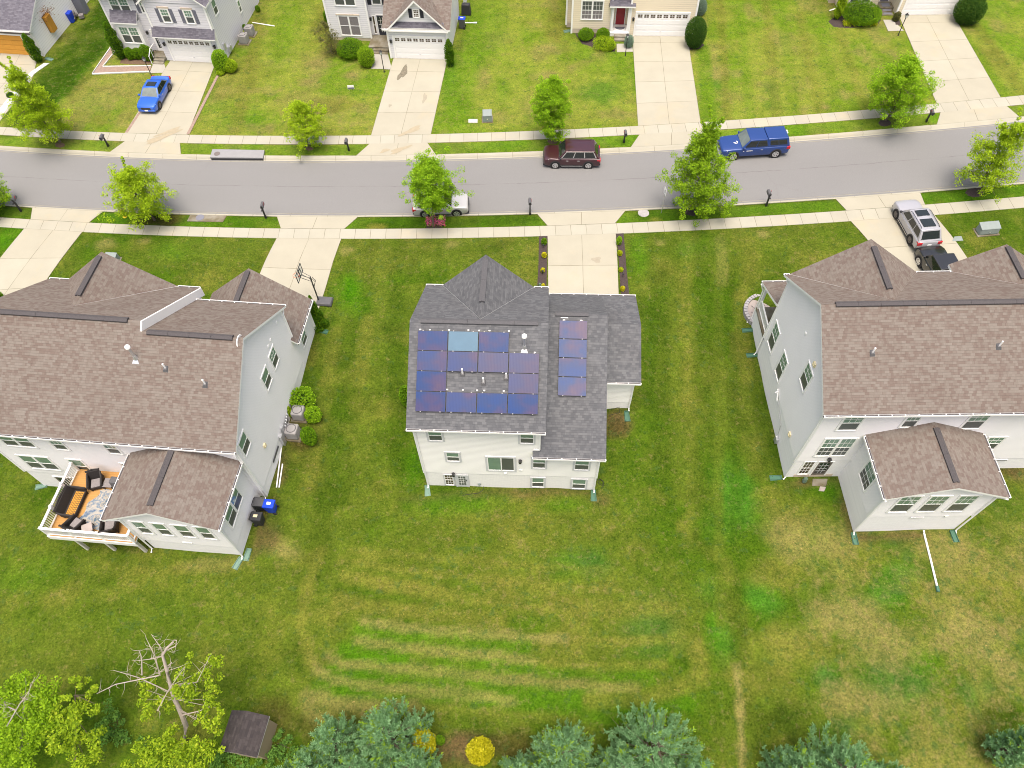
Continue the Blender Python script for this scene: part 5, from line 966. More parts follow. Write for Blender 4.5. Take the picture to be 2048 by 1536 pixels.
tree_px('bushy lime tree beside the yellow hydrant', (306,442), (277,330), 112, broad, 'leaf_lime', seed=34, shell=80, nl=30, per=26, leaf=.15, spiky=.5, spread=.35)
tree_px('round headed tree with pale trunk rising from pink flowers', (871,450), (858,330), 88, lambda t: max(.5, math.sqrt(max(0, 1-(2*t-.85)**2))), 'leaf_round', seed=55, shell=190, nl=30, per=30, h0=.40, leaf=.14, spread=.32)
tree_px('largest loose branched tree on the verge by the parking sign', (1386,424), (1412,258), 145, pyra, 'leaf_mid', seed=89, shell=90, nl=44, per=25, leaf=.16, spiky=1.2, spread=.34, h0=.16)
tree_px('green tree cut by the left edge beside a mailbox', (-6,424), (-14,334), 84, broad, 'leaf_mid', seed=44, shell=40, nl=22, per=24, leaf=.15, spread=.33)
# ---- shrubs
def bush(name, label, ctr, r, c, mat, seed=1, leaf=.085, n=None, group=None, cat='shrub', stems=True, lumpy=.14, core='leaf_dark', z0=None):
    "ellipsoid shrub (semi axes r, c) standing on the ground; ctr = xy"
    rng = np.random.default_rng(seed); zg = gnd(ctr[0], ctr[1]) if z0 is None else z0; root = empty(name, (ctr[0], ctr[1], zg), 0, label, cat, group)
    n = n or int(min(11000, 900+ 3.6*1150*r*c/.09*.16/ (leaf/.085)**2)); d = rng.normal(size=(n, 3)); d /= np.linalg.norm(d, axis=1, keepdims=True)
    k = rng.normal(size=(9, 3)); k /= np.linalg.norm(k, axis=1, keepdims=True); bump_ = 1+lumpy*np.max((d@k.T)**8*rng.uniform(.5, 1.4, 9), axis=1)-lumpy*.4
    rr = ((.72+.3*rng.random(n)**.6) if lumpy < .2 else (.58+.5*rng.random(n)**.8))*bump_; P_ = d*rr[:, None]*[r, r, c]+[0, 0, c*.96]; P_ = P_[P_[:, 2] > .03]
    V, _ = leaves(P_, 1, .02, leaf, rng=rng, up=.25)
    m = len(P_); nr = np.repeat(P_-[0, 0, c*.9], 4, 0)
    crown(root, V, M[mat], 'foliage')
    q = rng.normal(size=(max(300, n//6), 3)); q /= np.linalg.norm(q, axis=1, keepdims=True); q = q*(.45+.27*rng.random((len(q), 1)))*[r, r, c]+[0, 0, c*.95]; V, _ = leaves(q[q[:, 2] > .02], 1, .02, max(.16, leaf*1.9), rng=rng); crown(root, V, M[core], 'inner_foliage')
    t = MB()
    for i in range(4): a = i*1.6+seed; t.tube([(.03*math.cos(a), .03*math.sin(a), -.05), (r*.4*math.cos(a), r*.4*math.sin(a), c*1.1)], [.02, .008], 5)
    t.build('stem', M['bark'], root); return root
def bush_px(name, label, cx, cy, w, h, mat, **k):
    p = P(cx, cy, 0); zg = gnd(p[0], p[1]); c = .5
    for _ in range(4):
        p = P(cx, cy, zg+c); zg = gnd(p[0], p[1]); m = mpp(p); r = w*m/2; dep = math.atan2(CAM_H-p[2], math.hypot(p[0], p[1])); q = (h*m/2)**2-(r*math.sin(dep))**2
        c = math.sqrt(q)/math.cos(dep) if q > .01 else .25
        c = min(c, 1.5)
    return bush(name, label, (p[0], p[1]), r, c, mat, z0=zg, **k)
g1 = 'rounded shrubs by the house fronts'
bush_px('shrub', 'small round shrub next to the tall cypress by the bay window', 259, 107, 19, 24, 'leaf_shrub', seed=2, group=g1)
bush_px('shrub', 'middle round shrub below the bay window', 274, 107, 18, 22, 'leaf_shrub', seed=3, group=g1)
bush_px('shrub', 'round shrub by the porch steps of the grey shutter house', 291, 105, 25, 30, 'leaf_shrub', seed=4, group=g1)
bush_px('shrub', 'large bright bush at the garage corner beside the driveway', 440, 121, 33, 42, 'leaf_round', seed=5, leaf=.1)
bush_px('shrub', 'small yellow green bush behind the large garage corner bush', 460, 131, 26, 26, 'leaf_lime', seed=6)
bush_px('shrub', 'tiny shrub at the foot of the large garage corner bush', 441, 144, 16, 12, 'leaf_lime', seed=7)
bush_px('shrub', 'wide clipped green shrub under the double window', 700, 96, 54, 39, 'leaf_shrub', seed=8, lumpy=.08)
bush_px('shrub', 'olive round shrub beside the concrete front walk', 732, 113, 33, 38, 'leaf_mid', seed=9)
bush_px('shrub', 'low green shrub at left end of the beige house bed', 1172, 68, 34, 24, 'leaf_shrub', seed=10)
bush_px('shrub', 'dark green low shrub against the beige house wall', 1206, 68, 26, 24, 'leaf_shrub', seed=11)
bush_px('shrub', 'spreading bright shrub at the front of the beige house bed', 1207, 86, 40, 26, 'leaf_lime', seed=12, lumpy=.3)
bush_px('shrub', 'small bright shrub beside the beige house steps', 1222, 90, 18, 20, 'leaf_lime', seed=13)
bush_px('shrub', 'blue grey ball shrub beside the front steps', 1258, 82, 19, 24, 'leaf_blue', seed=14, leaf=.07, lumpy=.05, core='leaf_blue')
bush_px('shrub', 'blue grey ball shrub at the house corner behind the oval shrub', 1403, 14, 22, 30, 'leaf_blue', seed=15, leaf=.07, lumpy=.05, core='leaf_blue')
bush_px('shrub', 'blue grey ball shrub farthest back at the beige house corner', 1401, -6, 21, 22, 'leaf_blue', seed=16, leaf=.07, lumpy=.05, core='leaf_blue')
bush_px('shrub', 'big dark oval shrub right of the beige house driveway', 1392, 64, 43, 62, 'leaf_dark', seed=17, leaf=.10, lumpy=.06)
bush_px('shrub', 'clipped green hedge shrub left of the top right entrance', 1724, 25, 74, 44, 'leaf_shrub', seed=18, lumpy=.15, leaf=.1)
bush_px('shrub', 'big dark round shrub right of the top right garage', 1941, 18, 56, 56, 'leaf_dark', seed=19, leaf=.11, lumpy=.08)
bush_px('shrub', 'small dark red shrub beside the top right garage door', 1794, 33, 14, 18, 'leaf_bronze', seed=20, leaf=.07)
bush_px('shrub', 'leafy shrub behind the upper outdoor cooling unit', 604, 797, 48, 46, 'leaf_round', seed=21, leaf=.13, lumpy=.2)
bush_px('shrub', 'leafy shrub at right of the upper outdoor cooling unit', 626, 829, 32, 34, 'leaf_round', seed=22, leaf=.12)
bush_px('shrub', 'leafy shrub at right of the lower outdoor cooling unit', 617, 872, 29, 40, 'leaf_shrub', seed=23, leaf=.12)
bush_px('shrub', 'thin weedy shrub against the wall left of the cooling unit', 576, 822, 14, 24, 'leaf_lime', seed=24, leaf=.11)
bush_px('shrub', 'round shrub half hidden by the left eave of the solar roof house', 812, 792, 26, 44, 'leaf_shrub', seed=25, leaf=.11)
bush_px('shrub', 'tiny clipped shrub on the white edging at far left driveway', 20, 190, 13, 10, 'leaf_dark', seed=26)
bush_px('shrub', 'shrub cut by the left edge below the left driveway', -6, 594, 22, 26, 'leaf_shrub', seed=27)
bush_px('shrub', 'green plant between two cooling units of the grey shutter house', 489, 54, 8, 10, 'leaf_shrub', seed=28)
bush_px('shrub', 'green shrub at the rear corner of the grey shutter house', 515, 17, 9, 12, 'leaf_shrub', seed=29)
bush_px('shrub', 'dark shrub beside the left wall of the roof gable house', 652, 33, 10, 22, 'leaf_shrub', seed=30)
for i, (x, y, w, h, mt, lb) in enumerate(((1088,483,10,15,'leaf_shrub','small evergreen at the street end of the left driveway bed'),(1088.5,510,9,7,'leaf_yellow','yellow green plant nearest the street in the left driveway bed'),(1085.5,540,8,9,'leaf_yellow','yellow green plant midway along the left driveway bed'),(1086,572,7,6,'leaf_yellow','yellow green plant nearest the roof in the left driveway bed'),(1238.5,481,10,17,'leaf_round','small evergreen at the street end of the right driveway bed'),(1240,506,8,7,'leaf_gold','yellow green plant nearest the street in the right driveway bed'),(1242,539,8,9,'leaf_gold','yellow green plant midway along the right driveway bed'),(1245.5,577,8,7,'leaf_yellow','yellow green plant nearest the garage in the right driveway bed'))):
    bush_px('bedding_plant', lb, x, y, w, h, mt, seed=60+i, leaf=.09, group='plants in the driveway beds', cat='plant', core='leaf_shrub')
bush_px('flower', 'tiny blue flower beside the grey roof gable', 1080, 571, 5, 4, 'leaf_blue', seed=70, leaf=.07, cat='plant')
# flower patch at the foot of the round headed tree
rng = np.random.default_rng(77); c0 = PG(871,446); root = empty('flower_patch', c0, 0, 'pink and red flowers around a pale tree trunk', 'flowers')
q = np.column_stack([rng.uniform(-.75, .8, 420), rng.uniform(-.5, .5, 420), rng.uniform(.1, .34, 420)]); V, _ = leaves(q, 1, .03, .10, rng=rng, up=1.2, aspect=.9); crown(root, V, M['leaf_pink'], 'blossom')
q = np.column_stack([rng.uniform(-.85, .9, 420), rng.uniform(-.55, .55, 420), rng.uniform(.02, .28, 420)]); V, _ = leaves(q, 1, .03, .12, rng=rng); crown(root, V, M['leaf_shrub'], 'foliage')
# low golden grass before the hedge
rng = np.random.default_rng(79); root = empty('border_grass', PG(1720,51), 0, 'bright green border grass before the clipped hedge', 'ornamental grass'); root.rotation_euler.z = H4.yaw
q = np.column_stack([rng.uniform(-1.7, 1.6, 900), rng.uniform(-.3, .45, 900), rng.uniform(.05, .4, 900)]); V, _ = leaves(q, 1, .05, .2, rng=rng, aspect=.25); crown(root, V, M['leaf_gold'], 'foliage')
# ---- columnar conifers
def column(label, b, top, w, mat='leaf_cypress', seed=1, cone=False, group='columnar conifers by the houses', leaf=.10):
    base = PG(*b); H = hfrom(base, *top); R = w*mpp((base.x, base.y, H/2))/2; rng = np.random.default_rng(seed); root = empty('columnar_conifer', base, 0, label, 'conifer', group)
    n = int(1500+1500*H*R); t = rng.random(n)**(1.4 if cone else 1.0); r = R*((1-t)**.9 if cone else np.minimum(1, 3.2*(t+.12))*np.minimum(1, (1.03-t)*2.6)**.7)*(.62+.42*rng.random(n)**.5); a = rng.random(n)*2*np.pi
    r *= 1+.16*np.sin(a*3+t*17)
    P_ = np.column_stack([r*np.cos(a), r*np.sin(a), .08+t*(H-.08)]); V, _ = leaves(P_, 1, .03, leaf*1.3, rng=rng, up=.1, aspect=.42); crown(root, V, M[mat], 'foliage')
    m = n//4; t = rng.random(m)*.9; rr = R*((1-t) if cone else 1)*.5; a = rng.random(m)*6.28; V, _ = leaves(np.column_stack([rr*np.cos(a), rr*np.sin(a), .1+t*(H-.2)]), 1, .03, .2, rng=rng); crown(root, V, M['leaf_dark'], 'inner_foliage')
    s = MB(); s.tube([(0, 0, -.05), (0, 0, H*.9)], [.05, .01], 6); s.build('trunk', M['bark'], root); return root
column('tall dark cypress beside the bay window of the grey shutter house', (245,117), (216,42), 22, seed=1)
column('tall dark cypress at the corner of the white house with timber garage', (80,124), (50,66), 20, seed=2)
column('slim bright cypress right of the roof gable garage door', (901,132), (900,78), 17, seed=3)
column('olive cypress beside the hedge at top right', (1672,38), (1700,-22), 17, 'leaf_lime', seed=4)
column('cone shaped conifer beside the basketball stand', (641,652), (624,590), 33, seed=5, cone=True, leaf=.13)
# airy dark shrub by the double window
tree('ornamental_tree', 'thin bronze leaved small tree beside the clipped shrub', PG(665,108), hfrom(PG(665,108), 655, 42), 1.25, oval, 'leaf_bronze', seed=101, nl=16, per=16, leaf=.12, spread=.28, h0=.12, trunk=.04)
# ---- pines at the foot of the garden
def pine(label, ax, ay, H, R, seed, dens=1.0):
    p = P(ax, ay, -2.8+H); zg = gnd(p[0], p[1]); rng = np.random.default_rng(seed); root = empty('pine_tree', (p[0], p[1], zg), 0, label, 'pine', 'blue green pines along the garden foot'); t = MB(); t.tube([(0, 0, -.1), (0, 0, H*.5), (0, 0, H)], [.13, .08, .015], 8)
    C = []; D = []
    nw = 9
    for w in range(nw):
        f = .12+.86*w/(nw-1); rr = R*(1.02-f**1.5*.86); nb = 6 if f < .85 else 4
        for k in range(nb):
            a = k*2*math.pi/nb+w*.7+rng.normal()*.15; L = rr*rng.uniform(.8, 1.1); d = Vector((math.cos(a), math.sin(a), 0)); p0 = Vector((0, 0, H*f*.96)); p1 = p0+d*L*.6+Vector((0, 0, L*.12)); p2 = p0+d*L+Vector((0, 0, L*.32))
            t.tube([p0, p1, p2], [.035, .02, .006], 5)
            ns = int((3+6*L)*dens)
            for j in range(ns):
                s = rng.uniform(.3, 1.); q = p0.lerp(p1, s/.6) if s < .6 else p1.lerp(p2, (s-.6)/.4); sd = Vector((-d.y, d.x, 0))*rng.choice([-1, 1])*rng.uniform(.05, .42)*L*(1.1-s*.6); q = q+sd+Vector((0, 0, rng.uniform(-.03, .12)))
                C.append(q); D.append((d*(.55)+sd*.9+Vector((0, 0, .75))).normalized())
    C.append(Vector((0, 0, H))); D.append(Vector((0, 0, 1)))
    def tufts(C, D, n, L, w):
        C = np.repeat(np.array([tuple(c) for c in C]), n, 0); D = np.repeat(np.array([tuple(c) for c in D]), n, 0); N = len(C)
        base = C + D*rng.uniform(-.22, .34, (N, 1)); v = D*.75+rng.normal(size=(N, 3))*.42; v /= np.linalg.norm(v, axis=1, keepdims=True); s = np.cross(v, rng.normal(size=(N, 3))); s /= np.linalg.norm(s, axis=1, keepdims=True); l = L*rng.uniform(.7, 1.2, (N, 1))
        return np.stack([base-s*w*.35, base+s*w*.35, base+v*l+s*w*.5, base+v*l-s*w*.5], 1).reshape(-1, 3)
    t.build('trunk', M['bark'], root, smooth=True)
    crown(root, tufts(C, D, 44, .17, .034), M['needle'])
    sel = [i for i in range(len(C)) if rng.random() < .16]
    crown(root, tufts([C[i]+D[i]*.12 for i in sel], [D[i] for i in sel], 22, .17, .04), M['needle_tip'], 'fresh_shoots'); return root
pine('blue green pine nearest the timber shed', 655, 1478, 5.2, 1.75, 1); pine('large blue green pine left of the yellow shrub', 764, 1462, 6.0, 2.15, 2); pine('blue green pine right of the golden shrubs', 1130, 1500, 5.8, 1.95, 3); pine('low blue green pine beside the middle golden shrub', 1035, 1545, 4.0, 1.1, 4)
pine('tall blue green pine at the bottom centre right', 1322, 1488, 6.2, 2.65, 5); pine('blue green pine left of a pair at bottom right', 1618, 1530, 5.4, 1.3, 6); pine('wide blue green pine right of a pair at bottom right', 1715, 1535, 5.6, 2.3, 7); pine('blue green pine cut by the right edge of the picture', 2092, 1480, 5.2, .9, 8); pine('blue green pine at the bottom edge below the shed', 560, 1560, 4.8, 1.3, 9); pine('blue green pine at the bottom edge between the two gaps', 1240, 1560, 4.6, 1.2, 10)
pine('blue green pine below the twin pines by the shed', 610, 1535, 5.2, 1.6, 15); pine('blue green pine tucked behind the golden shrub', 815, 1530, 5.0, 1.5, 16); pine('blue green pine beside the tall bottom centre pine', 1250, 1530, 5.2, 1.5, 17)
pine('blue green pine filling the gap below the middle pines', 1092, 1552, 4.4, 1.2, 12); pine('blue green pine right of the tall bottom centre pine', 1398, 1545, 5.0, 1.4, 13); pine('young blue green pine behind the nearest pine', 700, 1530, 5.0, 1.7, 14)
pine('small blue green pine by the lower right corner', 1830, 1560, 4.6, 1.1, 11)
bush_px('golden_shrub', 'golden shrub touching the large pine', 849, 1484, 42, 62, 'leaf_yellow', seed=41, leaf=.12, core='leaf_gold', lumpy=.25, cat='shrub', group='golden shrubs by the pines')
bush_px('golden_shrub', 'round golden shrub standing free on bare soil', 960, 1502, 48, 56, 'leaf_yellow', seed=42, leaf=.12, core='leaf_gold', lumpy=.25, cat='shrub', group='golden shrubs by the pines')
bush_px('weed', 'small green weed beside the golden shrub', 880, 1480, 16, 18, 'leaf_shrub', seed=43, leaf=.12, cat='plant')
# ---- wild trees at bottom left
def wild(name, label, trunkpts, clumps, mat, seed, barkm, branches=(), leaf=.135, per=150, r0=.13, cat='tree', limbs=True):
    rng = np.random.default_rng(seed); T = [Vector(P(x, y, z)) for x, y, z in trunkpts]; root = empty(name, T[0], 0, label, cat); o = T[0]; t = MB()
    t.tube([p-o for p in T], [r0*(1-.8*i/len(T)) for i in range(len(T))], 8)
    for br in branches:
        Q = [Vector(P(x, y, z))-o for x, y, z in br]; Q = [q+Vector(rng.normal(size=3)*.05) if 0 < i else q for i, q in enumerate(Q)]
        t.tube(Q, [max(.007, .034*(1-i/len(Q))) for i in range(len(Q))], 5)
        for a, b in zip(Q[:-1], Q[1:]):
            for k in range(5):
                s = a.lerp(b, rng.random()); d = Vector(rng.normal(size=3)); d.z = abs(d.z)*.4; e = s+d.normalized()*rng.uniform(.25, .7); m_ = s.lerp(e, .5)+Vector(rng.normal(size=3)*.06); t.tube([s, m_, e], [.010, .007, .003], 4)
    C = []; SP = []
    for x, y, rp, z in clumps:
        c = Vector(P(x, y, z))-o; R = rp*mpp(P(x, y, z)); near = min((p-o for p in T), key=lambda q: (q-c).length+max(0, q.z-c.z)*1.5)
        if z > 1.5 or limbs: t.tube([near, near.lerp(c, .6)+Vector((0, 0, -.1)), c], [.016, .011, .004], 4)
        for k in range(max(2, int(7*R*R*3))): C.append(tuple(c+Vector(rng.normal(size=3)*R*.5))); SP.append(max(.18, R*.42))
    t.build('trunk', M[barkm], root, smooth=True); V, _ = leaves(C, per//3, np.array(SP), leaf, rng=rng, aspect=.6); crown(root, V, M[mat]); return root
wild('broken_tree', 'broken pale dead tree with leafy lower branches beside the shed', [(368,1500,-2.7),(368,1486,-1.9),(372,1451,-.6),(360,1421,.8),(349,1398,1.8),(341,1372,2.8),(334,1342,3.9),(325,1310,4.9),(334,1296,5.4),(346,1284,5.8)],
    [(439,1322,22,3.2),(378,1325,12,4),(395,1357,26,3.2),(422,1357,20,3),(381,1386,28,2.6),(425,1398,22,2.4),(436,1416,15,2.2),(293,1380,22,2.6),(307,1404,26,2.2),(278,1398,14,2.4),(351,1372,16,3.3),(425,1451,22,1.6),(401,1445,14,1.6),(334,1462,22,1.2),(352,1500,26,1),(318,1500,30,1),(405,1495,26,1),(431,1485,18,1),(345,1524,36,.6),(288,1500,24,.8),(395,1521,30,.6),(268,1525,20,.4)],
    'leaf_wild', 4, 'deadwood', [[(318,1351,3.7),(234,1369,4),(193,1384,3.9)],[(337,1383,2.5),(278,1357,3.8),(228,1337,4.3)],[(325,1312,4.8),(310,1316,5),(275,1323,5.1)],[(320,1351,3.6),(310,1313,4.8),(291,1275,5.6)],[(284,1350,4),(284,1316,4.8),(277,1301,5.2)],[(325,1305,5),(325,1298,5.3),(307,1272,5.9)],[(315,1421,2.2),(340,1380,3.6),(365,1335,5)],[(334,1340,4),(345,1331,4.1),(318,1350,4.0)],[(345,1375,2.8),(395,1365,3.6),(420,1313,4.8)],[(365,1430,.6),(400,1425,1.8),(425,1415,2.2)],[(334,1300,5.2),(350,1292,5.7),(354,1276,6)]], r0=.16, limbs=False)
wild('leafy_tree', 'yellow green sapling left of the broken tree', [(150,1530,-2.7),(152,1480,0),(153,1440,1.6),(150,1390,3)], [(149,1372,18,3.6),(182,1389,16,3.2),(132,1398,15,3.2),(164,1421,26,2.6),(138,1439,30,2.2),(117,1433,22,2.2),(164,1404,18,3),(180,1475,24,1.2),(140,1485,28,1),(105,1490,24,.8),(170,1520,30,.2),(195,1410,10,2.8)], 'leaf_wild', 6, 'bark', r0=.08)
wild('leafy_tree', 'green tree with a bare white branch in the bottom left corner', [(40,1530,-2.7),(42,1480,0),(45,1440,1.4),(50,1400,2.6)], [(50,1345,11,4),(35,1378,30,3.2),(17,1378,22,3.2),(76,1387,30,2.8),(102,1396,22,2.6),(29,1404,32,2.6),(59,1422,40,2),(88,1422,32,2),(6,1428,20,2.2),(35,1446,38,1.4),(67,1444,24,1.4),(10,1480,30,.8),(60,1490,30,.6),(20,1520,34,.2),(100,1450,20,1.2)], 'leaf_mid', 7, 'deadwood', [[(14,1452,2.2),(38,1410,3.2),(58,1383,3.9),(68,1357,4.5)],[(30,1420,2.9),(12,1410,3.2),(4,1392,3.4)]], r0=.1)
wild('undergrowth_bush', 'dark green undergrowth between the saplings', [(225,1490,-2.8),(226,1470,-1.8)], [(214,1440,24,-.8),(236,1434,14,-1),(225,1462,26,-1.4),(250,1480,24,-1.8)], 'leaf_under', 9, 'bark', cat='bush', r0=.04)
wild('undergrowth_bush', 'dark green undergrowth behind the shed corner', [(548,1500,-2.8),(549,1485,-2.2)], [(556,1470,14,-1.8),(566,1490,22,-1.8),(545,1512,20,-1.9),(590,1500,20,-1.6)], 'leaf_under', 10, 'bark', cat='bush', r0=.04)
wild('undergrowth_bush', 'low green undergrowth in front of the shed', [(470,1526,-2.8),(470,1520,-2.4)], [(455,1524,20,-2),(490,1528,24,-2.1),(430,1530,22,-1.8),(520,1532,18,-2.1)], 'leaf_under', 12, 'bark', cat='bush', r0=.04)

# ---- loose tufts standing out of the mown lawn
rng = np.random.default_rng(123); N = 110000; tx = rng.uniform(-46, 46, N); ty = rng.uniform(4, 80, N); keep = np.abs(tx) < .70*np.hypot(ty, 42)+1
keep &= ~((ty > nK(tx)-.05) & (ty < fK(tx)+.05)) & ~((ty > nL(tx)-.03) & (ty < nS(tx)+.03)) & ~((ty > fS(tx)-.03) & (ty < fL(tx)+.03))
def inpoly(px, py, poly):
    r = np.zeros(len(px), bool); x, y = np.array(poly).T; m = (px > x.min()) & (px < x.max()) & (py > y.min()) & (py < y.max()); qx, qy = px[m], py[m]; q = np.zeros(len(qx), bool)
    for (xa, ya), (xb, yb) in zip(poly, poly[1:]+poly[:1]): q ^= ((ya > qy) != (yb > qy)) & (qx < (xb-xa)*(qy-ya)/(yb-ya+1e-12)+xa)
    r[m] = q; return r
rects = [(FC,0,10.9,0,12),(FC,10.9,13.3,5.6,12),(FL,-15.7,0,0,13),(FL,-6.1,-.4,-4,0),(FR,0,24,0,12.6),(FR,3.5,9.8,-3.9,0),(H1,-5.4,5.2,0,12),(H2,-7,5.6,0,12),(H3,-6.8,5.6,0,12),(H4,-6.6,5.3,0,12),(H0,-7,0,0,12)]
for poly in PAVED+[[fr.W(a, c)[:2], fr.W(b, c)[:2], fr.W(b, d_)[:2], fr.W(a, d_)[:2]] for fr, a, b, c, d_ in rects]: keep &= ~inpoly(tx, ty, [tuple(p) for p in poly])
keep &= vnoise(tx, ty, .9, 71, 3) > rng.uniform(.18, .62, N)
tx, ty = tx[keep], ty[keep]; tz = Zg(tx, ty); V, _ = leaves(np.column_stack([tx, ty, tz+.025]), 1, .015, .10, up=1.4, aspect=.6, rng=rng)
col = lawn_colour(tx, ty); col[:, 3] = 1; tag(npmesh('grass_tufts', V, np.arange(len(V)).reshape(-1, 4), M['tuft'], attr=np.repeat(col, 4, 0)), 'loose taller tufts of grass across the mown lawns', 'grass', kind='stuff')
# ------------------------------------------------------------------ deck and its furniture (left house frame)
def at(fr, x, y, z): w = fr.W(x, y, 0); return (w[0], w[1], z)
dk = empty('deck', at(FL, -8.8, -2.2, gnd(*FL.W(-8.8, -2.2)[:2])), FL.yaw, 'raised timber deck with white railing behind the left house', 'deck')
OX, OY, OZ = -8.8, -2.2, dk.location.z
def DM(): return MB((-OX, -OY, -OZ))
x0, x1, y0, y1, zf = -11.5, -6.12, -4.45, -.05, 1.1
b = DM(); b.box((x0, y0, zf-.04), (x1, y1, zf)); b.build('floor', M['deck_wood'], dk)
b = DM(); b.box((x0-.04, y0-.05, zf-.42), (x1+.02, y0-.002, zf-.02)); b.box((x0-.045, y0, zf-.42), (x0-.002, y1, zf-.02)); b.box((x0+.1, y0+.1, zf-.3), (x1-.1, y1, zf-.05)); b.build('fascia', M['white'], dk)
def rail(pa, pb):
    a, c = Vector(pa), Vector(pb); d = (c-a).normalized(); L = (c-a).length; o = Vector((-d.y, d.x)); b = DM()
    def bar(s, e, z0, z1_, w): p, q = a+d*s, a+d*e; b.hexa([(*(p-o*w), z0), (*(p+o*w), z0), (*(q+o*w), z0), (*(q-o*w), z0)], [(*(p-o*w), z1_), (*(p+o*w), z1_), (*(q+o*w), z1_), (*(q-o*w), z1_)])
    bar(0, L, zf+.90, zf+.97, .07); bar(0, L, zf+.10, zf+.16, .035); n = int(L/.125)
    for i in range(1, n): bar(L*i/n-.02, L*i/n+.02, zf+.16, zf+.90, .02)
    fixn(b.build('railing', M['white'], dk))
rail((x0+.06, y1), (x0+.06, y0+.06)); rail((x0+.06, y0+.06), (x1-.06, y0+.06)); rail((x1-.06, y0+.06), (x1-.06, y0+.55))
for x, y in ((x0+.06, y1-.1), (x0+.06, -1.55), (x0+.06, -3.0), (x0+.06, y0+.06), (-9.75, y0+.06), (-8.0, y0+.06), (x1-.06, y0+.06), (x1-.06, y0+.6)):
    b = DM(); b.box((x-.06, y-.06, zf), (x+.06, y+.06, zf+1.03)); b.hexa([(x-.08,y-.08,zf+1.03),(x+.08,y-.08,zf+1.03),(x+.08,y+.08,zf+1.03),(x-.08,y+.08,zf+1.03)], [(x-.02,y-.02,zf+1.1),(x+.02,y-.02,zf+1.1),(x+.02,y+.02,zf+1.1),(x-.02,y+.02,zf+1.1)]); b.build('rail_post', M['white'], dk)
for x in (-10.5, -8.6, -6.5):
    b = DM(); b.box((x-.08, -4.25, -3), (x+.08, -4.09, zf-.3)); b.build('post', M['grey_deck'], dk)
def seat(name, label, x, y, rot, w, dep=.75, cush=True, slat=False):
    r = empty(name, at(FL, x, y, zf), FL.yaw+rad(rot), label, 'sofa' if w > 1 else 'armchair', None); h = w/2
    b = MB(); b.box((-h, -dep/2, .12), (h, dep/2, .36))
    for sx in (-h+.05, h-.05):
        for sy in (-dep/2+.05, dep/2-.05): b.box((sx-.04, sy-.04, 0), (sx+.04, sy+.04, .12))
    b.build('seat_frame', M['wicker'], r, bevel=.02)
    b = MB(); n = 8; pts = [(-h+(2*h)*i/n, dep/2+.02-.05*math.sin(math.pi*i/n)*0, 0) for i in range(n+1)]
    b.hexa([(-h,dep/2-.12,.3),(h,dep/2-.12,.3),(h,dep/2,.3),(-h,dep/2,.3)], [(-h,dep/2+.10,.95),(h,dep/2+.10,.95),(h,dep/2+.2,.95),(-h,dep/2+.2,.95)]); b.tube([(-h-.02,dep/2+.16,.95),(0,dep/2+.2,1.0),(h+.02,dep/2+.16,.95)], .055, 6); b.build('backrest', M['wicker'], r, bevel=.02)
    for sx in (-1, 1):
        b = MB(); b.tube([(sx*h, dep/2+.1, .8), (sx*(h+.04), .1, .66), (sx*(h+.03), -dep/2-.02, .60), (sx*h, -dep/2-.04, .42)], .065, 6); b.hexa([(sx*h-.04,-dep/2,.3),(sx*h+.04,-dep/2,.3),(sx*h+.04,dep/2,.3),(sx*h-.04,dep/2,.3)], [(sx*h-.04,-dep/2,.6),(sx*h+.04,-dep/2,.6),(sx*h+.04,dep/2,.72),(sx*h-.04,dep/2,.72)]); b.build('armrest', M['wicker'], r)
    if slat:
        b = MB()
        for i in range(12):
            for j in range(6): b.box((-h+.1+i*(2*h-.2)/12+.01, -dep/2+.05+j*(dep-.25)/6+.01, .365), (-h+.1+(i+1)*(2*h-.2)/12-.015, -dep/2+.05+(j+1)*(dep-.25)/6-.015, .375))
        b.build('woven_seat', M['planter_wood'], r)
    elif cush:
        b = MB(); b.box((-h+.1, -dep/2+.03, .365), (h-.1, dep/2-.15, .45)); b.build('cushion', M['cushion'], r, bevel=.03)
    return r
seat('loveseat', 'black wicker loveseat with open woven seat along the deck railing', -10.55, -2.45, 90, 1.75, .8, slat=True)
seat('armchair', 'black wicker armchair by the house wall on the deck', -9.75, -1.0, 20, .75)
seat('armchair', 'black wicker armchair at the front rail left of a small table', -9.85, -3.75, 160, .72)
seat('armchair', 'black wicker armchair at the front rail under the sunroom eave', -7.75, -3.7, 200, .78)
def small_table(label, x, y, rot, mat, top='deck_wood'):
    r = empty('side_table', at(FL, x, y, zf), FL.yaw+rad(rot), label, 'table'); b = MB(); b.box((-.3, -.3, .42), (.3, .3, .46)); b.build('table_top', M[top], r, bevel=.01)
    for sx in (-.26, .26):
        for sy in (-.26, .26): b = MB(); b.box((sx-.02, sy-.02, 0), (sx+.02, sy+.02, .42)); b.build('leg', M[mat], r)
small_table('small dark framed table between chairs by the house wall', -8.95, -1.0, 0, 'wicker', 'cushion'); small_table('small pale topped table turned at the front rail', -9.05, -3.95, 30, 'wicker', 'sand')
r = empty('covered_grill', at(FL, -8.25, -1.0, zf), FL.yaw, 'dark covered grill beside the house wall on the deck', 'grill'); b = MB(); b.hexa([(-.42,-.3,0),(.42,-.3,0),(.42,.3,0),(-.42,.3,0)], [(-.36,-.22,1.0),(.36,-.22,1.0),(.36,.22,1.0),(-.36,.22,1.0)]); b.build('cover', M['charcoal'], r, bevel=.08, seg=3, smooth=True)
b = MB(); N = 22; rg = np.random.default_rng(5); gpts = {}
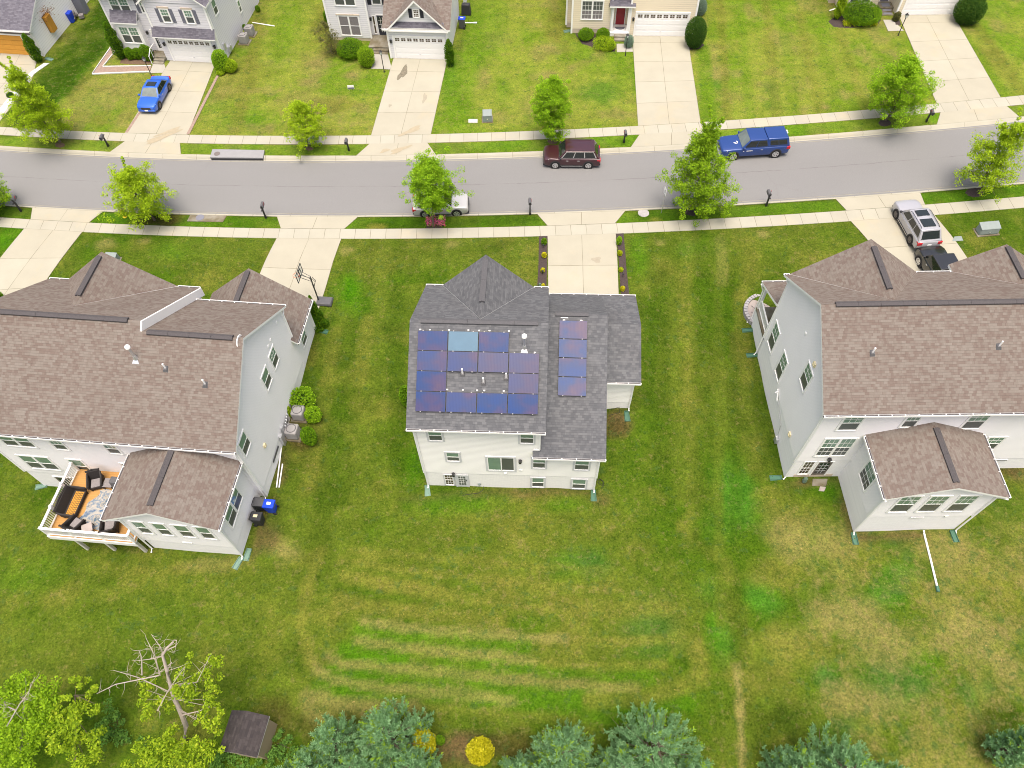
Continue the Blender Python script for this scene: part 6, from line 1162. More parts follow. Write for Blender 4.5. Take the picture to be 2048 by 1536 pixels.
for i in range(N+1):
    for j in range(9):
        u, v = i/N, j/8; x = -9.75+2.0*v+.35*math.sin(u*7)*(1-v)*.6-.25*u*(1-v)+.22*math.sin(u*11+1)*(1-v)**2; y = -1.35-2.5*u+.1*math.sin(v*6); gpts[i, j] = b._av((x-(-9), y-(-2.6), .012+.035*abs(math.sin(u*13+v*5))*(1-.5*v)))
for i in range(N):
    for j in range(8): b.f.append([gpts[i, j], gpts[i+1, j], gpts[i+1, j+1], gpts[i, j+1]]); b.m.append(0); b.uv.append(None)
rg_ = b.build('rug', M['rug'], None, smooth=True); rg_.location = at(FL, -9, -2.6, zf); rg_.rotation_euler.z = FL.yaw; tag(rg_, 'crumpled blue and cream patterned rug on the deck', 'rug')
# ------------------------------------------------------------------ small outdoor things
def splash(px, py, rot, label, mat='green_plastic', L=.75, fr=None):
    p = PG(px, py); b = MB(); b.hexa([(-L/2,-.15,-.03),(L/2,-.2,-.03),(L/2,.2,-.03),(-L/2,.15,-.03)], [(-L/2,-.15,.035),(L/2,-.2,.02),(L/2,.2,.02),(-L/2,.15,.035)]); b.box((-L/2,-.16,.0),(L/2,-.13,.10)); b.box((-L/2,.13,.0),(L/2,.16,.10)); b.box((-L/2-.02,-.15,.0),(-L/2+.02,.15,.12))
    o = b.build('splash_block', M[mat]); o.location = p; o.rotation_euler.z = rad(rot); tag(o, label, 'splash block', 'splash blocks below the downspouts')
for q in ((1551,956,180,'green splash block at left rear corner of the right house'),(1494,661,180,'green splash block nearest the round paver patio'),(1503,711,180,'green splash block halfway along the right house side wall'),(1709,1078,-92,'green splash block at the left corner of the right sunroom','green_plastic'),(1908,1073,-88,'green splash block at the right corner of the right sunroom'),(855,982,-85,'pale green splash block at left rear corner of the solar roof house','green_light'),(1187,992,-92,'green splash block at right rear corner of the solar roof house'),(1254,833,-90,'green splash block behind the solar roof house garage'),(495,1110,-100,'wide green splash block at the left sunroom corner wall','green_light'),(476,1127,-115,'green splash block lying off the left sunroom corner','green_light'),(646,663,-15,'green splash block at the left garage corner by the cone conifer'),(83,973,190,'green splash block at the far left rear corner','green_light'),(1135,63,190,'pale green splash block at left corner of the beige house','green_light'),(99,119,-20,'pale green splash block at the white house corner by the cypress','green_light')): splash(*q)
def thing_pipe(pts, r, label, name='drain_pipe', mat='pvc', end=None):
    W = [PG(*p, dz=r) if len(p) == 2 else PG(p[0], p[1], dz=p[2]) for p in pts]; o = W[0]; root = empty(name, o, 0, label, 'pipe'); b = MB(); b.tube([w-o for w in W], r, 8); b.build('pipe', M[mat], root, smooth=True)
    if end: b = MB(); e = W[-1]-o; d = (W[-1]-W[-2]).normalized(); b.tube([e, e+d*.35], r*1.7, 8); b.build('outlet', M[end], root)
    return root
thing_pipe([(1848,1062,.35),(1848,1066),(1862,1122),(1874,1172)], .06, 'long white drain pipe with green outlet across the right back lawn', end='green_plastic')
thing_pipe([(505,45),(549,52)], .05, 'white drain pipe lying on the lawn by the upper cooling units'); thing_pipe([(930,45.5),(947,45.5)], .05, 'white drain pipe beside the blue lidded bin', end='trim_grey')
thing_pipe([(563,893),(553,975)], .045, 'longer white plastic pipe lying along the left house wall', 'plastic_pipe'); thing_pipe([(565,928),(558,975)], .045, 'shorter white plastic pipe lying along the left house wall', 'plastic_pipe')
# mailboxes
def mailbox(loc, rz, label):
    r = empty('mailbox', loc, rz, label, 'mailbox', 'black mailboxes along the kerb'); b = MB(); b.box((-.055,-.055,-.3),(.055,.055,1.25)); b.hexa([(-.075,-.075,1.25),(.075,-.075,1.25),(.075,.075,1.25),(-.075,.075,1.25)],[(-.01,-.01,1.34),(.01,-.01,1.34),(.01,.01,1.34),(-.01,.01,1.34)]); b.box((-.04,-.3,.98),(.04,.5,1.04)); b.box((-.075,-.075,-.1),(.075,.075,.25)); b.build('post', M['black'], r)
    b = MB(); pr = [(-.12,1.04),(.12,1.04),(.12,1.2)]+[(.12*math.cos(k*math.pi/6),1.2+.12*math.sin(k*math.pi/6)) for k in range(1,6)]+[(-.12,1.2)]; b.hexa([(x,-.05,z) for x,z in pr],[(x,.5,z) for x,z in pr]); fixn(b.build('box', M['charcoal'], r, bevel=.01)); b = MB(); b.hexa([(x*.96,.5,1.04+(z-1.04)*.97+.004) for x,z in pr],[(x*.96,.515,1.04+(z-1.04)*.97+.004) for x,z in pr]); fixn(b.build('door', M['dark'], r)); b = MB(); b.box((.122,.2,1.15),(.132,.23,1.36)); b.box((.122,.2,1.30),(.132,.32,1.36)); b.build('flag', M['red'], r); return r
MB0 = None
for px, py, rz, lb in ((217,292.5,180,'black mailbox below the big drooping tree'),(698,301,180,'black mailbox left of the stained driveway apron'),(1247.7,285,180,'black mailbox right of the parked maroon car'),(1852,243.7,172,'black mailbox beside the top right driveway apron'),(42.5,422.5,0,'dark mailbox by the tree at the left edge'),(532,436,0,'dark mailbox left of the basketball driveway'),(1060,429,0,'slim black mailbox left of the middle driveway'),(1532,412,3,'black mailbox with white front right of the largest tree')):
    p = PG(px, py)
    if MB0 is None: MB0 = mailbox(p, rad(rz), lb)
    else:
        c = copy_tree(MB0); c.location = p; c.rotation_euler.z = rad(rz); c['label'] = lb
# lamp posts
def lamp(loc, label):
    r = empty('lamp_post', loc, 0, label, 'lamp post', 'black garden lamp posts'); b = MB(); b.lathe([(.07,-.1),(.07,.06),(.04,.12),(.036,1.75),(.06,1.78),(.02,1.85)],(0,0,0),10); b.build('pole', M['black'], r, smooth=True); b = MB(); b.hexa([(-.07,-.07,1.84),(.07,-.07,1.84),(.07,.07,1.84),(-.07,.07,1.84)],[(-.12,-.12,2.1),(.12,-.12,2.1),(.12,.12,2.1),(-.12,.12,2.1)]); b.build('lantern_glass', M['lamp_glass'], r); b = MB(); b.hexa([(-.14,-.14,2.1),(.14,-.14,2.1),(.14,.14,2.1),(-.14,.14,2.1)],[(-.03,-.03,2.24),(.03,-.03,2.24),(.03,.03,2.24),(-.03,.03,2.24)]); b.lathe([(.02,2.24),(.025,2.3),(0,2.34)],(0,0,0),8)
    for sx in (-1,1):
        for sy in (-1,1): b.tube([(sx*.072,sy*.072,1.84),(sx*.122,sy*.122,2.1)],.012,4)
    b.build('lantern_frame', M['black'], r); return r
L0 = None
for px, py, lb in ((768.6,144.4,'black lamp post beside the concrete front walk of the roof gable house'),(306,157,'black lamp post standing behind the blue car'),(1250.6,111.6,'black lamp post before the blue grey ball shrub'),(1796,71,'black lamp post left of the top right driveway')):
    p = PG(px, py)
    if L0 is None: L0 = lamp(p, lb)
    else: c = copy_tree(L0); c.location = p; c['label'] = lb
# parking sign
p = PG(1322.4, 425.8); r = empty('street_sign', p, rad(12), 'thin pole with white street sign left of the largest tree', 'sign'); b = MB(); b.box((-.02,-.025,-.3),(.02,.025,2.6)); b.build('pole', M['galv'], r); b = MB(); b.box((-.025,-.24,1.95),(-.02-.012,.24,2.6)); b.build('sign_plate', M['white'], r); b = MB(); b.box((-.045,-.08,2.2),(-.034,.08,2.27)); b.box((-.045,-.03,2.1),(-.034,.03,2.4)); b.build('sign_mark', M['charcoal'], r)
# hydrant
p = PG(250.3, 434); r = empty('fire_hydrant', p, .3, 'yellow fire hydrant beside the bushy lime tree', 'hydrant'); b = MB(); b.lathe([(.15,-.05),(.15,.04),(.10,.06),(.10,.5),(.13,.52),(.13,.56)],(0,0,0),14); b.build('barrel', M['yellow'], r, smooth=True); b = MB(); b.lathe([(.125,.56),(.12,.64),(.07,.74),(.03,.76),(.03,.80),(0,.80)],(0,0,0),14); b.build('bonnet', M['yellow'], r, smooth=True)
for d in ((1,0),(-1,0),(0,-1)): b = MB(); b.tube([(d[0]*.08,d[1]*.08,.43),(d[0]*.2,d[1]*.2,.43)],.065,10); b.build('outlet_cap', M['yellow'], r)
# basketball stand
p = PG(638.3, 603.4); r = empty('basketball_stand', p, FL.yaw, 'portable basketball stand with clear backboard beside the driveway', 'basketball hoop'); b = MB(); b.hexa([(-.2,-.42,.0),(1.05,-.42,.0),(1.05,.42,.0),(-.2,.42,.0)],[(-.12,-.36,.22),(.98,-.36,.22),(.98,.36,.22),(-.12,.36,.22)]); b.build('base', M['charcoal'], r, bevel=.05, seg=3); bd = P(607, 547, 3.0+p.z)
c_, s_ = math.cos(-FL.yaw), math.sin(-FL.yaw); dx, dy = bd[0]-p.x, bd[1]-p.y; bx, by = c_*dx-s_*dy, s_*dx+c_*dy; by = max(min(by, .5), -.5); bx = min(bx, -.75)
b = MB(); b.box((-.038,-.038,.1),(.038,.038,2.75)); b.tube([(.0,-.06,1.6),(.28,-.06,2.35),(.12,-.06,2.7)],.02,5); b.tube([(.0,.06,1.6),(.28,.06,2.35),(.12,.06,2.7)],.02,5); b.build('pole', M['black'], r)
b = MB()
for sy in (-.08,.08):
    for z in (2.72,3.05): b.tube([(.04,sy,z-.35),(bx+.05,by+sy*2,z)],.022,5)
b.build('support_arm', M['black'], r)
def clear():
    n = NT('clear_acrylic'); t = n.node('ShaderNodeBsdfTransparent'); m_ = n.node('ShaderNodeMixShader'); m_.inputs[0].default_value = .22; n.fin((.75,.8,.8), .05, .5); n.t.links.new(t.outputs[0], m_.inputs[1]); n.t.links.new(n.b.outputs[0], m_.inputs[2]); n.t.links.new(m_.outputs[0], n.n['Material Output'].inputs[0]); return n.mat
M['clear'] = clear()
b = MB(); b.box((bx-.012,by-.6,2.62),(bx+.0,by+.6,3.4)); bb = b.build('backboard', M['clear'], r); b = MB()
for q in ((-.62,-.58,2.6,3.42),(.58,.62,2.6,3.42),(-.58,.58,2.6,2.64),(-.58,.58,3.38,3.42),(-.3,-.26,2.75,3.2),(.26,.3,2.75,3.2),(-.26,.26,3.16,3.2),(-.03,.03,2.65,3.37)): b.box((bx-.03,by+q[0],q[2]),(bx+.015,by+q[1],q[3]))
b.build('backboard_frame', M['black'], bb); b = MB(); pts = [(bx-.3+.23*math.cos(k*math.pi/8),by+.23*math.sin(k*math.pi/8),2.76) for k in range(17)]; b.tube(pts,.012,5); b.box((bx-.09,by-.1,2.66),(bx-.03,by+.1,2.8)); b.build('rim', M['orange'], r); b = MB()
for k in range(10):
    a = k*.628; b.tube([(bx-.3+.225*math.cos(a),by+.225*math.sin(a),2.75),(bx-.3+.15*math.cos(a+.3),by+.15*math.sin(a+.3),2.5),(bx-.3+.12*math.cos(a),by+.12*math.sin(a),2.34)],.006,3)
b.build('net', M['white'], r)
# cooling units
def hvac(loc, rz, label):
    r = empty('cooling_unit', loc, rz, label, 'air conditioner', 'outdoor cooling units'); b = MB(); b.box((-.55,-.5,-.25),(.55,.5,.06)); b.build('pad', M['slab'], r); b = MB(); b.box((-.4,-.4,.07),(.4,.4,.9)); b.build('casing', M['hvac'], r, bevel=.09, seg=4, smooth=True); b = MB(); b.lathe([(.33,.895),(.33,.925),(.29,.925),(.29,.84),(0,.84)],(0,0,0),24); o = b.build('fan_well', [M['charcoal']], r, smooth=True); b = MB()
    for k in range(3): a = k*2.094; b.hexa([(.05*math.cos(a-.4),.05*math.sin(a-.4),.87),(.26*math.cos(a-.35),.26*math.sin(a-.35),.87),(.26*math.cos(a+.35),.26*math.sin(a+.35),.9),(.05*math.cos(a+.4),.05*math.sin(a+.4),.9)],[(.05*math.cos(a-.4),.05*math.sin(a-.4),.876),(.26*math.cos(a-.35),.26*math.sin(a-.35),.876),(.26*math.cos(a+.35),.26*math.sin(a+.35),.906),(.05*math.cos(a+.4),.05*math.sin(a+.4),.906)])
    b.lathe([(.08,.85),(.08,.92),(0,.92)],(0,0,0),12); fixn(b.build('fan', M['hvac'], r)); b = MB()
    for z in range(9): b.box((-.408,-.34,.16+z*.08),(.408,.34,.18+z*.08)); b.box((-.34,-.408,.16+z*.08),(.34,.408,.18+z*.08))
    b.build('louvre', M['hvac'], r); return r
V0 = hvac(PG(601,833), FL.yaw, 'upper of two outdoor cooling units beside the left house wall')
for p, rz, lb in ((PG(589,870), FL.yaw, 'lower of two outdoor cooling units beside the left house wall'),(Vector(H1.W(6.05,3.6,0)), H1.yaw, 'nearer outdoor cooling unit at the grey shutter house side'),(Vector(H1.W(6.2,5.0,0)), H1.yaw, 'farther outdoor cooling unit at the grey shutter house side')):
    c = copy_tree(V0); c.location = p; c.rotation_euler.z = rz; c['label'] = lb
# bins
def wheelie(loc, rz, label, body, lid, patch=None, open_=False, s=1.):
    r = empty('wheeled_bin', loc, rz, label, 'bin', 'wheeled bins'); r.scale = (s, s, s); b = MB(); b.hexa([(-.22,-.25,.05),(.22,-.25,.05),(.22,.22,.05),(-.22,.22,.05)],[(-.29,-.34,1.0),(.29,-.34,1.0),(.29,.3,1.0),(-.29,.3,1.0)]); b.build('body', M[body], r, bevel=.025)
    b = MB()
    if open_: b.box((-.30,.3,.35),(.30,.35,1.02)); b.build('lid', M[lid], r, bevel=.015); b = MB(); b.box((-.26,-.31,.985),(.26,.27,1.004)); b.box((-.3,-.35,1.0),(.3,-.31,1.05)); b.box((-.3,.27,1.0),(.3,.31,1.05)); b.box((-.3,-.31,1.0),(-.26,.27,1.05)); b.box((.26,-.31,1.0),(.3,.27,1.05)); b.build('rim', M['charcoal'], r)
    else: b.hexa([(-.31,-.38,1.0),(.31,-.38,1.0),(.31,.36,1.0),(-.31,.36,1.0)],[(-.27,-.33,1.08),(.27,-.33,1.08),(.27,.32,1.08),(-.27,.32,1.08)]); b.build('lid', M[lid], r, bevel=.025)
    b = MB(); b.tube([(-.25,.38,.98),(.25,.38,.98)],.02,6); b.build('handle', M['dark'], r)
    for sx in (-.26,.26): b = MB(); b.tube([(sx-.03,.22,.12),(sx+.03,.22,.12)],.12,12); b.build('wheel', M['rubber'], r)
    if patch: b = MB(); b.box((-.09,-.12,1.081),(.09,.14,1.088)); b.build('sticker', M[patch], r)
    return r
def topxy(px, py, h=1.05):
    z = -1.
    for _ in range(5): p = P(px, py, z+h); z = gnd(p[0], p[1])
    return (p[0], p[1], z)
wheelie(topxy(537,1007), FL.yaw-rad(90), 'blue recycling bin at the left house corner', 'blue_bin', 'blue_bin', 'plate'); wheelie(topxy(516,1003), FL.yaw+rad(90), 'open black bin against the left house wall', 'dark', 'charcoal', open_=True); wheelie(topxy(511,1032), FL.yaw+rad(90), 'closed black bin with pale sticker by the left sunroom wall', 'dark', 'dark', 'tan')
wheelie(PG(925,56), H2.yaw-rad(90), 'dark bin with blue lid beside the roof gable house', 'charcoal', 'blue_bin', 'plate'); wheelie(PG(146,44), H0.yaw, 'blue bin behind the white house with timber garage', 'blue_bin', 'blue_bin')
p = PG(933,28); r = empty('covered_grill', p, H2.yaw, 'black covered grill behind the blue lidded bin', 'grill'); b = MB(); b.hexa([(-.5,-.35,0),(.5,-.35,0),(.5,.35,0),(-.5,.35,0)],[(-.42,-.25,1.1),(.42,-.25,1.1),(.42,.25,1.1),(-.42,.25,1.1)]); b.build('cover', M['dark'], r, bevel=.1, seg=3, smooth=True)
p = PG(166,24); r = empty('storage_cabinet', p, H0.yaw, 'grey storage cabinet behind the white house at top left', 'cabinet'); b = MB(); b.box((-.6,-.4,0),(.6,.4,1.7)); b.build('body', M['shutter_grey'], r, bevel=.02); b = MB(); b.box((-.58,-.42,.05),(-.01,-.4,1.65)); b.build('door', M['shutter_grey'], r); b = MB(); b.box((.01,-.42,.05),(.58,-.4,1.65)); b.build('door', M['shutter_grey'], r)
p = PG(157,36); r = empty('junk_pile', p, .3, 'pale crates and boards heaped behind the white house', 'junk'); rg = random.Random(4)
for k in range(9): b = MB(); q = (rg.uniform(-.7,.7), rg.uniform(-.5,.5), rg.uniform(0,.5)); s = rg.uniform(.12,.3); b.box((q[0]-s,q[1]-s,q[2]),(q[0]+s,q[1]+s,q[2]+s*1.3)); b.build('crate', M[rg.choice(['tan','white','cushion','green_light'])], r)
M['drain_grey'] = plain('drain_grey', (.235, .235, .24), .85, .2)
# utility boxes
def ubox(px, py, rz, w, d, h, label, body, lid, round_=False):
    r = empty('utility_box', PG(px, py), rz, label, 'utility box'); b = MB(); b.box((-w/2-.08,-d/2-.08,-.2),(w/2+.08,d/2+.08,.05)); b.build('pad', M['slab'], r); b = MB(); b.hexa([(-w/2,-d/2,.05),(w/2,-d/2,.05),(w/2,d/2,.05),(-w/2,d/2,.05)],[(-w/2*.94,-d/2*.8,h*.75),(w/2*.94,-d/2*.8,h*.75),(w/2*.94,d/2*.9,h),(-w/2*.94,d/2*.9,h)]); b.build('cabinet', M[body], r, bevel=.1 if round_ else .03, seg=4, smooth=True); b = MB(); b.hexa([(-w/2*.98,-d/2*.86,h*.75),(w/2*.98,-d/2*.86,h*.75),(w/2*.98,d/2*.95,h),(-w/2*.98,d/2*.95,h)],[(-w/2*.96,-d/2*.84,h*.75+.05),(w/2*.96,-d/2*.84,h*.75+.05),(w/2*.96,d/2*.93,h+.05),(-w/2*.96,d/2*.93,h+.05)]); b.build('lid', M[lid], r, bevel=.02); b = MB(); b.box((-.05,-d/2-.0,h*.35),(.05,-d/2+.12,h*.45)); b.build('latch', M['galv'], r)
ubox(975,239,0,.85,.8,.75,'grey green utility box on the lawn opposite the maroon car','box_green','box_pale'); ubox(1972,464,rad(4),1.6,.75,.75,'long rounded pale utility box on the lawn at the right edge','box_pale','box_pale',True); ubox(226,524,FL.yaw,.95,.9,.6,'pale utility box half hidden behind a brown roof gable','box_pale','box_pale')
def flatlid(pts, label, mat, h=.06, name='ground_box', cat='ground box'):
    W = [PG(*p) for p in pts]; c = sum(W, Vector())/len(W); b = MB(); n = b.hexa([(w.x-c.x,w.y-c.y,-.15) for w in W],[(w.x-c.x,w.y-c.y,w.z-c.z+h) for w in W]); o = fixn(b.build(name, M[mat], None, bevel=.015)); o.location = c; return tag(o, label, cat)
flatlid([(937,246),(955,246),(955,239),(937,239)],'small pale ground lid beside the grey green utility box','stone_white'); flatlid([(1904,483),(1926,482),(1922,473),(1908,474)],'small pale ground lid left of the rounded utility box','box_pale')
flatlid([(374,443),(446,444.5),(454,431.5),(381,430.5)],'concrete drain slab with a round cover on the near verge','slab',.05,'drain_slab','slab'); o = flatlid([(421,317.5),(527,318.5),(530,303),(426,301)],'grey concrete storm drain top on the far kerb','drain_grey',.16,'drain_slab','slab')
b = MB(); W = [PG(423,317.5), PG(526,318.5)]; c = (W[0]+W[1])/2; d = (W[1]-W[0]); b.hexa([tuple(W[0]-c+Vector((0,-.03,-.14))),tuple(W[1]-c+Vector((0,-.03,-.14))),tuple(W[1]-c+Vector((0,.01,-.14))),tuple(W[0]-c+Vector((0,.01,-.14)))],[tuple(W[0]-c+Vector((0,-.03,.06))),tuple(W[1]-c+Vector((0,-.03,.06))),tuple(W[1]-c+Vector((0,.01,.06))),tuple(W[0]-c+Vector((0,.01,.06)))]); o = fixn(b.build('drain_opening', M['dark'])); o.location = c; tag(o, 'dark slot opening under the storm drain top', 'drain')
def manhole(px, py, label, rr=.36, dz=.055, mat='shutter_grey'):
    b = MB(); b.lathe([(rr,-.05),(rr,.02),(rr-.04,.03),(rr-.07,.024),(.0,.03)],(0,0,0),20); o = b.build('manhole_cover', M[mat], None, smooth=True); o.location = PG(px, py, dz); tag(o, label, 'manhole')
manhole(1287,426,'grey manhole cover in the grass by the parking sign',.45,.01,'paver'); manhole(400,435,'round dark cover in the near drain slab',.34,.05); manhole(434,307.5,'round brown cover in the storm drain top',.26,.16,'bronze')
# yard sign, stepping stones, pots, hoses, path lights
p = PG(703,181); r = empty('yard_sign', p, .05, 'small white and blue yard sign on the lawn', 'sign'); b = MB(); b.box((-.3,-.012,.15),(.3,.012,.55)); b.build('board', M['white'], r); b = MB(); b.box((-.28,-.02,.17),(.28,-.0125,.33)); b.build('colour_band', M['shutter_grey'], r)
for s in (-.2,.2): b = MB(); b.tube([(s,0,-.1),(s,0,.15)],.008,4); b.build('stake', M['galv'], r)
flatlid([(1624,972),(1652,972),(1655,958),(1625,958)],'larger stepping slab below the right walkout door','slab',.04,'stepping_stone','paving slab'); flatlid([(1637,982),(1648,983),(1652,974),(1640,973)],'small broken stepping slab in the worn grass','sand',.04,'stepping_stone','paving slab')
bush_px('potted_plant','small purple plant by the right walkout door',1610,960,8,12,'leaf_blue',seed=91,leaf=.06,cat='plant')
for px, py, lb in ((1086,497,'nearest the street in the left bed'),(1084.5,549,'near the grey gable in the left bed'),(1238,492,'nearest the street in the right bed'),(1245,555,'lying midway along the right bed')):
    p = PG(px, py); r = empty('path_light', p, 0, 'small black path light '+lb, 'path light', 'black path lights in the driveway beds'); b = MB(); b.tube([(0,0,-.1),(.02,0,.34)],.018,6); b.build('stake', M['black'], r); b = MB(); b.lathe([(.05,.3),(.09,.38),(.05,.44),(0,.45)],(.02,0,0),10); b.build('lamp_head', M['black'], r)
def wire(name, label, pts, r, mat, cat): b = MB(); W = [PG(*p[:2], dz=p[2] if len(p) > 2 else .02) for p in pts]; o = W[0]; b.tube([w-o for w in W], r, 5); q = b.build(name, M[mat], None, smooth=True); q.location = o; tag(q, label, cat)
wire('garden_hose','dark garden hose coiled by the right rear corner of the solar roof house',[(1193,960,.3),(1200,958,.1),(1207,964),(1204,972),(1197,966),(1199,957,.2),(1206,962),(1208,971),(1203,976)],.018,'rubber','hose'); wire('wire_hoop','thin dark wire frame on bare soil behind the garage',[(1218,831),(1239,825),(1239,814,.3),(1218,820,.4)],.015,'rubber','wire frame'); wire('garden_hose','thin dark hose across the grass below the solar roof house',[(967,973,.2),(966,980),(958,986),(935,989),(925,991)],.016,'rubber','hose')
# brick and stone edging
def edging(L, R, mat, label, dz=.05, n=30): o = ladder('garden_edging', pxy(*L), pxy(*R), M[mat], dz=dz, n=n); del o['kind']; tag(o, label, 'edging')
edging([(232,101),(206,134.5),(206.5,134.6)],[(225,93),(187,147),(187.5,147.2)],'brick_edge','brick edging running back along the lawn by the tall cypress'); edging([(206,134.6),(303,133.6)],[(188,147),(300,142.8)],'brick_edge','brick edging across the lawn before the bay window')
edging([(225,92.3),(186,147)],[(223,92),(184.5,147.6)],'stone_white','white outer edging back along the lawn',.09); edging([(184.5,147.6),(300,143.2)],[(185,149.6),(300,144.8)],'stone_white','white outer edging across the lawn',.09); edging([(233,101.5),(207.5,133)],[(231.5,101),(205.5,133.4)],'stone_white','white inner edging back along the lawn',.09); edging([(206,133.2),(303,132)],[(206,134.8),(303,133.4)],'stone_white','white inner edging across the lawn',.09)
edging([(280,222),(250,265.5)],[(284.5,222),(256,265.8)],'brick_edge','brick edging at left of the blue car driveway',.045); edging([(433,152),(373,269)],[(438,152),(379,269.5)],'brick_edge','brick edging at right of the blue car driveway',.045)
edging([(99,127),(70,147),(40,184),(4,232)],[(88,127),(60,146),(30,180),(-8,228)],'stone_white','white stone edging along the far left driveway',.05)
# timber wall planter with dry plant at the white house
r = empty('wall_planter', (*H0.W(0.2,2.8)[:2], 1.0), H0.yaw, 'orange timber planter with a dried plant on the white wall', 'planter'); b = MB(); b.box((-.16,-.38,.0),(.2,.38,1.55)); b.build('box', M['planter_wood'], r); b = MB(); b.box((-.19,-.42,-.02),(-.161,.42,1.6)); b.build('back_board', M['bark'], r); rg = np.random.default_rng(3); q = rg.normal(size=(260,3))*[.35,.45,.3]+[.15,0,1.75]; V, _ = leaves(q,1,.05,.16,rng=rg,aspect=.3,droop=.4); crown(r,V,M['leaf_brown'],'dry_foliage')
# shed
p = PG(523,1520); ze = gnd(p.x, p.y); A = P(539,1432,ze+2.05); B = P(514,1515,ze+2.05); yaw = math.atan2(A[1]-B[1], A[0]-B[0])-math.pi/2; sl_ = math.hypot(A[0]-B[0], A[1]-B[1]); C_ = P(463,1421,ze+2.05); sw = math.hypot(A[0]-C_[0], A[1]-C_[1]); mid = ((A[0]+B[0])/2-math.cos(yaw)*sw/2, (A[1]+B[1])/2-math.sin(yaw)*sw/2)
r = empty('garden_shed', (mid[0], mid[1], ze), yaw, 'small tan garden shed with dark shingle roof', 'shed'); hw, hl_ = sw/2-.1, sl_/2-.12; b = MB(); b.poly([(-hw,-hl_,-.3),(hw,-hl_,-.3),(hw,-hl_,2.0),(0,-hl_,2.62),(-hw,-hl_,2.0)]); b.poly([(hw,hl_,-.3),(-hw,hl_,-.3),(-hw,hl_,2.0),(0,hl_,2.62),(hw,hl_,2.0)]); b.poly([(hw,-hl_,-.3),(hw,hl_,-.3),(hw,hl_,2.0),(hw,-hl_,2.0)]); b.poly([(-hw,hl_,-.3),(-hw,-hl_,-.3),(-hw,-hl_,2.0),(-hw,hl_,2.0)]); b.build('wall', M['shed_wall'], r)
class _S: pass
hs = House.__new__(House); hs.fr = Frame(0,0,0,0); hs.root = r
hs.roof([[(-sw/2,-sl_/2,2.02),(0,-sl_/2,2.68),(0,sl_/2,2.68),(-sw/2,sl_/2,2.02)],[(sw/2,-sl_/2,2.02),(0,-sl_/2,2.68),(0,sl_/2,2.68),(sw/2,sl_/2,2.02)]], M['roof_shed'], .06)
b = MB(); b.box((-.45,-hl_-.03,0),(.45,-hl_,1.8)); b.build('door', M['shed_wall'], r)
# round paver patio
def ringmesh(name, cx, cy, r0, r1, z, mat, h, label, cat, kind=None):
    b = MB(); n = 40
    for k in range(n):
        a0, a1 = 2*math.pi*k/n+.012, 2*math.pi*(k+1)/n-.012; q = lambda rr, a: (rr*math.cos(a), rr*math.sin(a)); b.prism([q(r0,a0),q(r1,a0),q(r1,a1),q(r0,a1)], -.3, h)
    o = b.build(name, M[mat], None, bevel=.015); o.location = (cx, cy, z); tag(o, label, cat, kind=kind)
w = FR.W(1.45,13.5); zz0 = gnd(w[0], w[1]); ringmesh('paver_wall', w[0], w[1], 1.5, 1.78, zz0, 'paver', .28, 'curved grey paver ring left of the right house porch', 'garden wall'); b = MB(); b.lathe([(1.5,-.2),(1.5,.1),(0,.12)],(0,0,0),36); o = b.build('patio', M['sand'], None); o.location = (w[0], w[1], zz0); tag(o, kind='structure')
b = MB()
for k in range(6):
    a = 2.2+k*.5; b.tube([(0,0,.1),(.5*math.cos(a),.5*math.sin(a),.55),(1.0*math.cos(a+.25),1.0*math.sin(a+.25),.35),(1.25*math.cos(a-.1),1.25*math.sin(a-.1),.12)],.014,4)
o = b.build('wire_ornament', M['black'], None, smooth=True); o.location = (w[0], w[1], zz0); tag(o, 'thin black curled wire ornament in the paver ring', 'garden ornament')
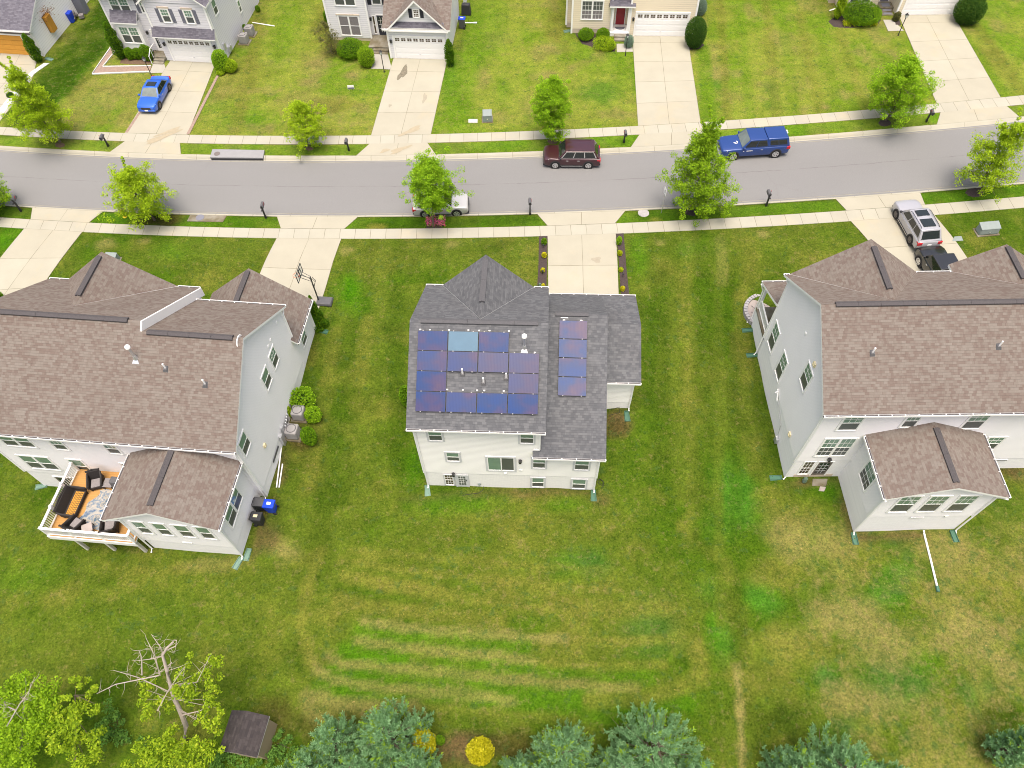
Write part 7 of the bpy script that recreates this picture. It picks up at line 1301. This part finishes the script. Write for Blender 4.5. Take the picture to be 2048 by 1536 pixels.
# ------------------------------------------------------------------ vehicles
def vehicle(name, label, cat, loc, fwd, paint_, L, W, Hh, zbelt, hood, xs, wb, wr=.36, clear_=.22, tail=None, rim='rim', win=2, rails=None, sunroof=0, clad=False, cap=False, chromewin=True, ws='car_glass', tumble=.17, bed=None, wc=0., decal=False, plate_front=False, bumper=None):
    "x forward; xs = x of windscreen foot, roof front, roof rear, rear glass foot"
    r = empty(name, loc, math.atan2(fwd[1], fwd[0]), label, cat, 'parked cars'); h = W/2; b = MB(); ends = tail or zbelt
    xa, xb, xc, xd = xs; f, k = L/2, -L/2
    st = [(f, .80, .42, hood-.20), (f-.10, .93, .30, hood-.09), (f-.35, .985, clear_+.02, hood-.03), ((f+xa)/2, 1., clear_, hood+.02), (xa, 1., clear_, zbelt-.02), ((xa+xd)/2, 1., clear_, zbelt), (xd if not bed else xd-.02, 1., clear_, zbelt), ((xd+k)/2-.02, .995, clear_+.02, ends+.0), (k+.22, .985, clear_+.04, ends-.01), (k+.06, .95, .34, ends-.06), (k, .88, .42, ends-.16)]
    prev = None
    for x, w, lo, hi in st:
        y = h*w; pts = [(y*.90, lo), (y*.985, lo+.12), (y, lo+(hi-lo)*.55), (y*.985, hi-.10), (y*.93, hi-.025), (y*.6, hi+.015), (0, hi+.03)]; ring = [b._av((x, p, z)) for p, z in pts]+[b._av((x, -p, z)) for p, z in pts[-2::-1]]
        if prev:
            n = len(ring)
            for j in range(n): q = (j+1) % n; b.f.append([prev[j], prev[q], ring[q], ring[j]]); b.m.append(0); b.uv.append(None)
        else: b.f.append(ring[::-1]); b.m.append(0); b.uv.append(None)
        prev = ring
    b.f.append(prev); b.m.append(0); b.uv.append(None)
    wg, wt = h*.955, h-tumble-.05; zr = Hh; zb_ = zbelt-.03
    def cabin(b, xa, xb, xc, xd, zr):
        base = [(xa, wg), (xd, wg*.97), (xd, -wg*.97), (xa, -wg)]; top = [(xb, wt), (xc, wt*.97), (xc, -wt*.97), (xb, -wt)]; i0 = [b._av((x, y, zb_)) for x, y in base]; i1 = [b._av((x, y, zr-.035)) for x, y in top]; m = [b._av(((xb+xc)/2, 0, zr+.012)), b._av((xb-.02, 0, zr-.012)), b._av((xc+.02, 0, zr-.02))]
        F_ = [[i0[0], i0[1], i1[1], i1[0]], [i0[2], i0[3], i1[3], i1[2]], [i0[3], i0[0], i1[0], m[1], i1[3]], [i0[1], i0[2], i1[2], m[2], i1[1]], [i1[0], i1[1], m[2], m[0], m[1]], [i1[2], i1[3], m[1], m[0], m[2]]]
        for q in F_: b.f.append(q); b.m.append(0); b.uv.append(None)
    cabin(b, xa, xb, xc, xd, zr)
    body = fixn(b.build('body', M[paint_], r, bevel=.035, seg=3, smooth=True, angle=50))
    def pane(nm, A, B, C, D, u0, u1, v0, v1, mat, off=.012, par=r):
        A, B, C, D = map(Vector, (A, B, C, D)); q = lambda u, v: A.lerp(B, u).lerp(D.lerp(C, u), v); n = (B-A).cross(D-A).normalized(); b = MB(); P4 = [q(u0, v0), q(u1, v0), q(u1, v1), q(u0, v1)]; ctr = (xa+xd)/2
        if n.dot((P4[0]+P4[2])/2-Vector((ctr, 0, zbelt))) < 0: n = -n
        b.hexa([p-n*.01 for p in P4], [p+n*off for p in P4]); return fixn(b.build(nm, M[mat], par))
    pane('windscreen', (xa, wg, zb_), (xa, -wg, zb_), (xb, -wt, zr-.03), (xb, wt, zr-.03), .06, .94, .10, .95, ws)
    if not cap: pane('rear_window', (xd, wg*.97, zb_), (xd, -wg*.97, zb_), (xc, -wt*.97, zr-.03), (xc, wt*.97, zr-.03), .09, .91, .14, .88, 'car_glass')
    for s in (1, -1):
        A, B, C, D = (xa, s*wg, zb_), (xd, s*wg*.97, zb_), (xc, s*wt*.97, zr-.035), (xb, s*wt, zr-.035); e = [.06+(.88)*i/win for i in range(win+1)]
        if chromewin: pane('window_trim', A, B, C, D, .045, .955, .12, .90, 'chrome', .006)
        for i in range(win): pane('side_window', A, B, C, D, e[i]+.012, e[i+1]-.012, .16, .86, 'car_glass', .012)
        b = MB(); b.box((xa-.12, s*(wg+.02), zbelt+.02), (xa-.26, s*(wg+.2), zbelt+.17)); b.build('mirror', M[paint_ if not clad else 'dark'], r, bevel=.03)
        for x in (wb/2+wc, -wb/2+wc):
            w_ = MB(); w_.tube([(x, s*(h-.235), wr), (x, s*(h+.012), wr)], wr, 20); wh = w_.build('wheel', M['tyre'], r, smooth=True); g = MB(); g.tube([(x, s*(h+.0), wr), (x, s*(h+.02), wr)], wr*.68, 16); rm_ = g.build('rim', M[rim], wh); g = MB()
            for q in range(5): a = q*1.2566; c1, s1 = math.cos(a), math.sin(a); c2, s2 = math.cos(a+.42), math.sin(a+.42); g.hexa([(x+wr*.2*c1, s*(h+.021), wr+wr*.2*s1), (x+wr*.56*c1, s*(h+.021), wr+wr*.56*s1), (x+wr*.56*c2, s*(h+.021), wr+wr*.56*s2)], [(x+wr*.2*c1, s*(h+.026), wr+wr*.2*s1), (x+wr*.56*c1, s*(h+.026), wr+wr*.56*s1), (x+wr*.56*c2, s*(h+.026), wr+wr*.56*s2)])
            fixn(g.build('wheel_opening', M['dark'], wh)); a_ = MB(); a_.tube([(x, s*(h-.24), wr+.02), (x, s*(h+.004), wr+.02)], wr+.075, 22); a_.build('wheel_arch', M['cladding' if clad else 'dark'], r)
        b = MB(); b.hexa([(f-.02, s*h*.52, hood-.27), (f-.03, s*h*.80, hood-.27), (f-.42, s*h*.985, hood-.22), (f-.40, s*h*.86, hood-.22)], [(f-.06, s*h*.52, hood-.13), (f-.09, s*h*.82, hood-.13), (f-.45, s*h*.965, hood-.07), (f-.42, s*h*.84, hood-.045)]); fixn(b.build('headlight', M['lamp_glass'], r))
        b = MB(); tz = ends-.12; b.box((k-.012, s*h*.62, tz-.2), (k+.30, s*(h*.99), tz+.04)); fixn(b.build('taillight', M['red'], r, bevel=.02))
        for i in range(min(win, 2)): b = MB(); x = xa-.75-i*.95; b.box((x-.1, s*(h-.01), zbelt-.19), (x+.1, s*(h+.022), zbelt-.155)); b.build('door_handle', M['chrome'], r)
        if clad or rails: b = MB(); b.box((wb/2-wr-.12+wc, s*(h-.03), clear_-.02), (-wb/2+wr+.12+wc, s*(h+.012), clear_+.15)); b.box((wb/2-wr-.12+wc, s*(h+.012), clear_+.06), (-wb/2+wr+.12+wc, s*(h+.02), clear_+.10), 1); b.build('side_sill', [M['cladding'], M['chrome']], r)
        if rails: b = MB(); b.tube([(xb-.2, s*(wt-.06), zr-.03), (xb-.35, s*(wt-.06), zr+.05), (xc+.35, s*(wt-.08), zr+.045), (xc+.2, s*(wt-.08), zr-.03)], .022, 5); b.build('roof_rail', M[rails], r)
    b = MB(); b.box((f-.14, -h*.5, hood-.42), (f+.012, h*.5, hood-.17)); b.build('grille', M['dark'], r, bevel=.02); b = MB(); b.box((f-.1, -h*.86, .26), (f+.03, h*.86, .47)); b.build('bumper', M[bumper or ('cladding' if clad else paint_)], r, bevel=.05, seg=3); b = MB(); b.box((k-.03, -h*.88, .3), (k+.12, h*.88, .5)); b.build('bumper', M[bumper or ('cladding' if clad else paint_)], r, bevel=.05, seg=3)
    b = MB(); b.box((k-.02, -.16, .62), (k-.005, .16, .76)); b.build('licence_plate', M['plate'], r)
    if plate_front: b = MB(); b.box((f+.03, -.16, .36), (f+.045, .16, .48)); b.build('licence_plate', M['plate'], r)
    for i in range(sunroof):
        x1_ = xb-.18-i*.95; b = MB(); b.box((x1_, -wt*.62, zr-.02), (x1_-.62-.2*i, wt*.62, zr+.02)); b.build('sunroof', M['car_glass'], r, bevel=.008)
    if bed:
        if cap:
            b = MB(); x0_, x1_, xt_ = xd+.12, k+.05, xc-.015; b.hexa([(x0_, wg, zb_), (x1_, wg*.98, zb_), (x1_, -wg*.98, zb_), (x0_, -wg, zb_)], [(xt_, wt, zr+.0), (x1_+.24, wt*.97, zr-.0), (x1_+.24, -wt*.97, zr-.0), (xt_, -wt, zr+.0)]); fixn(b.build('bed_cap', M[paint_], r, bevel=.06, seg=3, smooth=True, angle=50))
            for s in (1, -1):
                A, B, C, D = (x0_, s*wg, zb_), (x1_, s*wg*.98, zb_), (x1_+.24, s*wt*.97, zr), (xt_, s*wt, zr)
                for u0, u1 in ((.09, .48), (.50, .89)): pane('side_window', A, B, C, D, u0, u1, .24, .80, 'car_glass', .012)
            pane('rear_window', (x1_, wg*.98, zb_), (x1_, -wg*.98, zb_), (x1_+.24, -wt*.97, zr), (x1_+.24, wt*.97, zr), .1, .9, .2, .85, 'car_glass'); b = MB(); b.box((x1_+.16, -.2, zr-.04), (x1_+.22, .2, zr+.02)); b.build('brake_light', M['white'], r)
        else: b = MB(); b.box((xd-.1, -h*.84, zbelt+.0), (k+.12, h*.84, zbelt+.06)); b.build('bed_cover', M['dark'], r)
    return r
def gz_(x, y, d=.04): return gnd(x, y)+d
mx = lambda x, y: (x, y)
vehicle('parked_car', 'blue sedan with sunroof parked nose out on a driveway', 'car', (-32.08, 60.75, .04), (-.1, -.995), 'paint_blue', 4.5, 1.8, 1.42, .88, .86, (.98, .25, -.95, -1.75), 2.7, .33, .17, tail=.98, rim='rim_dark', win=2, sunroof=1, ws='screen_glass', plate_front=True)
vehicle('parked_car', 'maroon sport utility vehicle at the far kerb under a tree', 'car', (5.68, 50.38, -.10), (-.998, .06), 'paint_maroon', 4.75, 1.95, 1.72, 1.02, 1.02, (1.15, .55, -1.85, -2.25), 2.78, .37, .24, win=3, rails='paint_maroon', clad=True, tumble=.13)
vehicle('parked_truck', 'blue pickup truck with matching bed cap at the far kerb', 'pickup truck', (21.05, 50.85, -.09), (-.999, -.044), 'paint_truck', 5.75, 2.0, 1.88, 1.16, 1.10, (1.25, .6, -.85, -1.12), 3.6, .42, .32, tail=1.18, win=2, cap=True, bed=True, ws='screen_glass', chromewin=False, wc=.02, tumble=.15, bumper='chrome')
vehicle('parked_car', 'pale silver crossover parked under the round headed tree', 'car', (-5.25, 45.08, -.11), (1, 0), 'paint_silver', 4.45, 1.85, 1.62, .98, .96, (.95, .3, -1.5, -2.05), 2.52, .36, .22, win=2, rails='trim_grey', clad=True, chromewin=False)
vehicle('parked_car', 'silver grey sport utility vehicle with two roof windows on right driveway', 'car', (31.66, 41.0, gz_(31.66, 41.0)), (-.077, .997), 'paint_grey', 4.75, 1.93, 1.70, 1.02, 1.0, (1.1, .5, -1.75, -2.22), 2.75, .37, .24, win=3, rails='dark', sunroof=2, rim='rim_dark', clad=True, chromewin=False, tumble=.14)
vehicle('parked_truck', 'black pickup truck half hidden behind the right roof', 'pickup truck', (32.12, 36.1, gz_(32.12, 36.1)), (-.077, .997), 'paint_black', 5.2, 1.98, 1.86, 1.18, 1.14, (1.5, .95, -.5, -.8), 3.3, .42, .34, win=2, bed=True, chromewin=False, tumble=.13)
# hood emblem and side lettering of the blue pickup are pale strokes on its paint
tr = [o for o in bpy.data.objects if o.name.startswith('parked_truck') and o.get('label', '').startswith('blue')][0]
def stroke(pts, r, par, mat='white', name='decal'): b = MB(); b.tube(pts, r, 4); b.build(name, M[mat], par)
stroke([(1.75, .12, 1.17), (1.62, .22, 1.172), (1.45, .2, 1.175), (1.4, .05, 1.178), (1.5, -.06, 1.178)], .03, tr); stroke([(1.66, .08, 1.172), (1.55, .1, 1.175)], .02, tr)
for i, w in enumerate((.10, .0, .12, .11, .12, .05)):
    if w: b = MB(); b.box((1.12-i*.15, 1.0, .90), (1.12-i*.15-w, 1.012, .955)); b.build('side_badge', M['white'], tr)
# ------------------------------------------------------------------ light
W_ = bpy.data.worlds.new('World'); S.world = W_; W_.use_nodes = True; nt = W_.node_tree; bg = nt.nodes['Background']
sky = nt.nodes.new('ShaderNodeTexSky'); sky.sky_type = 'NISHITA'; sky.sun_disc = False
EL, AZ = rad(78), rad(180)      # sun height; azimuth from +Y clockwise
sky.sun_elevation = EL; sky.sun_rotation = AZ; sky.altitude = 50; sky.air_density = 1.0; sky.dust_density = 10.0; sky.ozone_density = 0.6
nt.links.new(sky.outputs[0], bg.inputs[0]); bg.inputs[1].default_value = .15
sd_ = bpy.data.lights.new('sun', 'SUN'); sd_.energy = 1.1; sd_.angle = rad(28); sd_.color = (1., .95, .87); so = bpy.data.objects.new('sun', sd_); COL.objects.link(so)
d = Vector((math.sin(AZ)*math.cos(EL), math.cos(AZ)*math.cos(EL), math.sin(EL))); so.rotation_euler = d.to_track_quat('Z', 'Y').to_euler(); so.location = (0, 0, 60)
S.view_settings.view_transform = 'Standard'; S.view_settings.look = 'None'; S.view_settings.exposure = 0.85; S.view_settings.gamma = 1
S.render.engine = 'CYCLES'; S.cycles.max_bounces = 6
S.cycles.filter_width = 1.0
